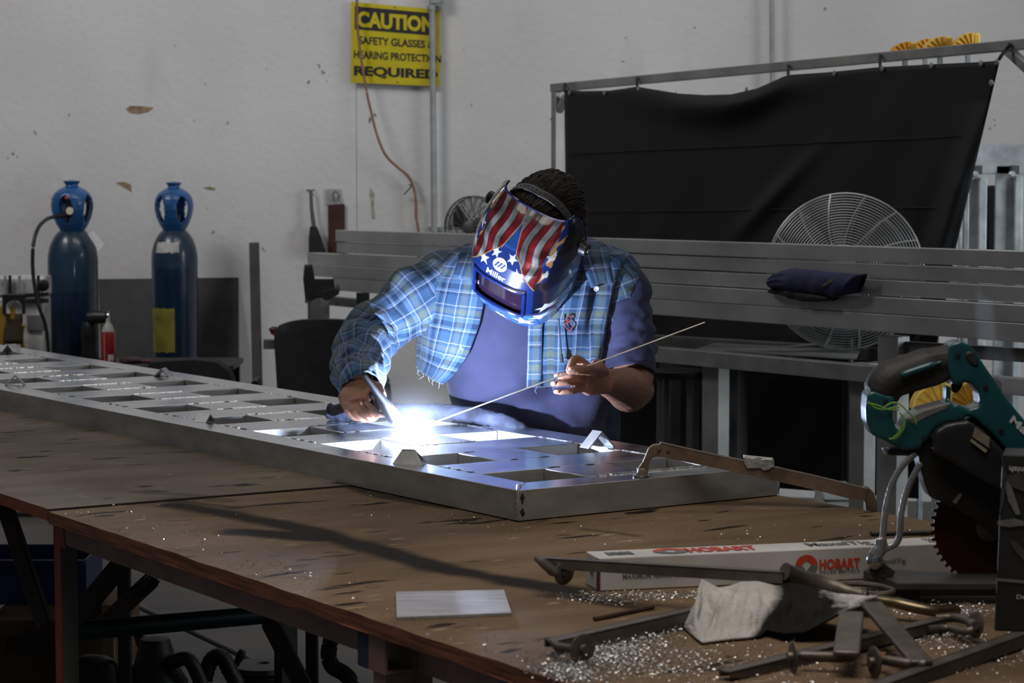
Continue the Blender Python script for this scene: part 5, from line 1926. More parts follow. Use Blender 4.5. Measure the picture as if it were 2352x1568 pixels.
MB().lathe(pbk, [(.10, zs - .03), (.105, zs - .02), (.105, zs - .006), (.09, zs)], 30).build('seat', BLACK, st_)
for a in (0.5, 2.1, 3.6, 5.2):
    MB().bar(pbk + Vector((.085 * math.cos(a), .085 * math.sin(a), 0)), pbk + Vector((.075 * math.cos(a), .075 * math.sin(a), zs - .03)), .02, .02, up=(0, 1, 0)).build('leg', RKD, st_)
wz = W(1928, 1168, Y=7.9)
blk = thing('storage_box', 'pale plastic storage box on the floor under the tube rack', 'box', Vector((wz.x, wz.y, 0)))
MB().box((wz.x, wz.y + .12, .23), (.105, .25, .46)).build('body', mat('white_plastic_block', (.40, .41, .41), .5), blk, bevel=.01)
MB().box((wz.x, wz.y + .12, .475), (.115, .27, .03)).build('lid', mat('white_plastic_lid', (.46, .47, .46), .5), blk, bevel=.006)

# ---------------------------------------------------------------- black curtain on its frame
CL_, CR_ = W(1268, 202, Y=10.2), W(2330, 101, Y=7.9)
cdir = (CR_ - CL_).normalized()
cflat = Vector((cdir.x, cdir.y, 0)).normalized()
cper = Vector((cflat.y, -cflat.x, 0))
if cper.y > 0: cper = -cper
def on_c(px, y, gap=0.0):
    o = Vector((0, 0, CAM_Z)); d = W(px, y, Y=1.0) - o
    k = (Vector((CL_.x, CL_.y, 0)) + cper * gap).dot(cper) / Vector((d.x, d.y, 0)).dot(cper)
    return o + d * k
cf = thing('curtain_frame', 'tall frame of pale square tube that carries the black curtain', 'frame', Vector((CL_.x, CL_.y, 0)))
CFM = mat('pale_frame_tube', (.33, .325, .315), .45, .5, .15, 6)
rl0, rl1 = on_c(1263, 202, 0), on_c(2440, 92, 0)
MB().bar(rl0 - cper * .02, rl1 - cper * .02, .04, .034).build('rail', CFM, cf, bevel=.002)
p = on_c(1271, 200, 0)
MB().bar(Vector((p.x, p.y, 0)) - cper * .02, Vector((p.x, p.y, p.z - .02)) - cper * .02, .036, .04, up=cper).build('post', CFM, cf, bevel=.002)
p = on_c(2430, 110, 0)
MB().bar(Vector((p.x, p.y, 0)) - cper * .02, Vector((p.x, p.y, p.z - .02)) - cper * .02, .036, .04, up=cper).build('post', CFM, cf, bevel=.002)
MB().bar(on_c(1272, 278, -.02), on_c(1300, 222, -.02), .022, .03, up=cper).build('brace', CFM, cf, bevel=.002)
MB().bar(on_c(2308, 108, -.02), on_c(2425, 215, -.02), .03, .03, up=cper).build('brace', CFM, cf, bevel=.002)
for px_ in (1271, 2430):
    p = on_c(px_, 300, 0)
    MB().bar(Vector((p.x, p.y, .02)) + cper * .35, Vector((p.x, p.y, .02)) - cper * .4, .04, .04).build('foot', CFM, cf, bevel=.002)
TOPX = [1296, 1340, 1400, 1463, 1500, 1560, 1620, 1680, 1740, 1800, 1815, 1900, 2020, 2150, 2260, 2296]
TOPY = [206, 209, 208, 199, 205, 215, 218.5, 217, 203, 176, 172, 166, 154, 147, 142, 139]
def bx_left(y): return interp(y, [200, 700, 1100], [1296, 1303, 1310])
def bx_right(y): return interp(y, [139, 568, 800, 1100], [2296, 2196, 2150, 2110])
def cloth(u, v):
    xt = interp(u, np.linspace(0, 1, 40), np.linspace(1296, 2296, 40))
    yt = interp(xt, TOPX, TOPY)
    z_top = on_c(xt, yt, .03)
    yb2 = 1085 + 60 * u
    xl, xr = bx_left(yt + (yb2 - yt) * v), bx_right(yt + (yb2 - yt) * v)
    k = (xt - 1296) / 1000
    y = yt + (yb2 - yt) * v
    xl, xr = bx_left(y), bx_right(y)
    x = xl + (xr - xl) * k if v > 0 else xt
    # folds: sag ripple under the slack stretch and diagonal pulls to the lower right
    s1 = math.exp(-((x - 1660) / 150) ** 2) * math.exp(-((y - yt - 26) / 34) ** 2) * .06
    s2 = .008 * noise.noise(Vector(((x + .6 * y) / 75, (x - .3 * y) / 420, 3))) * min(1, v * 3)
    s3 = .05 * math.exp(-((x - (2236 - (y - 300) * .30)) / 26) ** 2) * min(1, max(0, (y - 230) / 200))
    s4 = .025 * math.exp(-(((x - 1760) + (y - 470) * .9) / 26) ** 2) * math.exp(-((y - 450) / 90) ** 2)
    return on_c(x, y, .03 + s1 + s2 + s3 + s4)
mb = MB()
mb.grid(cloth, 120, 90)
CURT = mat('black_vinyl', (.009, .009, .0095), .6, 0, .12, 4, spec=.3)
cu = mb.build('welding_curtain', CURT, angle=180, solid=.002, origin=on_c(1800, 1000, .03))
tagit(cu, 'large black welding curtain tied to the pale frame behind the welder', 'curtain')
for (a_s, b_s) in (((1312, 352), (2246, 310)), ((1316, 486), (2200, 476))):
    mb = MB()
    mb.tube([on_c(a_s[0] + (b_s[0] - a_s[0]) * k / 30, a_s[1] + (b_s[1] - a_s[1]) * k / 30, .040) for k in range(31)], .0022, 6)
    mb.build('seam', CURT, cu)
for (x, y) in ((1309, 213), (1389, 213), (1467, 203), (1716, 206), (1815, 177), (1917, 168), (2027, 157), (2140, 150), (2254, 145), (2291, 142), (2278, 190), (2244, 330), (2198, 488)):
    mb = MB()
    c_ = on_c(x, y, .036)
    mb.lathe(c_, [(.0055, 0), (.010, .001), (.010, .003), (.005, .004)], 12, tuple(cper))
    mb.build('grommet', mat('grommet_metal', (.40, .39, .36), .4, .7), cu)
for (x, y0, y1) in ((1297, 192, 210), (1464, 178, 202), (1811, 150, 175), (2022, 127, 155)):
    mb = MB()
    mb.tube(smooth_path([on_c(x, y1, .035), on_c(x - 1, (y0 + y1) / 2, .03), on_c(x - 1, y0 + 2, .012), on_c(x, y0, -.02), on_c(x + 1, y0 + 3, -.05)], 3), .0055, 8)
    mb.build('tie', BLACKM, cu)
mb = MB()
for pl in ([(2291, 142), (2300, 128), (2312, 112), (2318, 104)], [(2291, 142), (2304, 122), (2320, 110)]):
    pass
mb.tube(smooth_path([on_c(2291, 142, .035), on_c(2300, 128, .03), on_c(2312, 112, .012), on_c(2320, 104, .01), on_c(2314, 99, -.02)], 4), .006, 8)
mb.build('tie', BLACKM, cu)

# yellow ribbed caps on metal stems behind the rail
YCAP = mat('yellow_plastic_cap', (.80, .50, .07), .45, 0, .22, 12)
YCAPD = mat('orange_yellow_plastic', (.66, .31, .02), .5, 0, .25, 12)
def yellow_cap(px, y, Y, wpx, hpx, stem_y, m, label, tilt=0.0):
    c = W(px, y, Y=Y)
    s = Y / FPX
    t = thing('yellow_cap', label, 'cap', Vector((c.x, c.y, c.z)), 'yellow ribbed caps behind the curtain rail')
    wd, ht = wpx * s, hpx * s
    mb = MB()
    dep = .07
    # quarter-round shell: fan of ribs from a hub at the lower right
    hub = c + Vector((wd * .22, 0, -ht * .42))
    arc_ = []
    for k in range(11):
        a = math.pi - (math.pi * .52) * k / 10
        arc_.append(hub + Vector((math.cos(a) * wd * .72, 0, math.sin(a) * ht * .95)))
    pts = [hub + Vector((0, 0, -ht * .06))] + arc_
    mb.prism([p + Vector((0, -dep / 2, 0)) for p in pts], (0, dep, 0))
    mb.build('fan_shell', m, t, bevel=.003)
    for k in range(1, 10, 2):
        rb = MB()
        rb.bar(hub.lerp(arc_[k], .25) + Vector((0, -dep / 2 - .002, 0)), arc_[k].lerp(hub, .03) + Vector((0, -dep / 2 - .002, 0)), .004, .006, up=(0, 1, 0))
        rb.build('rib', YCAPD, t, bevel=.001)
    mb = MB()
    mb.box(c + Vector((wd * .36, 0, ht * .06)), (wd * .26, dep * 1.05, ht * .86))
    mb.build('end_block', YCAP, t, bevel=.006)
    st2 = W(px + wpx * .1, stem_y, Y=Y + .01)
    MB().bar(hub + Vector((-.01, 0, 0)), Vector((hub.x - .01, hub.y, 0.0)), .018, .018, up=(0, 1, 0)).build('stem', GALV, t, bevel=.002)
yc = [(2072, 116, 8.6, 62, 38, 240, YCAPD, 'lowest and leftmost yellow cap standing above the curtain rail'), (2120, 109, 8.75, 54, 38, 240, YCAPD, 'dull yellow cap second from the left above the curtain rail'),
      (2152, 105, 8.55, 64, 40, 240, YCAP, 'yellow cap third from the left, overlapping its dull neighbour above the rail'), (2217, 98, 8.5, 62, 42, 240, YCAP, 'bright yellow cap highest and farthest right above the curtain rail')]
for a in yc: yellow_cap(*a)

# ---------------------------------------------------------------- fans
def wire_fan(c, R, label, rings_n, spokes, m, aim, wire, tilt_pts=None):
    t = thing('wire_fan', label, 'fan', c)
    d, s, u = frame_from(Vector(aim))
    def gpt(r, a, k):
        dome = .22 * R * (1 - (r / R) ** 2) * k
        return c + s * math.cos(a) * r + u * math.sin(a) * r + d * (dome + .02 * k)
    for k, nm in ((1, 'front_guard'), (-1, 'rear_guard')):
        mb = MB()
        for i in range(rings_n):
            r = R * (.20 + .80 * i / (rings_n - 1))
            pts = [gpt(r, 2 * math.pi * j / 56, k) for j in range(57)]
            mb.tube(pts, wire * (2.2 if i == rings_n - 1 else 1), 5, cap=False)
        for j in range(spokes):
            a = 2 * math.pi * j / spokes + .2
            mb.tube([gpt(R * q, a + (q - .2) * .35, k) + d * .002 * k for q in np.linspace(.18, 1, 7)], wire * 1.35, 5)
        mb.lathe(c + d * (.22 * R + .02) * k, [(R * .2, -.004), (R * .2, .004), (R * .1, .010)], 24, tuple(d * k))
        mb.build(nm, m, t, angle=60)
    mb = MB()
    mb.lathe(c - d * .02, [(R * .16, -.03), (R * .16, .03), (R * .1, .05)], 20, tuple(d))
    mb.build('hub', BLACK, t)
    for b_ in range(3):
        mb = MB()
        a0 = 2 * math.pi * b_ / 3 + .5
        mb.grid(lambda uu_, vv_: c + s * math.cos(a0 + (vv_ - .5) * (1.25 - .3 * uu_)) * R * (.14 + .72 * uu_) + u * math.sin(a0 + (vv_ - .5) * (1.25 - .3 * uu_)) * R * (.14 + .72 * uu_) + d * (.05 * (vv_ - .5)), 8, 8)
        mb.build('blade', mat('grey_fan_blade', (.085, .085, .085), .4, .4), t, solid=.002, angle=180)
    mb = MB()
    mb.lathe(c - d * (.22 * R + .02), [(R * .3, 0), (R * .3, .10), (R * .2, .13)], 20, tuple(-d))
    mb.build('motor', BLACK, t)
    mb = MB()
    q = c - d * (.22 * R + .09)
    mb.tube([q, Vector((q.x, q.y, .04))], .02, 12)
    mb.build('stand_pole', BLACK, t)
    mb = MB()
    mb.lathe(Vector((q.x, q.y, 0)), [(.22, 0), (.22, .02), (.04, .05)], 28)
    mb.build('base', BLACK, t)
    return t
WIRE = mat('grey_fan_wire', (.36, .36, .36), .4, .5, .1, 10)
wire_fan(W(1941, 623, Y=8.15), .262, 'big round wire fan standing between the tubes and the curtain', 24, 14, WIRE, (-.25, -1, .05), .0017)
wire_fan(W(1088, 522, Y=10.6), .135, 'smaller dark wire fan behind the shoulder of the welder', 15, 14, mat('dark_fan_wire', (.10, .10, .095), .5, .3, .1, 10), (-.55, -1, .0), .0016)

# ---------------------------------------------------------------- galvanised posts at the right edge
gp = W(2290, 500, Y=9.6)
gpt_ = thing('galvanised_frame', 'galvanised steel frame with slots and upright channels at the right edge, behind the curtain', 'steel frame', Vector((gp.x, gp.y, 0)))
def gslab(x0, x1, y0, zb_, Y, d, m, name):
    a, bq = W(x0, y0, Y=Y), W(x1, y0, Y=Y)
    MB().box(((a.x + bq.x) / 2, Y + d / 2, (a.z + zb_) / 2), (bq.x - a.x, d, a.z - zb_)).build(name, m, gpt_, bevel=.003)
GAL2 = mat('bright_galvanised_edge', (.55, .60, .62), .4, .4, .15, 12)
zt_ = W(2290, 400, Y=9.6).z
gslab(2190, 2460, 330, zt_, 9.62, .02, GALV, 'top_plate')
gslab(2205, 2249, 380, .0, 9.62, .02, GALV, 'channel')
gslab(2250, 2268, 408, .0, 9.58, .06, GAL2, 'flange')
gslab(2288, 2332, 380, .0, 9.62, .02, GALV, 'channel')
gslab(2333, 2350, 404, .0, 9.58, .06, GAL2, 'flange')
gslab(2372, 2416, 380, .0, 9.62, .02, GALV, 'channel')
gslab(2417, 2434, 404, .0, 9.58, .06, GAL2, 'flange')
for x in (2245, 2330):
    MB().box(W(x, 390, Y=9.59), (.03, .05, .035)).build('slot_liner', mat('dark_slot', (.07, .075, .075), .6), gpt_, bevel=.002)
    mb = MB()
    mb.lathe(W(x - 6, 400, Y=9.57), [(.014, -.01), (.014, .01), (.008, .016)], 6, (0, -1, 0))
    mb.build('bolt', GAL2, gpt_)
MB().box(W(2278, 500, Y=9.75), (.045, .04, .26)).build('gap_shade_block', BLACKM, gpt_, bevel=.01)  # black block added in the channel gap to stand for its shade
mb = MB()
a = W(2208, 480, Y=9.3)
mb.bar(Vector((a.x, a.y, 0)), Vector((a.x + .02, a.y, a.z)), .018, .018, up=(0, 1, 0))
tagit(mb.build('timber_stake', mat('pale_timber', (.42, .36, .27), .7), origin=Vector((a.x, a.y, 0))), 'thin pale timber stake between the curtain and the galvanised frame', 'stake')
yellow_cap(2138, 912, 7.0, 92, 66, 1010, YCAP, 'yellow cap seen through the handle of the circular saw')
yellow_cap(2212, 908, 7.1, 80, 62, 1010, YCAP, 'yellow cap seen through the trigger opening of the saw')
# ---------------------------------------------------------------- long arm clamp hooked over panel and bench
def TP(x, y, z=TZ): return W(x, y, z)
ca = W(1473, 1094, FZ)
cA = thing('arm_clamp', 'long brown steel clamp arm reaching from the panel corner to the bench edge', 'clamp', ca)
Ya, Yb = ca.y, TP(2000, 1172).y + .03
def cl(x, y):
    k = (x - 1465) / (2010 - 1465)
    return W(x, y, Y=Ya + (Yb - Ya) * k)
cdv = (cl(2010, 1150) - cl(1465, 1060)); cdv.z = 0; cdv.normalize()
csd = Vector((-cdv.y, cdv.x, 0))
def cplate(pts, th, off=0):
    mb = MB()
    mb.prism([cl(x, y) - csd * (th / 2 - off) for x, y in pts], csd * th)
    return mb
# channel bar: top web and two flanges
mb = MB()
N_ = 24
top = [(1517 + (1992 - 1517) * k / N_, interp(k / N_, [0, .25, .5, .75, .93, 1], [1015, 1042, 1066, 1092, 1113, 1122])) for k in range(N_ + 1)]
bot = [(1512 + (1985 - 1512) * k / N_, interp(k / N_, [0, .25, .5, .75, .93, 1], [1046, 1070, 1095, 1122, 1143, 1148])) for k in range(N_ + 1)]
for o_ in (-.012, .012):
    rings = []
    mb.loft([[cl(*t) + csd * (o_ - .0015), cl(*t) + csd * (o_ + .0015), cl(*b_) + csd * (o_ + .0015), cl(*b_) + csd * (o_ - .0015)] for t, b_ in zip(top, bot)])
mb.loft([[cl(*t) + csd * -.0135, cl(*t) + csd * .0135, cl(*t) + csd * .0135 - Vector((0, 0, .003)), cl(*t) + csd * -.0135 - Vector((0, 0, .003))] for t in top])
mb.build('channel_arm', STEEL_BR, cA, angle=30)
jaw = [(1516, 1018), (1500, 1020), (1489, 1029), (1482, 1046), (1476, 1060), (1466, 1074), (1463, 1086), (1470, 1089), (1488, 1089), (1489, 1076), (1491, 1062), (1498, 1050), (1510, 1046), (1530, 1050), (1536, 1022)]
cplate(jaw, .016).build('jaw', STEEL_BR, cA, smooth=False, bevel=.002)
mb = MB()
for x, y in ((1514, 1030), (1534, 1034)):
    mb.lathe(cl(x, y) - csd * .0135, [(.0045, 0), (.004, .002), (.001, .003)], 12, tuple(-csd))
mb.build('rivet', STEEL, cA)
mb = MB()
mb.lathe(cl(1475, 1082) - csd * .014, [(.0085, 0), (.0085, .004), (.004, .006)], 18, tuple(-csd))
mb.build('pivot_bolt', STEEL_BR, cA)
mb = MB()
pc_ = Vector((ca.x, ca.y, FZ))
mb.lathe(pc_, [(.017, .0005), (.0175, .003), (.014, .006), (.009, .010), (.009, .018)], 24)
mb.build('swivel_pad', CHROME, cA)
end = [(1980, 1115), (1994, 1118), (2006, 1130), (2013, 1150), (2014, 1176), (1990, 1172), (1989, 1156), (1984, 1146), (1970, 1142)]
cplate(end, .022).build('hooked_end', STEEL_BR, cA, smooth=False, bevel=.003)
mb = MB()
sc_ = [(1706, 1046), (1730, 1049), (1745, 1052), (1766, 1051), (1777, 1056), (1777, 1068), (1762, 1077), (1752, 1078), (1745, 1072), (1715, 1073), (1708, 1062)]
base = [cl(x, y) - csd * .0145 for x, y in sc_]
mb.prism(base, -csd * .004)
mb.prism([cl(1708, 1047) - csd * .016, cl(1776, 1055) - csd * .016, cl(1776, 1056) + csd * .014, cl(1708, 1049) + csd * .014], Vector((0, 0, .003)))
tagit(mb.build('bent_metal_scrap', mat('crumpled_aluminium', (.52, .52, .52), .4, .6, .3, 60, bump=.5), smooth=False, bevel=.001, origin=base[0]), 'crumpled aluminium scrap folded over the middle of the long brown clamp arm', 'metal scrap')

# ---------------------------------------------------------------- long white carton of filler metal
bl, br_, bb = TP(1374, 1359), TP(1873, 1336), TP(1340, 1331)
bd = (br_ - bl).normalized()
bw = Vector((-bd.y, bd.x, 0))
wid = .072
hgt = .055
blen = .93
carton = thing('filler_metal_carton', 'long white carton with red lettering lying on the bench behind the clamps', 'carton', bl)
WHC = mat('white_carton', (.56, .545, .53), .6, 0, .10, 5, bump=.04, bscale=30)
def bx(l, w, h): return bl + bd * l + bw * w + Vector((0, 0, h))
mb = MB()
mb.prism([bx(0, 0, .001), bx(blen, 0, .001), bx(blen, wid, .001), bx(0, wid, .001)], (0, 0, hgt - .001))
mb.build('box_body', WHC, carton, smooth=False, bevel=.0015)
MARK = mat('red_print', (.52, .050, .014), .6, 0, .08, 40)
GRYP = mat('grey_print', (.11, .12, .13), .6, 0, .08, 40)
BRNE = mat('maroon_edge_tape', (.10, .02, .015), .6)
def face_front(x, y): return bx(x, -.0012, y)
def face_top(x, y): return bx(x, y, hgt + .0012)
# end face edge strip
mb = MB()
mb.prism([bx(-.0008, -.0008, .001), bx(-.0008, .006, .001), bx(-.0008, .006, hgt), bx(-.0008, -.0008, hgt)], -bd * .0004)
mb.prism([bx(-.0006, -.0012, .001), bx(.003, -.0012, .001), bx(.003, -.0012, hgt * .98), bx(-.0006, -.0012, hgt * .98)], -bw * .0004)
mb.build('edge_tape', BRNE, carton, smooth=False)
mb = MB()
mb.add([bx(-.0014, .028, .022), bx(-.0014, .044, .022), bx(-.0014, .044, .034), bx(-.0014, .028, .034)], [(0, 1, 2, 3)])
mb.build('end_label_print', GRYP, carton, smooth=False, fix=False)
def emblem(fn, cx, cy, rx, ry):
    n = 48
    up, lo = MB(), MB()
    for mbx, a0, a1 in ((up, 0, math.pi), (lo, math.pi, 2 * math.pi)):
        outer = [fn(cx + rx * math.cos(a0 + (a1 - a0) * k / 24), cy + ry * math.sin(a0 + (a1 - a0) * k / 24)) for k in range(25)]
        if mbx is up:
            inner = [fn(cx + rx * .42 * math.cos(a), cy + ry * (.42 * math.sin(a))) for a in [math.pi * k / 24 for k in range(25)]]
        else:
            inner = [fn(cx + rx * .42 * (-1 + 2 * k / 24), cy - ry * .52 * (1 - abs(-1 + 2 * k / 24))) for k in range(25)]
        mbx.add(outer + inner, [(k, k + 1, 26 + k, 25 + k) for k in range(24)])
    up.build('emblem_upper', MARK, carton, smooth=False, fix=False)
    lo.build('emblem_lower', GRYP, carton, smooth=False, fix=False)
def proj_len(px, py, h):
    """length along the carton of a spot seen on its front face"""
    o = Vector((0, 0, CAM_Z)); d = W(px, py, Y=1) - o
    k = (bl - o).dot(bw) / d.dot(bw)
    p = o + d * k
    return (p - bl).dot(bd), p.z - TZ
l0, h0 = proj_len(1826, 1298, 0); l1, _ = proj_len(1877, 1298, 0)
lc_, hc_ = proj_len(1852, 1298, 0)
emblem(face_front, lc_, hc_, (l1 - l0) / 2, .0178)
def ftext(s, px0, px1, py0, py1, m, bold, nm='lettering'):
    a, ha = proj_len(px0, py1, 0); b_, hb2 = proj_len(px1, py0, 0)
    a2, ha2 = proj_len(px0, py0, 0)
    mb = MB()
    text_on(mb, s, lambda x, y: face_front(a + (b_ - a) * x, ha + (ha2 - ha) * y), bold)
    mb.build(nm, m, carton, smooth=False, fix=False)
ftext('HOBART', 1881, 1975, 1284, 1308, MARK, .045)
ftext('FILLER METALS', 1882, 1974, 1310, 1317, GRYP, .02)
ftext('MAXIMUM ALUMINUM', 1430, 1572, 1317, 1329, GRYP, .03)
ftext('MaxalTig', 2018, 2080, 1284, 1297, GRYP, .02)
def top_len(px, py):
    p = W(px, py, TZ + hgt)
    return (p - bl).dot(bd), (p - bl).dot(bw)
def ttext(s, px0, px1, yb0, yt0, m, bold):
    a = top_len(px0, yb0)[0]; b_ = top_len(px1, yb0 - (px1 - px0) * .035)[0]
    mb = MB()
    text_on(mb, s, lambda x, y: face_top(a + (b_ - a) * x, .014 + .044 * y), bold)
    mb.build('lettering', m, carton, smooth=False, fix=False)
ttext('HOBART', 1583, 1745, 1268, 1252, MARK, .045)
ttext('MaxalTig', 1862, 2010, 1256, 1240, GRYP, .02)
ttext('5356', 2120, 2150, 1240, 1230, GRYP, .02)
a_ = top_len(1536, 1264)
emblem(face_top, a_[0], .036, .030, .026)
mb = MB()
for k in range(7):
    q0 = top_len(1372 + 9 * k, 1262)[0]
    mb.add([face_top(q0, .020 + .004 * (k % 3)), face_top(q0 + .008, .020), face_top(q0 + .007, .05), face_top(q0 + .001, .05 - .006 * (k % 2))], [(0, 1, 2, 3)])
mb.build('code_print', GRYP, carton, smooth=False, fix=False)

# ---------------------------------------------------------------- small plate
mb = MB()
P_ = [TP(911, 1424), TP(1175, 1414), TP(1158, 1361), TP(909, 1366)]
mb.prism(P_, (0, 0, .0055))
tagit(mb.build('aluminium_plate', mat('scuffed_plate', (.50, .50, .53), .5, .6, .2, 7, (1, 6, 1), bump=.1, dark=(.30, .30, .32)), smooth=False, bevel=.0008, origin=P_[0]), 'small flat aluminium plate lying near the front edge of the bench', 'metal plate')

# ---------------------------------------------------------------- locking clamps in the foreground
CLS = mat('dark_clamp_steel', (.13, .112, .095), .45, .6, .25, 16, bump=.1)
def rail_arm(parent, a, b_, w, h, m=CLS, name='arm', tip=0.0):
    """channel with open underside between two points of its top face"""
    a, b_ = Vector(a), Vector(b_)
    d, s, u = frame_from(b_ - a)
    mb = MB()
    n = 8
    top_, fl1, fl2 = [], [], []
    for k in range(n + 1):
        p = a.lerp(b_, k / n)
        hh_ = h * (1 if k else .55)
        top_.append([p + s * w / 2, p - s * w / 2, p - s * w / 2 - u * .003, p + s * w / 2 - u * .003])
        for fl, sg_ in ((fl1, 1), (fl2, -1)):
            q = p + s * sg_ * (w / 2 - .0015)
            fl.append([q + s * .0015, q - s * .0015, q - s * .0015 - u * hh_, q + s * .0015 - u * hh_])
    for r_ in (top_, fl1, fl2): mb.loft(r_)
    return mb.build(name, m, parent, angle=30)
def pad(parent, c, nrm, r, th=.004):
    mb = MB()
    nrm = Vector(nrm).normalized()
    mb.lathe(Vector(c) - nrm * th / 2, [(r * .9, 0), (r, th * .25), (r, th * .75), (r * .9, th), (r * .35, th), (r * .3, th + .006)], 24, tuple(nrm))
    return mb.build('swivel_pad', CLS, parent)
k1 = thing('locking_clamp', 'long locking clamp with open jaws, its upper arm lying across the white carton', 'clamp', TP(1620, 1385), 'locking clamps on the bench')
u0, u1 = W(1243, 1279, TZ + .062), W(1802, 1312, TZ + .075)
rail_arm(k1, u0, u1, .018, .017)
mb = MB()
t_ = W(1234, 1282, TZ + .060)
mb.tube([t_, W(1248, 1292, TZ + .058), W(1270, 1312, TZ + .044), W(1280, 1318, TZ + .04)], [.0055, .008, .0085, .005], 14)
mb.build('jaw_tip', CLS, k1)
pad(k1, W(1296, 1315, TZ + .040), (.62, -.78, -.1), .0200)
mb = MB()
mb.tube(smooth_path([u1, W(1850, 1332, TZ + .055), W(1910, 1352, TZ + .04), W(1990, 1374, TZ + .03)], 5), [.010] * 6 + [.011] * 6 + [.009] * 4, 12, flat=1.4)
mb.build('jaw_body', CLS, k1)
l0_, l1_ = W(1263, 1470, TZ + .022), W(1700, 1372, TZ + .03)
rail_arm(k1, l0_, l1_, .022, .019)
mb = MB()
mb.tube([l0_, W(1282, 1486, TZ + .018), W(1318, 1490, TZ + .02)], [.004, .007, .006], 12)
mb.build('jaw_tip', CLS, k1)
pad(k1, W(1338, 1490, TZ + .0225), (.6, -.8, 0), .0215)
mb = MB()
mb.tube(smooth_path([l1_, W(1800, 1362, TZ + .03), W(1900, 1364, TZ + .03), W(1990, 1374, TZ + .03)], 5), [.010] * 16, 12, flat=1.4)
mb.build('jaw_body', CLS, k1)
mb = MB()
mb.tube(smooth_path([W(1985, 1372, TZ + .03), W(2050, 1382, TZ + .028), W(2110, 1396, TZ + .022), W(2150, 1402, TZ + .018), W(2186, 1398, TZ + .017), W(2194, 1403, TZ + .015)], 5), [.009] * 6 + [.011] * 10 + [.010] * 10, 12, flat=.8)
mb.build('handle', mat('worn_gold_lit_steel', (.19, .15, .095), .32, .9, .2, 20), k1)  # golden light on the handle is put into its base colour
mb = MB()
mb.tube(smooth_path([W(1890, 1345, TZ + .03), W(1950, 1340, TZ + .03), W(2010, 1344, TZ + .03), W(2052, 1356, TZ + .026), W(2020, 1364, TZ + .022), W(1950, 1358, TZ + .02)], 5), .0045, 8)
mb.build('release_lever', CLS, k1)
mb = MB()
mb.tube(smooth_path([TP(1365, 1421, TZ + .004), TP(1420, 1410, TZ + .004), TP(1500, 1393, TZ + .004)], 4), .0035, 8)
tagit(mb.build('thin_rod', mat('rusty_rod', (.06, .030, .024), .6, .3), origin=TP(1365, 1421)), 'thin rusty rod lying beside the lower clamp arm, left of the white rag', 'rod')

k2 = thing('locking_clamp', 'locking clamp lying under the stained end of the white rag, one round pad facing left', 'clamp', TP(1900, 1480), 'locking clamps on the bench')
rail_arm(k2, W(1665, 1540, TZ + .014), W(2160, 1418, TZ + .022), .022, .016)
mb = MB()
mb.tube(smooth_path([W(2150, 1420, TZ + .02), W(2190, 1418, TZ + .022), W(2222, 1424, TZ + .026), W(2240, 1436, TZ + .028)], 4), .007, 10)
mb.tube(smooth_path([W(2130, 1445, TZ + .012), W(2180, 1442, TZ + .012), W(2215, 1450, TZ + .018), W(2236, 1446, TZ + .022)], 4), .006, 10)
mb.build('forked_end', CLS, k2)
pad(k2, W(2240, 1434, TZ + .026), (-.9, -.4, .1), .020)
mb = MB()
mb.bar(W(1956, 1408, TZ + .052), W(1944, 1502, TZ + .034), .036, .008, up=(0, 0, 1))
mb.build('flat_jaw', CLS, k2, bevel=.003)
mb = MB()
mb.tube([W(1956, 1503, TZ + .022), W(1930, 1509, TZ + .021), W(1840, 1506, TZ + .021)], [.0078, .0074, .0074], 14)
mb.build('screw_rod', CLS, k2)
pad(k2, W(1822, 1508, TZ + .0225), (-1, -.15, 0), .022)
k3 = thing('locking_clamp', 'locking clamp nearest the bottom right corner, its rusty pad standing by a slanting flat bar', 'clamp', TP(2150, 1530), 'locking clamps on the bench')
rail_arm(k3, W(1950, 1592, TZ + .016), W(2345, 1452, TZ + .022), .024, .018)
mb = MB()
mb.bar(W(2000, 1386, TZ + .058), W(2118, 1524, TZ + .022), .032, .009, up=(0, 0, 1))
mb.build('flat_jaw', CLS, k3, bevel=.003)
mb = MB()
mb.tube([W(2125, 1526, TZ + .020), W(2085, 1524, TZ + .020), W(2030, 1515, TZ + .0205)], [.0078, .0076, .0070], 14)
mb.build('screw_rod', CLS, k3)
mb = MB()
mb.tube([W(2036, 1512, TZ + .0205), W(2018, 1509, TZ + .0205)], .0085, 12)
mb.build('rusty_nut', mat('rusty_nut', (.20, .07, .03), .75, .2, .4, 40), k3)
pad(k3, W(2008, 1520, TZ + .0225), (-1, -.3, 0), .0215)
mb = MB()
mb.bar(TP(2000, 1225, TZ + .004), TP(2200, 1221, TZ + .004), .02, .006)
tagit(mb.build('steel_strip', mat('black_steel_strip', (.03, .026, .024), .5, .5), bevel=.001, origin=TP(2000, 1225)), 'flat black steel strip lying behind the white carton', 'metal strip')

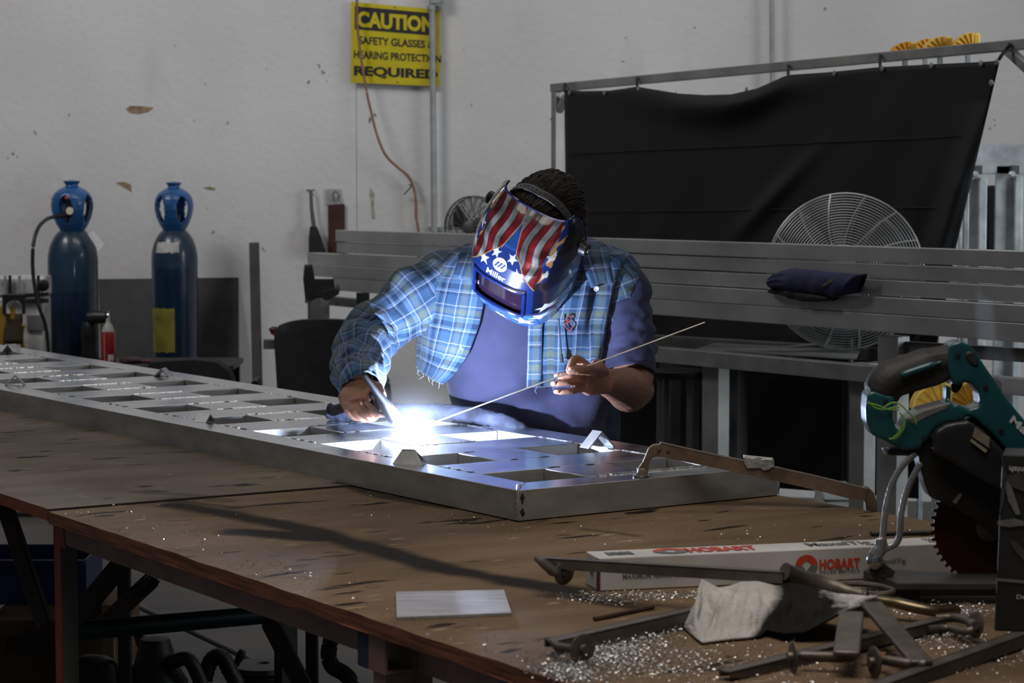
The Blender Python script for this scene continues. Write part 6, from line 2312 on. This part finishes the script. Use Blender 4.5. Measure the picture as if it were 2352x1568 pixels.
# ---------------------------------------------------------------- rag
TXr = [1572, 1600, 1612, 1640, 1652, 1680, 1705, 1740, 1790, 1850, 1920, 1985, 2008]
TYr = [1432, 1385, 1331, 1346, 1352, 1346, 1337, 1336, 1334, 1346, 1364, 1369, 1373]
BXr = [1572, 1600, 1612, 1680, 1745, 1760, 1800, 1850, 1900, 1950, 1985, 2008]
BYr = [1440, 1466, 1476, 1468, 1462, 1448, 1455, 1452, 1426, 1400, 1388, 1378]
def rag(u, v):
    x = 1572 + (2008 - 1572) * u
    yt, yb2 = interp(x, TXr, TYr), interp(x, BXr, BYr)
    zt2 = TZ + interp(x, [1572, 1610, 1700, 1800, 1900, 2008], [.008, .052, .056, .058, .056, .058])
    zb2 = TZ + interp(x, [1572, 1745, 1760, 1850, 1950, 2008], [.004, .004, .010, .016, .05, .060])
    lo, hi = W(x, yb2, zb2), W(x, yt, zt2)
    if v <= .72:
        t = v / .72
        p = lo.lerp(hi, t)
        k = math.sin(math.pi * t)
        wv = noise.noise(Vector((x / 46, t * 1.3, 2))) + .5 * noise.noise(Vector((x / 18, t * 3, 5)))
        p += Vector((0, -.020 * k * wv - .012 * k, .012 * k * wv))
        # sharp folded flap near the left end
        f = math.exp(-((x - (1664 - 40 * (1 - t))) / 9) ** 2)
        p += Vector((0, .016 * f * k, -.006 * f * k))
        return p
    t = (v - .72) / .28
    return hi + Vector((0, .05 * t, -(hi.z - TZ - .02) * t ** 1.4))
def ragcol(u, v):
    x = 1572 + (2008 - 1572) * u
    n = .5 * noise.noise(Vector((u * 14, v * 9, 1))) + .3 * noise.noise(Vector((u * 40, v * 30, 4)))
    e = (x - (1742 + 34 * math.sin(v * 4.4 - .9))) / 24
    r_ = (1985 - x - 85 * v) / 75
    k = max(0, min(1, e + .4 * n)) * max(0, min(1, r_ + 1.1 * n + .35))
    c_ = 1 - .97 * k
    return (c_, c_, c_ * (1 + .02 * k))
mb = MB()
mb.grid(rag, 150, 70, 0, ragcol)
RAGM = mat('white_terry_rag', (.50, .485, .47), .95, 0, .08, 20, bump=.5, bscale=260, attr='paint', spec=.1)
tagit(mb.build('shop_rag', RAGM, angle=180, solid=.003, origin=TP(1700, 1460)), 'white rag with a big black stain draped over the clamps', 'rag')

# ---------------------------------------------------------------- metal shavings (nobody could count them)
CH = mat('bright_shavings', (.62, .63, .64), .32, .85, .3, 200)
mb = MB()
def chips(n, region, zsp=.004, smin=.0007, smax=.0023):
    for _ in range(int(n * 1.6)):
        x, y, w = region()
        p = W(x, y, TZ + .0012 + abs(rng.normal(0, zsp)))
        if w is not None and rng.random() > w: continue
        s = rng.uniform(smin, smax)
        a = rng.uniform(0, 6.28); b_ = rng.uniform(-1.0, 1.0)
        d = Vector((math.cos(a), math.sin(a), math.sin(b_) * .5)) * s
        e = Vector((-math.sin(a) * .5, math.cos(a) * .5, math.cos(b_) * .6)) * s * rng.uniform(.3, .9)
        f_ = Vector((0, 0, s * .4))
        mb.add([p - d, p + e + f_, p + d, p - e], [(0, 1, 2, 3)])
def blob(cx, cy, sx_, sy, slope=0):
    def g():
        dx, dy = rng.normal(0, sx_), rng.normal(0, sy)
        return cx + dx, cy + dy + slope * dx, None
    return g
chips(1500, blob(1400, 1500, 60, 14, -.12), .006)
chips(1500, blob(1310, 1542, 34, 10, .1), .006)
chips(900, blob(1480, 1462, 50, 12, -.25), .004)
chips(700, blob(1430, 1530, 90, 16), .003)
chips(900, blob(1540, 1366, 90, 5, -.02), .003)
chips(400, blob(1400, 1372, 50, 8), .002)
chips(900, blob(1560, 1510, 120, 26), .002)
chips(800, blob(2200, 1400, 60, 10), .003)
chips(700, blob(2150, 1462, 60, 12), .002)
chips(500, blob(1900, 1350, 60, 8), .003)
chips(700, blob(1720, 1530, 120, 24), .0015)
chips(500, blob(2250, 1500, 80, 30), .0015)
def near_strip():
    x = rng.uniform(110, 1220)
    return x, 1137 + .333 * x + rng.uniform(-75, -6), None
def by_panel():
    x = rng.uniform(300, 1180)
    return x, 935 + .2175 * x + abs(rng.normal(0, 45)) + 4, None
chips(160, near_strip, .0005, .001, .003)
chips(260, by_panel, .0004, .0007, .0018)
chips(200, lambda: (rng.uniform(1200, 2100), rng.uniform(1195, 1250), None), .0004, .0007, .0018)
chips(60, lambda: (rng.uniform(100, 400), rng.uniform(1120, 1165), None), .0005, .001, .003)
sh_ = mb.build('metal_shavings', CH, smooth=False, fix=False, origin=TP(1400, 1500))
tagit(sh_, 'glittering aluminium shavings scattered over the bench top', 'metal shavings', kind='stuff')

# ---------------------------------------------------------------- cordless circular saw
SY = TP(2150, 1392).y
saw = thing('circular_saw', 'teal and black cordless circular saw standing on its base at the right of the bench', 'circular saw', Vector((TP(2150, 1392).x, SY + .07, TZ)))
TEAL = mat('teal_plastic', (.004, .060, .072), .35, 0, .12, 10, coat=.35)
SBK = mat('saw_black_grip', (.014, .013, .013), .6, 0, .25, 30, bump=.1, bscale=200)
GUARD = mat('dark_cast_guard', (.022, .020, .019), .42, .3, .3, 14)
SYC = SY + .07
def sp_(x, y, dy=0.0): return W(x, y, Y=SYC + dy)
def melt(mb, vox, m, name, parent, it=4):
    raw_ = mb.build('raw', m, None, smooth=False)
    md = raw_.modifiers.new('r', 'REMESH'); md.mode = 'VOXEL'; md.voxel_size = vox
    md = raw_.modifiers.new('s', 'SMOOTH'); md.factor = .5; md.iterations = it
    me_ = bpy.data.meshes.new_from_object(raw_.evaluated_get(bpy.context.evaluated_depsgraph_get()))
    bpy.data.objects.remove(raw_)
    me_.transform(Matrix.Translation(-OFF[parent]))
    me_.polygons.foreach_set('use_smooth', [True] * len(me_.polygons))
    me_.name = name
    if not me_.materials: me_.materials.append(m)
    o = bpy.data.objects.new(name, me_)
    COL.objects.link(o)
    o.parent = parent
    OFF[o] = OFF[parent]
    return o
PX = SYC / FPX
def poly(mb, pts, th, dy=0.0):
    mb.prism([sp_(x, y, dy - th / 2) for x, y in pts], (0, th, 0))
# teal shell: nose, front web, lower bar, rear loop
mb = MB()
poly(mb, [(2181, 797), (2190, 787), (2208, 784), (2228, 792), (2244, 812), (2264, 842), (2284, 872), (2310, 912), (2340, 948), (2400, 1020), (2400, 1090), (2352, 1072), (2310, 1030), (2272, 990), (2240, 962),
          (2222, 956), (2206, 966), (2180, 968), (2172, 940), (2200, 928), (2226, 940), (2252, 932), (2248, 900), (2232, 882), (2216, 878), (2196, 888), (2186, 872), (2178, 850)], .060)
poly(mb, [(2166, 930), (2184, 922), (2190, 946), (2182, 966), (2150, 982), (2122, 1020), (2108, 1032), (2076, 1034), (2046, 1010), (2066, 990), (2084, 960), (2120, 940)], .060)
poly(mb, [(1992, 906), (2004, 898), (2056, 912), (2050, 960), (2064, 998), (2104, 1016), (2100, 1034), (2072, 1034), (2032, 1012), (2002, 998), (1990, 970), (1988, 940)], .060)
poly(mb, [(2173, 884), (2185, 890), (2184, 925), (2172, 918)], .034)
melt(mb, .0032, TEAL, 'housing', saw)
# black rubber grip with teal inlay
mb = MB()
gp_ = smooth_path([sp_(2022, 905), sp_(2040, 876), sp_(2078, 858), sp_(2122, 842), (sp_(2166, 832)), sp_(2190, 828)], 5)
mb.tube(gp_, [.030] * 3 + [.031] * 5 + [.029] * 9 + [.027] * 9, 24, flat=1.0, up=(0, 1, 0))
poly(mb, [(1998, 900), (2012, 876), (2040, 850), (2080, 832), (2130, 814), (2182, 806), (2200, 830), (2188, 868), (2160, 884), (2110, 898), (2070, 910), (2060, 926), (2040, 915)], .048)
grip = melt(mb, .0032, SBK, 'grip', saw)
mb = MB()
mb.tube(smooth_path([sp_(2070, 862, -.031), sp_(2110, 848, -.031), sp_(2160, 832, -.029)], 5), [.004] + [.006] * 8 + [.003] * 2, 10)
mb.build('teal_inlay', TEAL, grip)
mb = MB()
poly(mb, [(2186, 872), (2214, 874), (2212, 886), (2202, 902), (2190, 904)], .022)
mb.build('trigger', BLACK, saw, bevel=.004)
mb = MB()
poly(mb, [(2218, 806), (2236, 806), (2250, 832), (2246, 846), (2230, 840), (2216, 822)], .0640)
mb.build('rubber_bumper', SBK, saw, bevel=.004)
mb = MB()
for x, y in ((2200, 816), (2264, 890), (2034, 922), (2122, 1006), (2300, 990)):
    mb2 = MB()
    mb2.lathe(sp_(x, y, -.0305), [(.0045, -.001), (.0045, .001), (.002, .0012)], 12, (0, -1, 0))
    mb2.build('screw', BLACK, saw)
mb = MB()
poly(mb, [(2082, 962), (2120, 940), (2178, 925), (2178, 940), (2140, 956), (2096, 978)], .0615)
mb.build('grey_inlay', mat('grey_rubber_inlay', (.12, .12, .118), .55), saw, bevel=.003)
mb = MB()
text_on(mb, 'Makita', lambda x, y: sp_(2318 + 78 * x + 10 * y, 968 + 70 * x - 15 * y, -.0308), .03)
mb.build('lettering', mat('white_print', (.55, .56, .57), .5), saw, smooth=False, fix=False)
# dark guard and motor cover
mb = MB()
poly(mb, [(2108, 1036), (2140, 1000), (2166, 972), (2206, 968), (2240, 962), (2272, 990), (2310, 1030), (2352, 1075), (2420, 1150), (2420, 1290), (2352, 1268), (2290, 1236), (2240, 1196), (2190, 1166), (2150, 1148), (2134, 1140), (2122, 1108), (2112, 1070)], .052, .010)
melt(mb, .0034, GUARD, 'blade_guard', saw, 5)
mb = MB()
poly(mb, [(2150, 990), (2176, 974), (2226, 966), (2262, 990), (2310, 1040), (2360, 1092), (2352, 1130), (2300, 1128), (2230, 1090), (2180, 1060), (2142, 1040)], .09, -.004)
melt(mb, .0036, BLACK, 'motor_cover', saw, 6)
mb = MB()
poly(mb, [(2240, 982), (2274, 1006), (2272, 1030), (2234, 1004)], .003, -.052)
lbp = mb.build('rating_plate', mat('cream_plate', (.20, .18, .13), .5, 0, .2, 40), saw, smooth=False, bevel=.001)
mb = MB()
poly(mb, [(2232, 1008), (2268, 1033), (2264, 1040), (2230, 1014)], .004, -.052)
mb.build('plate_edge', mat('cream_plate_edge', (.26, .235, .18), .5), lbp, smooth=False)
mb = MB()
poly(mb, [(2188, 1152), (2206, 1132), (2210, 1136), (2196, 1158)], .003, -.018)
mb.build('guard_mark', mat('pale_mark', (.16, .15, .14), .5), saw, smooth=False)
# blade with teeth
bc = sp_(2272, 1210, .022)
R_ = .0945
mb = MB()
nt_ = 48
out = []
for k in range(nt_):
    a0 = 2 * math.pi * k / nt_
    for da, rr in ((0, R_ - .006), (.45, R_ - .0055), (.62, R_ + .0005), (.85, R_)):
        a = a0 + da * 2 * math.pi / nt_
        out.append(bc + Vector((math.cos(a) * rr, 0, math.sin(a) * rr)))
mb.prism(out, (0, .002, 0))
mb.build('saw_blade', mat('dark_red_blade', (.040, .004, .004), .4, .3, .3, 9), saw, smooth=False)
mb = MB()
mb.lathe(bc, [(.022, 0), (.022, .006), (.012, .008)], 24, (0, -1, 0))
mb.build('blade_flange', STEEL, saw)
# base plate
def bz(x, y, z): return W(x, y, z)
BSM = mat('grey_base_steel', (.040, .039, .037), .55, .2, .25, 14)
mb = MB()
z1 = TZ + .036
zt_l = [(1986, 1308), (2060, 1338), (2420, 1338), (2420, 1318), (2120, 1312), (1994, 1300)]
mb.prism([W(x, y, z1) for x, y in zt_l], (0, 0, -.012))
mb.build('base_plate', BSM, saw, smooth=False, bevel=.002)
mb = MB()
p0, p1 = W(2064, 1344, z1 - .008), W(2420, 1344, z1 - .008)
mb.bar(p0 - Vector((0, 0, .006)), p1 - Vector((0, 0, .006)), .012, .020)
p2 = W(1990, 1314, z1 - .008)
mb.bar(p2 - Vector((0, 0, .006)), p0 - Vector((0, 0, .006)), .012, .020)
mb.build('base_lip', BSM, saw, bevel=.002)
for x in (2090, 2380):
    pf = W(x, 1334, z1)
    MB().box((pf.x, pf.y + .006, TZ + .0125), (.03, .02, .024)).build('base_runner', BLACKM, saw, bevel=.002)
# slotted depth link
mb = MB()
zs_ = [[(2104, 1040), (2074, 1068), (2052, 1104), (2038, 1150), (2031, 1200), (2026, 1240), (2012, 1274)], [(2116, 1062), (2100, 1090), (2082, 1130), (2070, 1180), (2066, 1230), (2056, 1250), (2030, 1262), (2016, 1276)]]
for pl in zs_:
    mb.tube(smooth_path([sp_(x, y, -.02) for x, y in pl], 5), .0058, 10, flat=.6, up=(0, 1, 0))
mb.tube(smooth_path([sp_(2024, 1236, -.02), sp_(2022, 1256, -.02), sp_(2008, 1280, -.02)], 4), [.010] * 5 + [.012] * 4, 12, flat=.5, up=(0, 1, 0))
melt(mb, .0024, mat('bright_link_steel', (.40, .41, .43), .35, .8, .15, 20), 'depth_link', saw, 2)
mb = MB()
mb.lathe(sp_(2008, 1286, -.012), [(.013, 0), (.013, .010), (.009, .012), (.009, .016), (.005, .018)], 18, (0, -1, 0))
mb.build('pivot_bolt', CHROME, saw)
mb = MB()
mb.bar(sp_(2004, 1300, -.012), sp_(2022, 1330, -.012), .018, .014, up=(0, 1, 0))
mb.bar(sp_(2010, 1290, -.006), sp_(2050, 1320, -.006), .014, .014, up=(0, 1, 0))
mb.build('pivot_bracket', BSM, saw, bevel=.002)
mb = MB()
poly(mb, [(2040, 1030), (2112, 1032), (2118, 1048), (2040, 1046)], .03)
wl = mb.build('work_light', BLACK, saw, bevel=.003)
mb = MB()
poly(mb, [(2027, 1030), (2039, 1030), (2039, 1046), (2034, 1044)], .022)
mb.build('light_lens', mat('clear_lens', (.62, .66, .75), .15), wl, bevel=.002)
# green tie
GRN = mat('lime_wire', (.16, .34, .025), .45, 0, .15, 30)
tie = thing('lime_cable_tie', 'thin lime green wire tied round the rear of the saw handle', 'cable tie', sp_(2000, 930, -.036))
for pl in ([(1994, 922), (2010, 936), (2030, 940), (2050, 936), (2066, 934)], [(1993, 926), (2014, 930), (2040, 940), (2066, 940)], [(2030, 936), (2046, 926), (2064, 926), (2084, 944), (2100, 960), (2105, 974)], [(2067, 948), (2078, 964), (2076, 984), (2060, 1004), (2042, 1008)], [(2078, 970), (2068, 990), (2050, 1006)]):
    mb = MB()
    mb.tube(smooth_path([sp_(x, y, -.038) for x, y in pl], 5), .0013, 7)
    mb.build('strand', GRN, tie)

# ---------------------------------------------------------------- dark product carton at the right edge
kb_ = TP(2284, 1448)
pk = thing('printed_carton', 'tall black product carton with grey picture standing at the right edge of the bench', 'carton', kb_)
dirx = Vector((.97, -.243, 0)).normalized()
diry = Vector((.243, .97, 0)).normalized()
kh = W(2296, 1044, Y=kb_.y).z - TZ
def kx_(a, h, g=.001): return kb_ + dirx * a - diry * g + Vector((.008 * (h / kh), 0, h))
mb = MB()
mb.loft([[kb_ + Vector((0, 0, .001)), kb_ + dirx * .16 + Vector((0, 0, .001)), kb_ + dirx * .16 + diry * .09 + Vector((0, 0, .001)), kb_ + diry * .09 + Vector((0, 0, .001))],
         [kb_ + Vector((.008, 0, kh)), kb_ + dirx * .16 + Vector((.008, 0, kh)), kb_ + dirx * .16 + diry * .09 + Vector((.008, 0, kh)), kb_ + diry * .09 + Vector((.008, 0, kh))]])
mb.build('box_body', mat('black_carton', (.012, .0135, .0145), .5, 0, .25, 6), pk, smooth=False, bevel=.0015)
def kpix(px, py):
    o = Vector((0, 0, CAM_Z)); d = W(px, py, Y=1) - o
    k = (kb_ - diry * .001 - o).dot(diry) / d.dot(diry)
    return o + d * k - diry * .0006
GP = mat('grey_carton_print', (.055, .058, .062), .4, 0, .4, 30)
GPL = mat('pale_carton_print', (.13, .14, .145), .4, 0, .3, 30)
for pts, m in (([(2312, 1092), (2332, 1086), (2352, 1084), (2400, 1090), (2400, 1130), (2352, 1128), (2330, 1120), (2318, 1112)], GP), ([(2308, 1112), (2316, 1096), (2330, 1136), (2344, 1180), (2334, 1182), (2316, 1150)], GPL),
               ([(2291, 1196), (2330, 1190), (2352, 1196), (2352, 1206), (2318, 1210), (2292, 1206)], GPL), ([(2318, 1238), (2336, 1244), (2352, 1262), (2380, 1290), (2352, 1288), (2330, 1262)], GP),
               ([(2300, 1040), (2312, 1088), (2306, 1150), (2294, 1190), (2303, 1100)], GP)):
    mb = MB()
    mb.prism([kpix(x, y) for x, y in pts], -diry * .0002)
    mb.build('printed_picture', m, pk, smooth=False)
mb = MB()
mb.prism([kpix(x, y) for x, y in ((2288, 1327), (2352, 1332), (2420, 1336), (2420, 1343), (2352, 1339), (2288, 1333))], -diry * .0002)
mb.build('printed_line', GPL, pk, smooth=False)
WPR = mat('white_carton_print', (.42, .43, .44), .5)
mb = MB()
text_on(mb, 'finish', lambda x, y: kpix(2362 - 44 * x, 1073 + 14 * y - 3 * x), .03)
mb.build('lettering', WPR, pk, smooth=False, fix=False)
mb = MB()
text_on(mb, 'Deburring', lambda x, y: kpix(2335 + 74 * x, 1378 - 13 * y), .02)
mb.build('lettering', WPR, pk, smooth=False, fix=False)
# ---------------------------------------------------------------- things stored under the bench
def on_floor(px, Y): 
    p = W(px, 900, Y=Y)
    return Vector((p.x, p.y, 0))
p = on_floor(60, 7.4)
cr = thing('plastic_crate', 'blue plastic crate in the shadow under the bench', 'crate', p)
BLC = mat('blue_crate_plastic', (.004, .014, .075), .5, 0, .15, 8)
zt_c, zb_c = W(60, 1285, Y=7.4).z, W(60, 1388, Y=7.4).z
x0, x1 = W(-60, 900, Y=7.4).x, W(190, 900, Y=7.4).x
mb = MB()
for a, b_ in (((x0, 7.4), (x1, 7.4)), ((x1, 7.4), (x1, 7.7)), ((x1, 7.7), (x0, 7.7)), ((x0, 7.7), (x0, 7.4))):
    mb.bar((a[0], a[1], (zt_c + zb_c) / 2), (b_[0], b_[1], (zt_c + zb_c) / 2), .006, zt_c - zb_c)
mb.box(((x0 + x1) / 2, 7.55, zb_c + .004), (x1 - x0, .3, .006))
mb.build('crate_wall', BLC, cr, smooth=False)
mb = MB()
mb.bar((x0, 7.392, zt_c - .008), (x1, 7.392, zt_c - .008), .012, .016)
mb.build('rim', BLC, cr)
p2 = on_floor(120, 7.2)
bxw = thing('cardboard_box', 'worn brown cardboard box under the bench, below the blue crate', 'box', p2)
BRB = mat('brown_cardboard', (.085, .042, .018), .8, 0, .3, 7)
zt_b = zb_c - .001
xa, xb_ = W(-40, 900, Y=7.15).x, W(250, 900, Y=7.15).x
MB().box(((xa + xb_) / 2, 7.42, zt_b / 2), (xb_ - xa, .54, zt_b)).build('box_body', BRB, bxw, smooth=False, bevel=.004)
mb = MB()
mb.box((W(70, 1480, Y=7.145).x, 7.146, W(70, 1478, Y=7.145).z), (.10, .004, .05))
mb.build('hand_hole', BLACKM, bxw, smooth=False)
mb = MB()
mb.prism([W(158, 1404, Y=7.12), W(240, 1384, Y=7.12), W(252, 1400, Y=7.12), W(242, 1440, Y=7.12), W(170, 1448, Y=7.12)], (0, .012, 0))
mb.build('open_flap', BRB, bxw, smooth=False)
MB().box((W(248, 1500, Y=7.1).x, 7.11, .13), (.035, .02, .26)).build('pale_corner', mat('pale_cardboard', (.16, .12, .06), .8), bxw, smooth=False)
# work boots / black housings
def lump(name, label, cat, c, r, sc, m, dz=.35, seed=0):
    mb = MB()
    mb.ball(c, 1, 26, 16, tuple(r * k for k in sc))
    for k in range(len(mb.v)):
        mb.v[k] += (mb.v[k] - c) * (dz * noise.noise(mb.v[k] * 14 + Vector((seed, 0, 0))))
        mb.v[k].z = max(mb.v[k].z, .002)
    return tagit(mb.build(name, m, angle=180, origin=Vector((c.x, c.y, 0))), label, cat)
BK2 = mat('dull_black_housing', (.010, .010, .010), .55, 0, .3, 10)
v = on_floor(350, 6.6)
vac = thing('shop_vacuum', 'black shop vacuum standing under the bench beside the cardboard box', 'vacuum', v)
zt_v = W(350, 1466, Y=6.6).z
MB().lathe(v, [(.085, .0), (.092, .02), (.090, zt_v - .12), (.060, zt_v - .07), (.046, zt_v - .02), (.040, zt_v), (.01, zt_v + .004)], 24).build('body', BK2, vac)
mb = MB()
mb.tube(smooth_path([v + Vector((.05, -.03, zt_v - .06)), v + Vector((.10, -.05, zt_v - .05)), v + Vector((.14, -.05, zt_v - .14)), v + Vector((.15, -.05, .05))], 6), .02, 12)
mb.build('hose', BK2, vac)
q = on_floor(268, 6.5)
mb = MB()
zz = W(262, 1518, Y=6.5).z
mb.tube(smooth_path([W(238, 1570, Y=6.5), W(236, 1530, Y=6.5), W(250, 1520, Y=6.5), W(266, 1526, Y=6.5), W(272, 1560, Y=6.5), W(270, 1620, Y=6.5)], 5), .006, 8)
lo_ = lump('tool_case', 'low black tool case under the bench, partly out of the frame', 'case', Vector((W(215, 900, Y=6.6).x, 6.6, .10)), .12, (1, .8, .9), BK2, .2, 3)
OFF[lo_] = Vector(lo_.location)
mb.build('carry_handle', BK2, lo_)
dk = on_floor(600, 6.9)
stk = None
GRW = mat('grey_grinding_disc', (.085, .082, .078), .7, 0, .3, 20)
zc_ = W(610, 1535, Y=6.9).z
rl = thing('wire_reel', 'grey reel with a round hole lying on the floor under the bench', 'reel', Vector((W(590, 900, Y=6.9).x, 6.95, 0)))
c_ = Vector((W(592, 900, Y=6.9).x, 6.98, 0))
MB().lathe(c_, [(.092, .0), (.092, .012), (.04, .02), (.04, zc_ - .03), (.094, zc_ - .02), (.094, zc_ - .004), (.020, zc_), (.018, zc_ - .02)], 32).build('spool', GRW, rl)
mb = MB()
for k in range(5):
    mb.lathe(c_ + Vector((0, 0, .02 + k * (zc_ - .05) / 5)), [(.06, 0), (.078, .006), (.078, .012), (.06, .018)], 28)
mb.build('wound_wire', mat('dark_wound_wire', (.05, .048, .045), .5, .5), rl)
hz = [(470, 1560), (482, 1520), (500, 1506), (515, 1515), (530, 1545), (545, 1575), (552, 1640), (552, 1672)]
mb = MB()
mb.tube(smooth_path([W(x, y, Y=6.7) for x, y in hz], 6), .022, 14)
ho = mb.build('ribbed_hose', BK2, origin=on_floor(552, 6.7))
tagit(ho, 'thick black ribbed hose standing between the vacuum and the grey reel', 'hose')
mb = MB()
for k in range(12):
    qq = smooth_path([W(x, y, Y=6.7) for x, y in hz], 6)
    if k * 2 + 1 < len(qq): mb.tube([qq[k * 2], qq[k * 2].lerp(qq[k * 2 + 1], .4)], .0245, 14)
mb.build('hose_ribs', BK2, ho)
mb = MB()
mb.tube(smooth_path([W(540, 1532, Y=6.75), W(550, 1510, Y=6.75), W(558, 1492, Y=6.75)], 4), [.006, .008, .009, .011, .012, .013, .012, .011, .008], 12)
tagit(mb.build('handle_tool', BK2, origin=W(540, 1532, Y=6.75)), 'short black tool handle leaning up beside the grey reel', 'tool')
mb = MB()
mb.tube(smooth_path([W(766, 1446, Y=5.6), W(758, 1478, Y=5.6), W(755, 1505, Y=5.6), W(764, 1530, Y=5.6), W(790, 1546, Y=5.6), W(806, 1570, Y=5.6), W(806, 1640, Y=5.6), Vector((W(806, 1640, Y=5.6).x, 5.6, .02))], 6), .019, 14)
tagit(mb.build('black_hose', BK2, origin=W(806, 1640, Y=5.6)), 'thick black hose hanging in an S curve under the bench near the socket', 'hose')
mb = MB()
mb.tube(smooth_path([W(305, 1360, Y=5.9), W(340, 1338, Y=5.9), W(352, 1322, Y=5.9)], 5), .014, 12)
mb.tube(smooth_path([W(318, 1366, Y=5.9), W(350, 1345, Y=5.9), W(362, 1330, Y=5.9)], 5), .008, 12)
tagit(mb.build('clamp_handles', mat('glossy_black_steel', (.03, .03, .03), .25, .5), origin=W(310, 1360, Y=5.9)), 'shiny black tool handles hanging under the bench behind the front beam', 'tool')
mb = MB()
mb.tube([W(250, 1360, Y=8.2), W(440, 1450, Y=7.6), W(640, 1545, Y=7.1)], .010, 10)
fl = mb.build('floor_pipe', mat('grey_floor_pipe', (.16, .155, .15), .6), origin=on_floor(440, 7.6))
tagit(fl, 'thin grey pipe slanting across the floor under the bench', 'pipe')
mb = MB()
mb.prism([W(292, 1415, Y=7.0), W(318, 1420, Y=7.0), W(340, 1500, Y=7.0), W(322, 1510, Y=7.0)], (0, .03, 0))
tagit(mb.build('red_handle', mat('dull_red_tool', (.07, .010, .010), .5), smooth=False, bevel=.004, origin=W(320, 1510, Y=7.0)), 'dull red tool leaning behind the black vacuum under the bench', 'tool')
